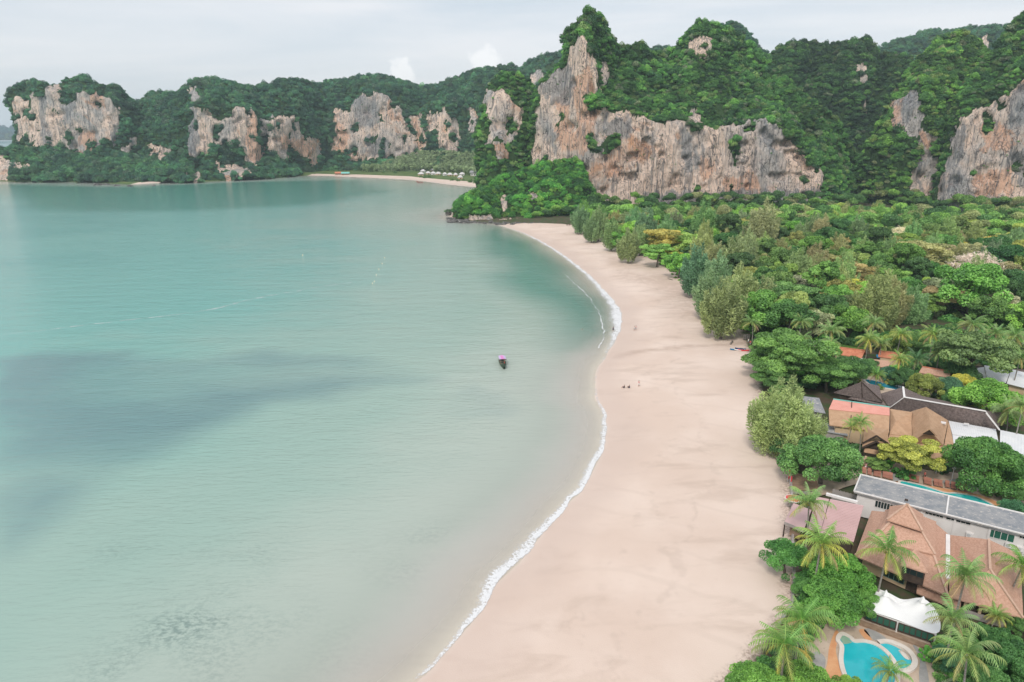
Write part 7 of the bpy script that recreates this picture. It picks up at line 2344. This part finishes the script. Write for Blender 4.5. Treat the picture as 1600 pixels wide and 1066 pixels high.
M_HULLR = mottled('red_brown_hull', (0.30, 0.10, 0.07), (0.36, 0.14, 0.10), 1, bump=0)
q = P(656, 285.2, 0.1)
boat('wooden_boat', 'red brown boat lying at the water edge of the far beach', (q.x, q.y, 0.3), R(80), 9.0, 2.2, M_HULLR)

# floats of the swimming zone
BUOYS = [(473, 399), (473, 344), (585, 440), (588, 430), (592, 421), (597, 412), (601, 403), (582, 443)]
M_BUOY = mottled('float', (0.75, 0.62, 0.40), (0.80, 0.70, 0.5), 1, bump=0)
for i, (x, y) in enumerate(BUOYS[2:]):
    q = P(x, y, 0.1)
    o = MB().tube([(0, 0, -0.2), (0, 0, 0.0), (0, 0, 0.3), (0, 0, 0.45)], [0.08, 0.2, 0.2, 0.06], 8).build('buoy', M_BUOY, None, True, loc=(q.x, q.y, 0.0))
    tag(o, 'small pale float on the line across the middle of the bay', 'buoy', 'floats on the line in the bay')
q = P(473, 399, 0.1)
tag(MB().tube([(0, 0, -0.2), (0, 0, 0.0), (0, 0, 0.35), (0, 0, 0.5)], [0.1, 0.28, 0.28, 0.08], 8).build('buoy', M_BUOY, None, True, loc=(q.x, q.y, 0.0)), 'single pale float alone in open water left of the float line', 'buoy')

# ------------------------------------------------------------------ people and things on the sand
M_SKIN = mottled('skin', (0.42, 0.25, 0.17), (0.47, 0.29, 0.20), 3, 0.6, 0.3, 0)
M_HAIR = mottled('hair', (0.02, 0.015, 0.012), (0.04, 0.03, 0.025), 5, 0.6, 0.3, 0)
CL = {'navy': (0.03, 0.04, 0.09), 'white': (0.75, 0.74, 0.72), 'black': (0.02, 0.02, 0.022), 'red': (0.5, 0.06, 0.06), 'grey': (0.3, 0.3, 0.32), 'pink': (0.62, 0.33, 0.34), 'blue': (0.08, 0.18, 0.35)}
M_CL = {k: mottled(k + '_cloth', v, tuple(min(1, a * 1.2 + 0.01) for a in v), 3, 0.9, 0.1, 0) for k, v in CL.items()}


def skinned(name, verts, edges, radii, mat, parent, sub=1):
    me = bpy.data.meshes.new(name)
    me.from_pydata(verts, edges, [])
    me.materials.append(mat)
    o = link(name, me, parent)
    sk_ = o.modifiers.new('skin', 'SKIN')
    for i, r_ in enumerate(radii):
        me.skin_vertices[0].data[i].radius = (r_, r_)
    me.skin_vertices[0].data[0].use_root = True
    s_ = o.modifiers.new('sub', 'SUBSURF')
    s_.levels = s_.render_levels = sub
    return o


def new_skin_mesh(me):
    import bmesh as bm__
    b = bm__.new()
    b.from_mesh(me)
    b.verts.layers.skin.verify()
    b.to_mesh(me)
    b.free()


def person(label, loc, rz, top, bottom, pose='stand', s=1.0):
    t_ = thing('person', label, 'person', loc, rz)
    t_.scale = (s, s, s)
    if pose == 'sit':
        J = {'pel': (0, 0, .12), 'wa': (0, -.06, .32), 'ch': (0, -.10, .52), 'nk': (0, -.08, .66), 'hd': (0, -.06, .74), 'ht': (0, -.05, .86)}
        legs = lambda q: [(q * .1, .03, .12), (q * .13, .38, .42), (q * .13, .62, .05), (q * .13, .75, .04)]
        arms = lambda q: [(q * .18, -.10, .58), (q * .26, .08, .36), (q * .16, .34, .40), (q * .14, .42, .40)]
    elif pose == 'swim':
        J = {'pel': (0, -.3, -.25), 'wa': (0, -.2, -.12), 'ch': (0, -.08, -.02), 'nk': (0, 0, .08), 'hd': (0, .03, .17), 'ht': (0, .05, .29)}
        legs = lambda q: [(q * .1, -.35, -.28), (q * .13, -.7, -.35), (q * .13, -1.05, -.4), (q * .13, -1.15, -.42)]
        arms = lambda q: [(q * .18, -.05, .02), (q * .4, .15, -.02), (q * .5, .4, 0.0), (q * .52, .5, 0.02)]
    else:
        sw = 0.16 if pose == 'walk' else 0.02
        J = {'pel': (0, 0, .92), 'wa': (0, 0, 1.08), 'ch': (0, 0, 1.32), 'nk': (0, 0, 1.48), 'hd': (0, .02, 1.57), 'ht': (0, .02, 1.71)}
        legs = lambda q: [(q * .1, 0, .86), (q * .11, q * sw * .8 + .03, .48), (q * .11, q * sw * 1.6, .07), (q * .12, q * sw * 1.6 + .12, .035)]
        arms = lambda q: [(q * .19, 0, 1.40), (q * .25, -q * sw * .6, 1.14), (q * .25, -q * sw * 1.2 + .06, .90), (q * .25, -q * sw * 1.3 + .09, .80)]
    verts = [J[k] for k in ('pel', 'wa', 'ch', 'nk', 'hd', 'ht')]
    rad_ = [.13, .115, .135, .05, .085, .07]
    edges = [(0, 1), (1, 2), (2, 3), (3, 4), (4, 5)]
    for q in (-1, 1):
        b = len(verts)
        verts += legs(q)
        rad_ += [.085, .06, .04, .035]
        edges += [(0, b), (b, b + 1), (b + 1, b + 2), (b + 2, b + 3)]
        b = len(verts)
        verts += arms(q)
        rad_ += [.055, .042, .03, .03]
        edges += [(2, b), (b, b + 1), (b + 1, b + 2), (b + 2, b + 3)]
    me = bpy.data.meshes.new('body')
    me.from_pydata(verts, edges, [])
    new_skin_mesh(me)
    for i, r_ in enumerate(rad_):
        me.skin_vertices[0].data[i].radius = (r_, r_)
    me.skin_vertices[0].data[0].use_root = True
    me.materials.append(M_SKIN)
    o = link('body', me, t_)
    o.modifiers.new('skin', 'SKIN')
    md = o.modifiers.new('sub', 'SUBSURF')
    md.levels = md.render_levels = 1
    # clothes follow the trunk and thighs
    if pose != 'swim':
        MB().tube([Vector(J['pel']), Vector(J['wa']), Vector(J['ch']), Vector(J['nk']) - Vector((0, 0, .05))], [.165, .15, .19, .08], 10).build('shirt', M_CL[top], t_, True)
        for q in (-1, 1):
            l_ = legs(q)
            MB().tube([Vector(l_[0]) + Vector((0, 0, .05)), Vector(l_[0]).lerp(Vector(l_[1]), .9)], [.12, .10], 8).build('trouser_leg', M_CL[bottom], t_, True)
    hp = Vector(J['hd']).lerp(Vector(J['ht']), 0.7)
    MB().tube([hp + Vector((0, -.03, -.06)), hp + Vector((0, -.02, .02)), hp + Vector((0, -.01, .09))], [.095, .10, .04], 8).build('hair', M_HAIR, t_, True)
    return t_


PEOPLE = [(958, 518, 'person in dark clothes wading at the edge of the surf', 'navy', 'black', 'stand', 0.05), (991, 517, 'person in white walking on the sand by the water', 'white', 'grey', 'walk', 1.2), (993.5, 516, 'person in pink walking beside the one in white', 'pink', 'grey', 'walk', 1.3),
          (975, 606.5, 'person in black sitting on the sand, left of the pair', 'black', 'navy', 'sit', 1.0), (983, 606.5, 'person in dark clothes sitting on the sand, right of the pair', 'navy', 'black', 'sit', 0.8), (998, 604, 'person in pink standing alone behind the sitting pair', 'pink', 'white', 'stand', 2.2),
          (1169, 537, 'person in white standing by the beach palms', 'white', 'grey', 'stand', 0.5), (1172, 540, 'person in red next to the one in white by the palms', 'red', 'grey', 'stand', 2.5), (1179, 533, 'person in blue standing under the beach palm', 'blue', 'navy', 'stand', 1.5),
          (1352, 735, 'person in pink standing beside the first lounger', 'pink', 'white', 'stand', 0.4), (1444, 749, 'person in red walking behind the loungers', 'red', 'black', 'walk', 1.6), (1330, 703, 'person in dark shirt at the lobby entrance', 'black', 'grey', 'stand', 0.2)]
for x, y, lab, tp, bt_, pose, rz in PEOPLE:
    q = P(x, y, 0.6)
    for _ in range(3):
        g = max(ground_z(q.x, q.y), 0.0) if x < 1185 else ZG + 0.08
        q = P(x, y, g)
    person(lab, (q.x, q.y, g), rz, tp, bt_, pose, 1.0)
q = P(910, 515, 0.0)
person('person swimming alone in the green water off the surf', (q.x, q.y, 0.0), 0.6, 'navy', 'navy', 'swim', 1.1)


def on_sand(x, y):
    q = P(x, y, 2.0)
    for _ in range(3):
        q = P(x, y, ground_z(q.x, q.y))
    return q


# log, kayaks, boards by the beach palms
q = on_sand(1143.5, 536)
lg = thing('driftwood_log', 'brown driftwood log lying on the sand near the beach palms', 'log', q, R(62))
MB().tube([(-1.9, 0, .22), (-0.6, 0.08, .24), (0.8, -0.05, .22), (1.9, 0.1, .3)], [.30, .27, .24, .14], 9).build('trunk', M_BARK, lg, True)
MB().tube([(0.6, 0, .3), (1.0, 0.4, .6)], [.1, .05], 6).build('branch_stub', M_BARK, lg, True)


def kayak(x, y, mat, label, rz, L=3.2):
    q = on_sand(x, y)
    t_ = thing('kayak', label, 'kayak', q + Vector((0, 0, .05)), rz, 'kayaks on the sand')
    vs, fs = [], []
    n_ = 11
    for k in range(n_):
        f = k / (n_ - 1)
        w = 0.42 * math.sin(math.pi * (0.04 + 0.92 * f)) ** 0.7
        y_ = (f - .5) * L
        e = 0.12 * abs(2 * f - 1) ** 2
        vs += [(-w, y_, .25 + e), (-w * .6, y_, .0 + e), (w * .6, y_, .0 + e), (w, y_, .25 + e), (0, y_, .36 + e)]
    for k in range(n_ - 1):
        a, b = 5 * k, 5 * k + 5
        fs += [(a + j, b + j, b + (j + 1) % 5, a + (j + 1) % 5) for j in range(5)]
    MB().add(vs, fs).build('hull', mat, t_, True)
    MB().box((0, -0.2, .36), (.42, .9, .06)).build('seat', M_DKWOOD, t_)


kayak(1150, 547.5, M_BLUE, 'blue kayak on the sand, leftmost of the bright boats', R(80), 3.6)
kayak(1157, 546.3, mottled('dark_blue_hull', (0.02, 0.05, 0.14), (0.03, 0.07, 0.18), 1, bump=0), 'dark blue kayak behind the white one', R(70))
kayak(1156, 548.3, M_WHITE, 'white kayak between the blue and red ones', R(85))
kayak(1161.5, 548.5, M_RED, 'red kayak rightmost of the bright boats', R(80), 3.4)
q = on_sand(1172, 556)
um = thing('folded_boat', 'small white dinghy drawn up below the beach bushes', 'dinghy', q, R(75))
MB().tube([(-1.5, .35, .25), (-1.0, .62, .25), (1.0, .62, .25), (1.7, 0, .32), (1.0, -.62, .25), (-1.0, -.62, .25), (-1.5, -.35, .25)], .2, 8).build('tube', M_WHITE, um, True)
MB().box((0, 0, .15), (2.4, 1.1, .08)).build('floor', M_GREYMET, um)
for x, y, lab in ((888, 352.5, 'dark picnic table at the far end of the beach below the headland'),):
    q = on_sand(x, y)
    t_ = thing('picnic_table', lab, 'table', q, 0.2)
    MB().box((0, 0, .75), (2.6, 1.2, .1)).build('tabletop', M_DKWOOD, t_)
    for sx in (-1.0, 1.0):
        MB().box((sx, 0, .36), (.12, 1.0, .72)).build('leg', M_DKWOOD, t_)
q = on_sand(1047, 437)
lg = thing('driftwood_branch', 'forked dark driftwood branch on the sand below the large tan casuarina', 'branch', q, R(120))
MB().tube([(-1.6, 0, .12), (0, .1, .2), (1.6, -.1, .15)], [.12, .1, .05], 6).build('branch', M_DKWOOD, lg, True)
MB().tube([(0, .1, .2), (.9, .7, .5)], [.07, .03], 5).build('twig', M_DKWOOD, lg, True)
# planks and racks under the beach palm
q = on_sand(1166, 531)
rk_ = thing('board_rack', 'grey wooden rack of boards under the beach palm', 'rack', q, R(10))
for k in range(4):
    MB().box((-0.9 + .6 * k, 0, .9), (.12, .12, 1.8)).build('post', M_GREYWOOD, rk_)
for k in range(3):
    MB().box((0, .1, .5 + .5 * k), (2.3, .6, .07)).build('board', M_GREYWOOD, rk_)
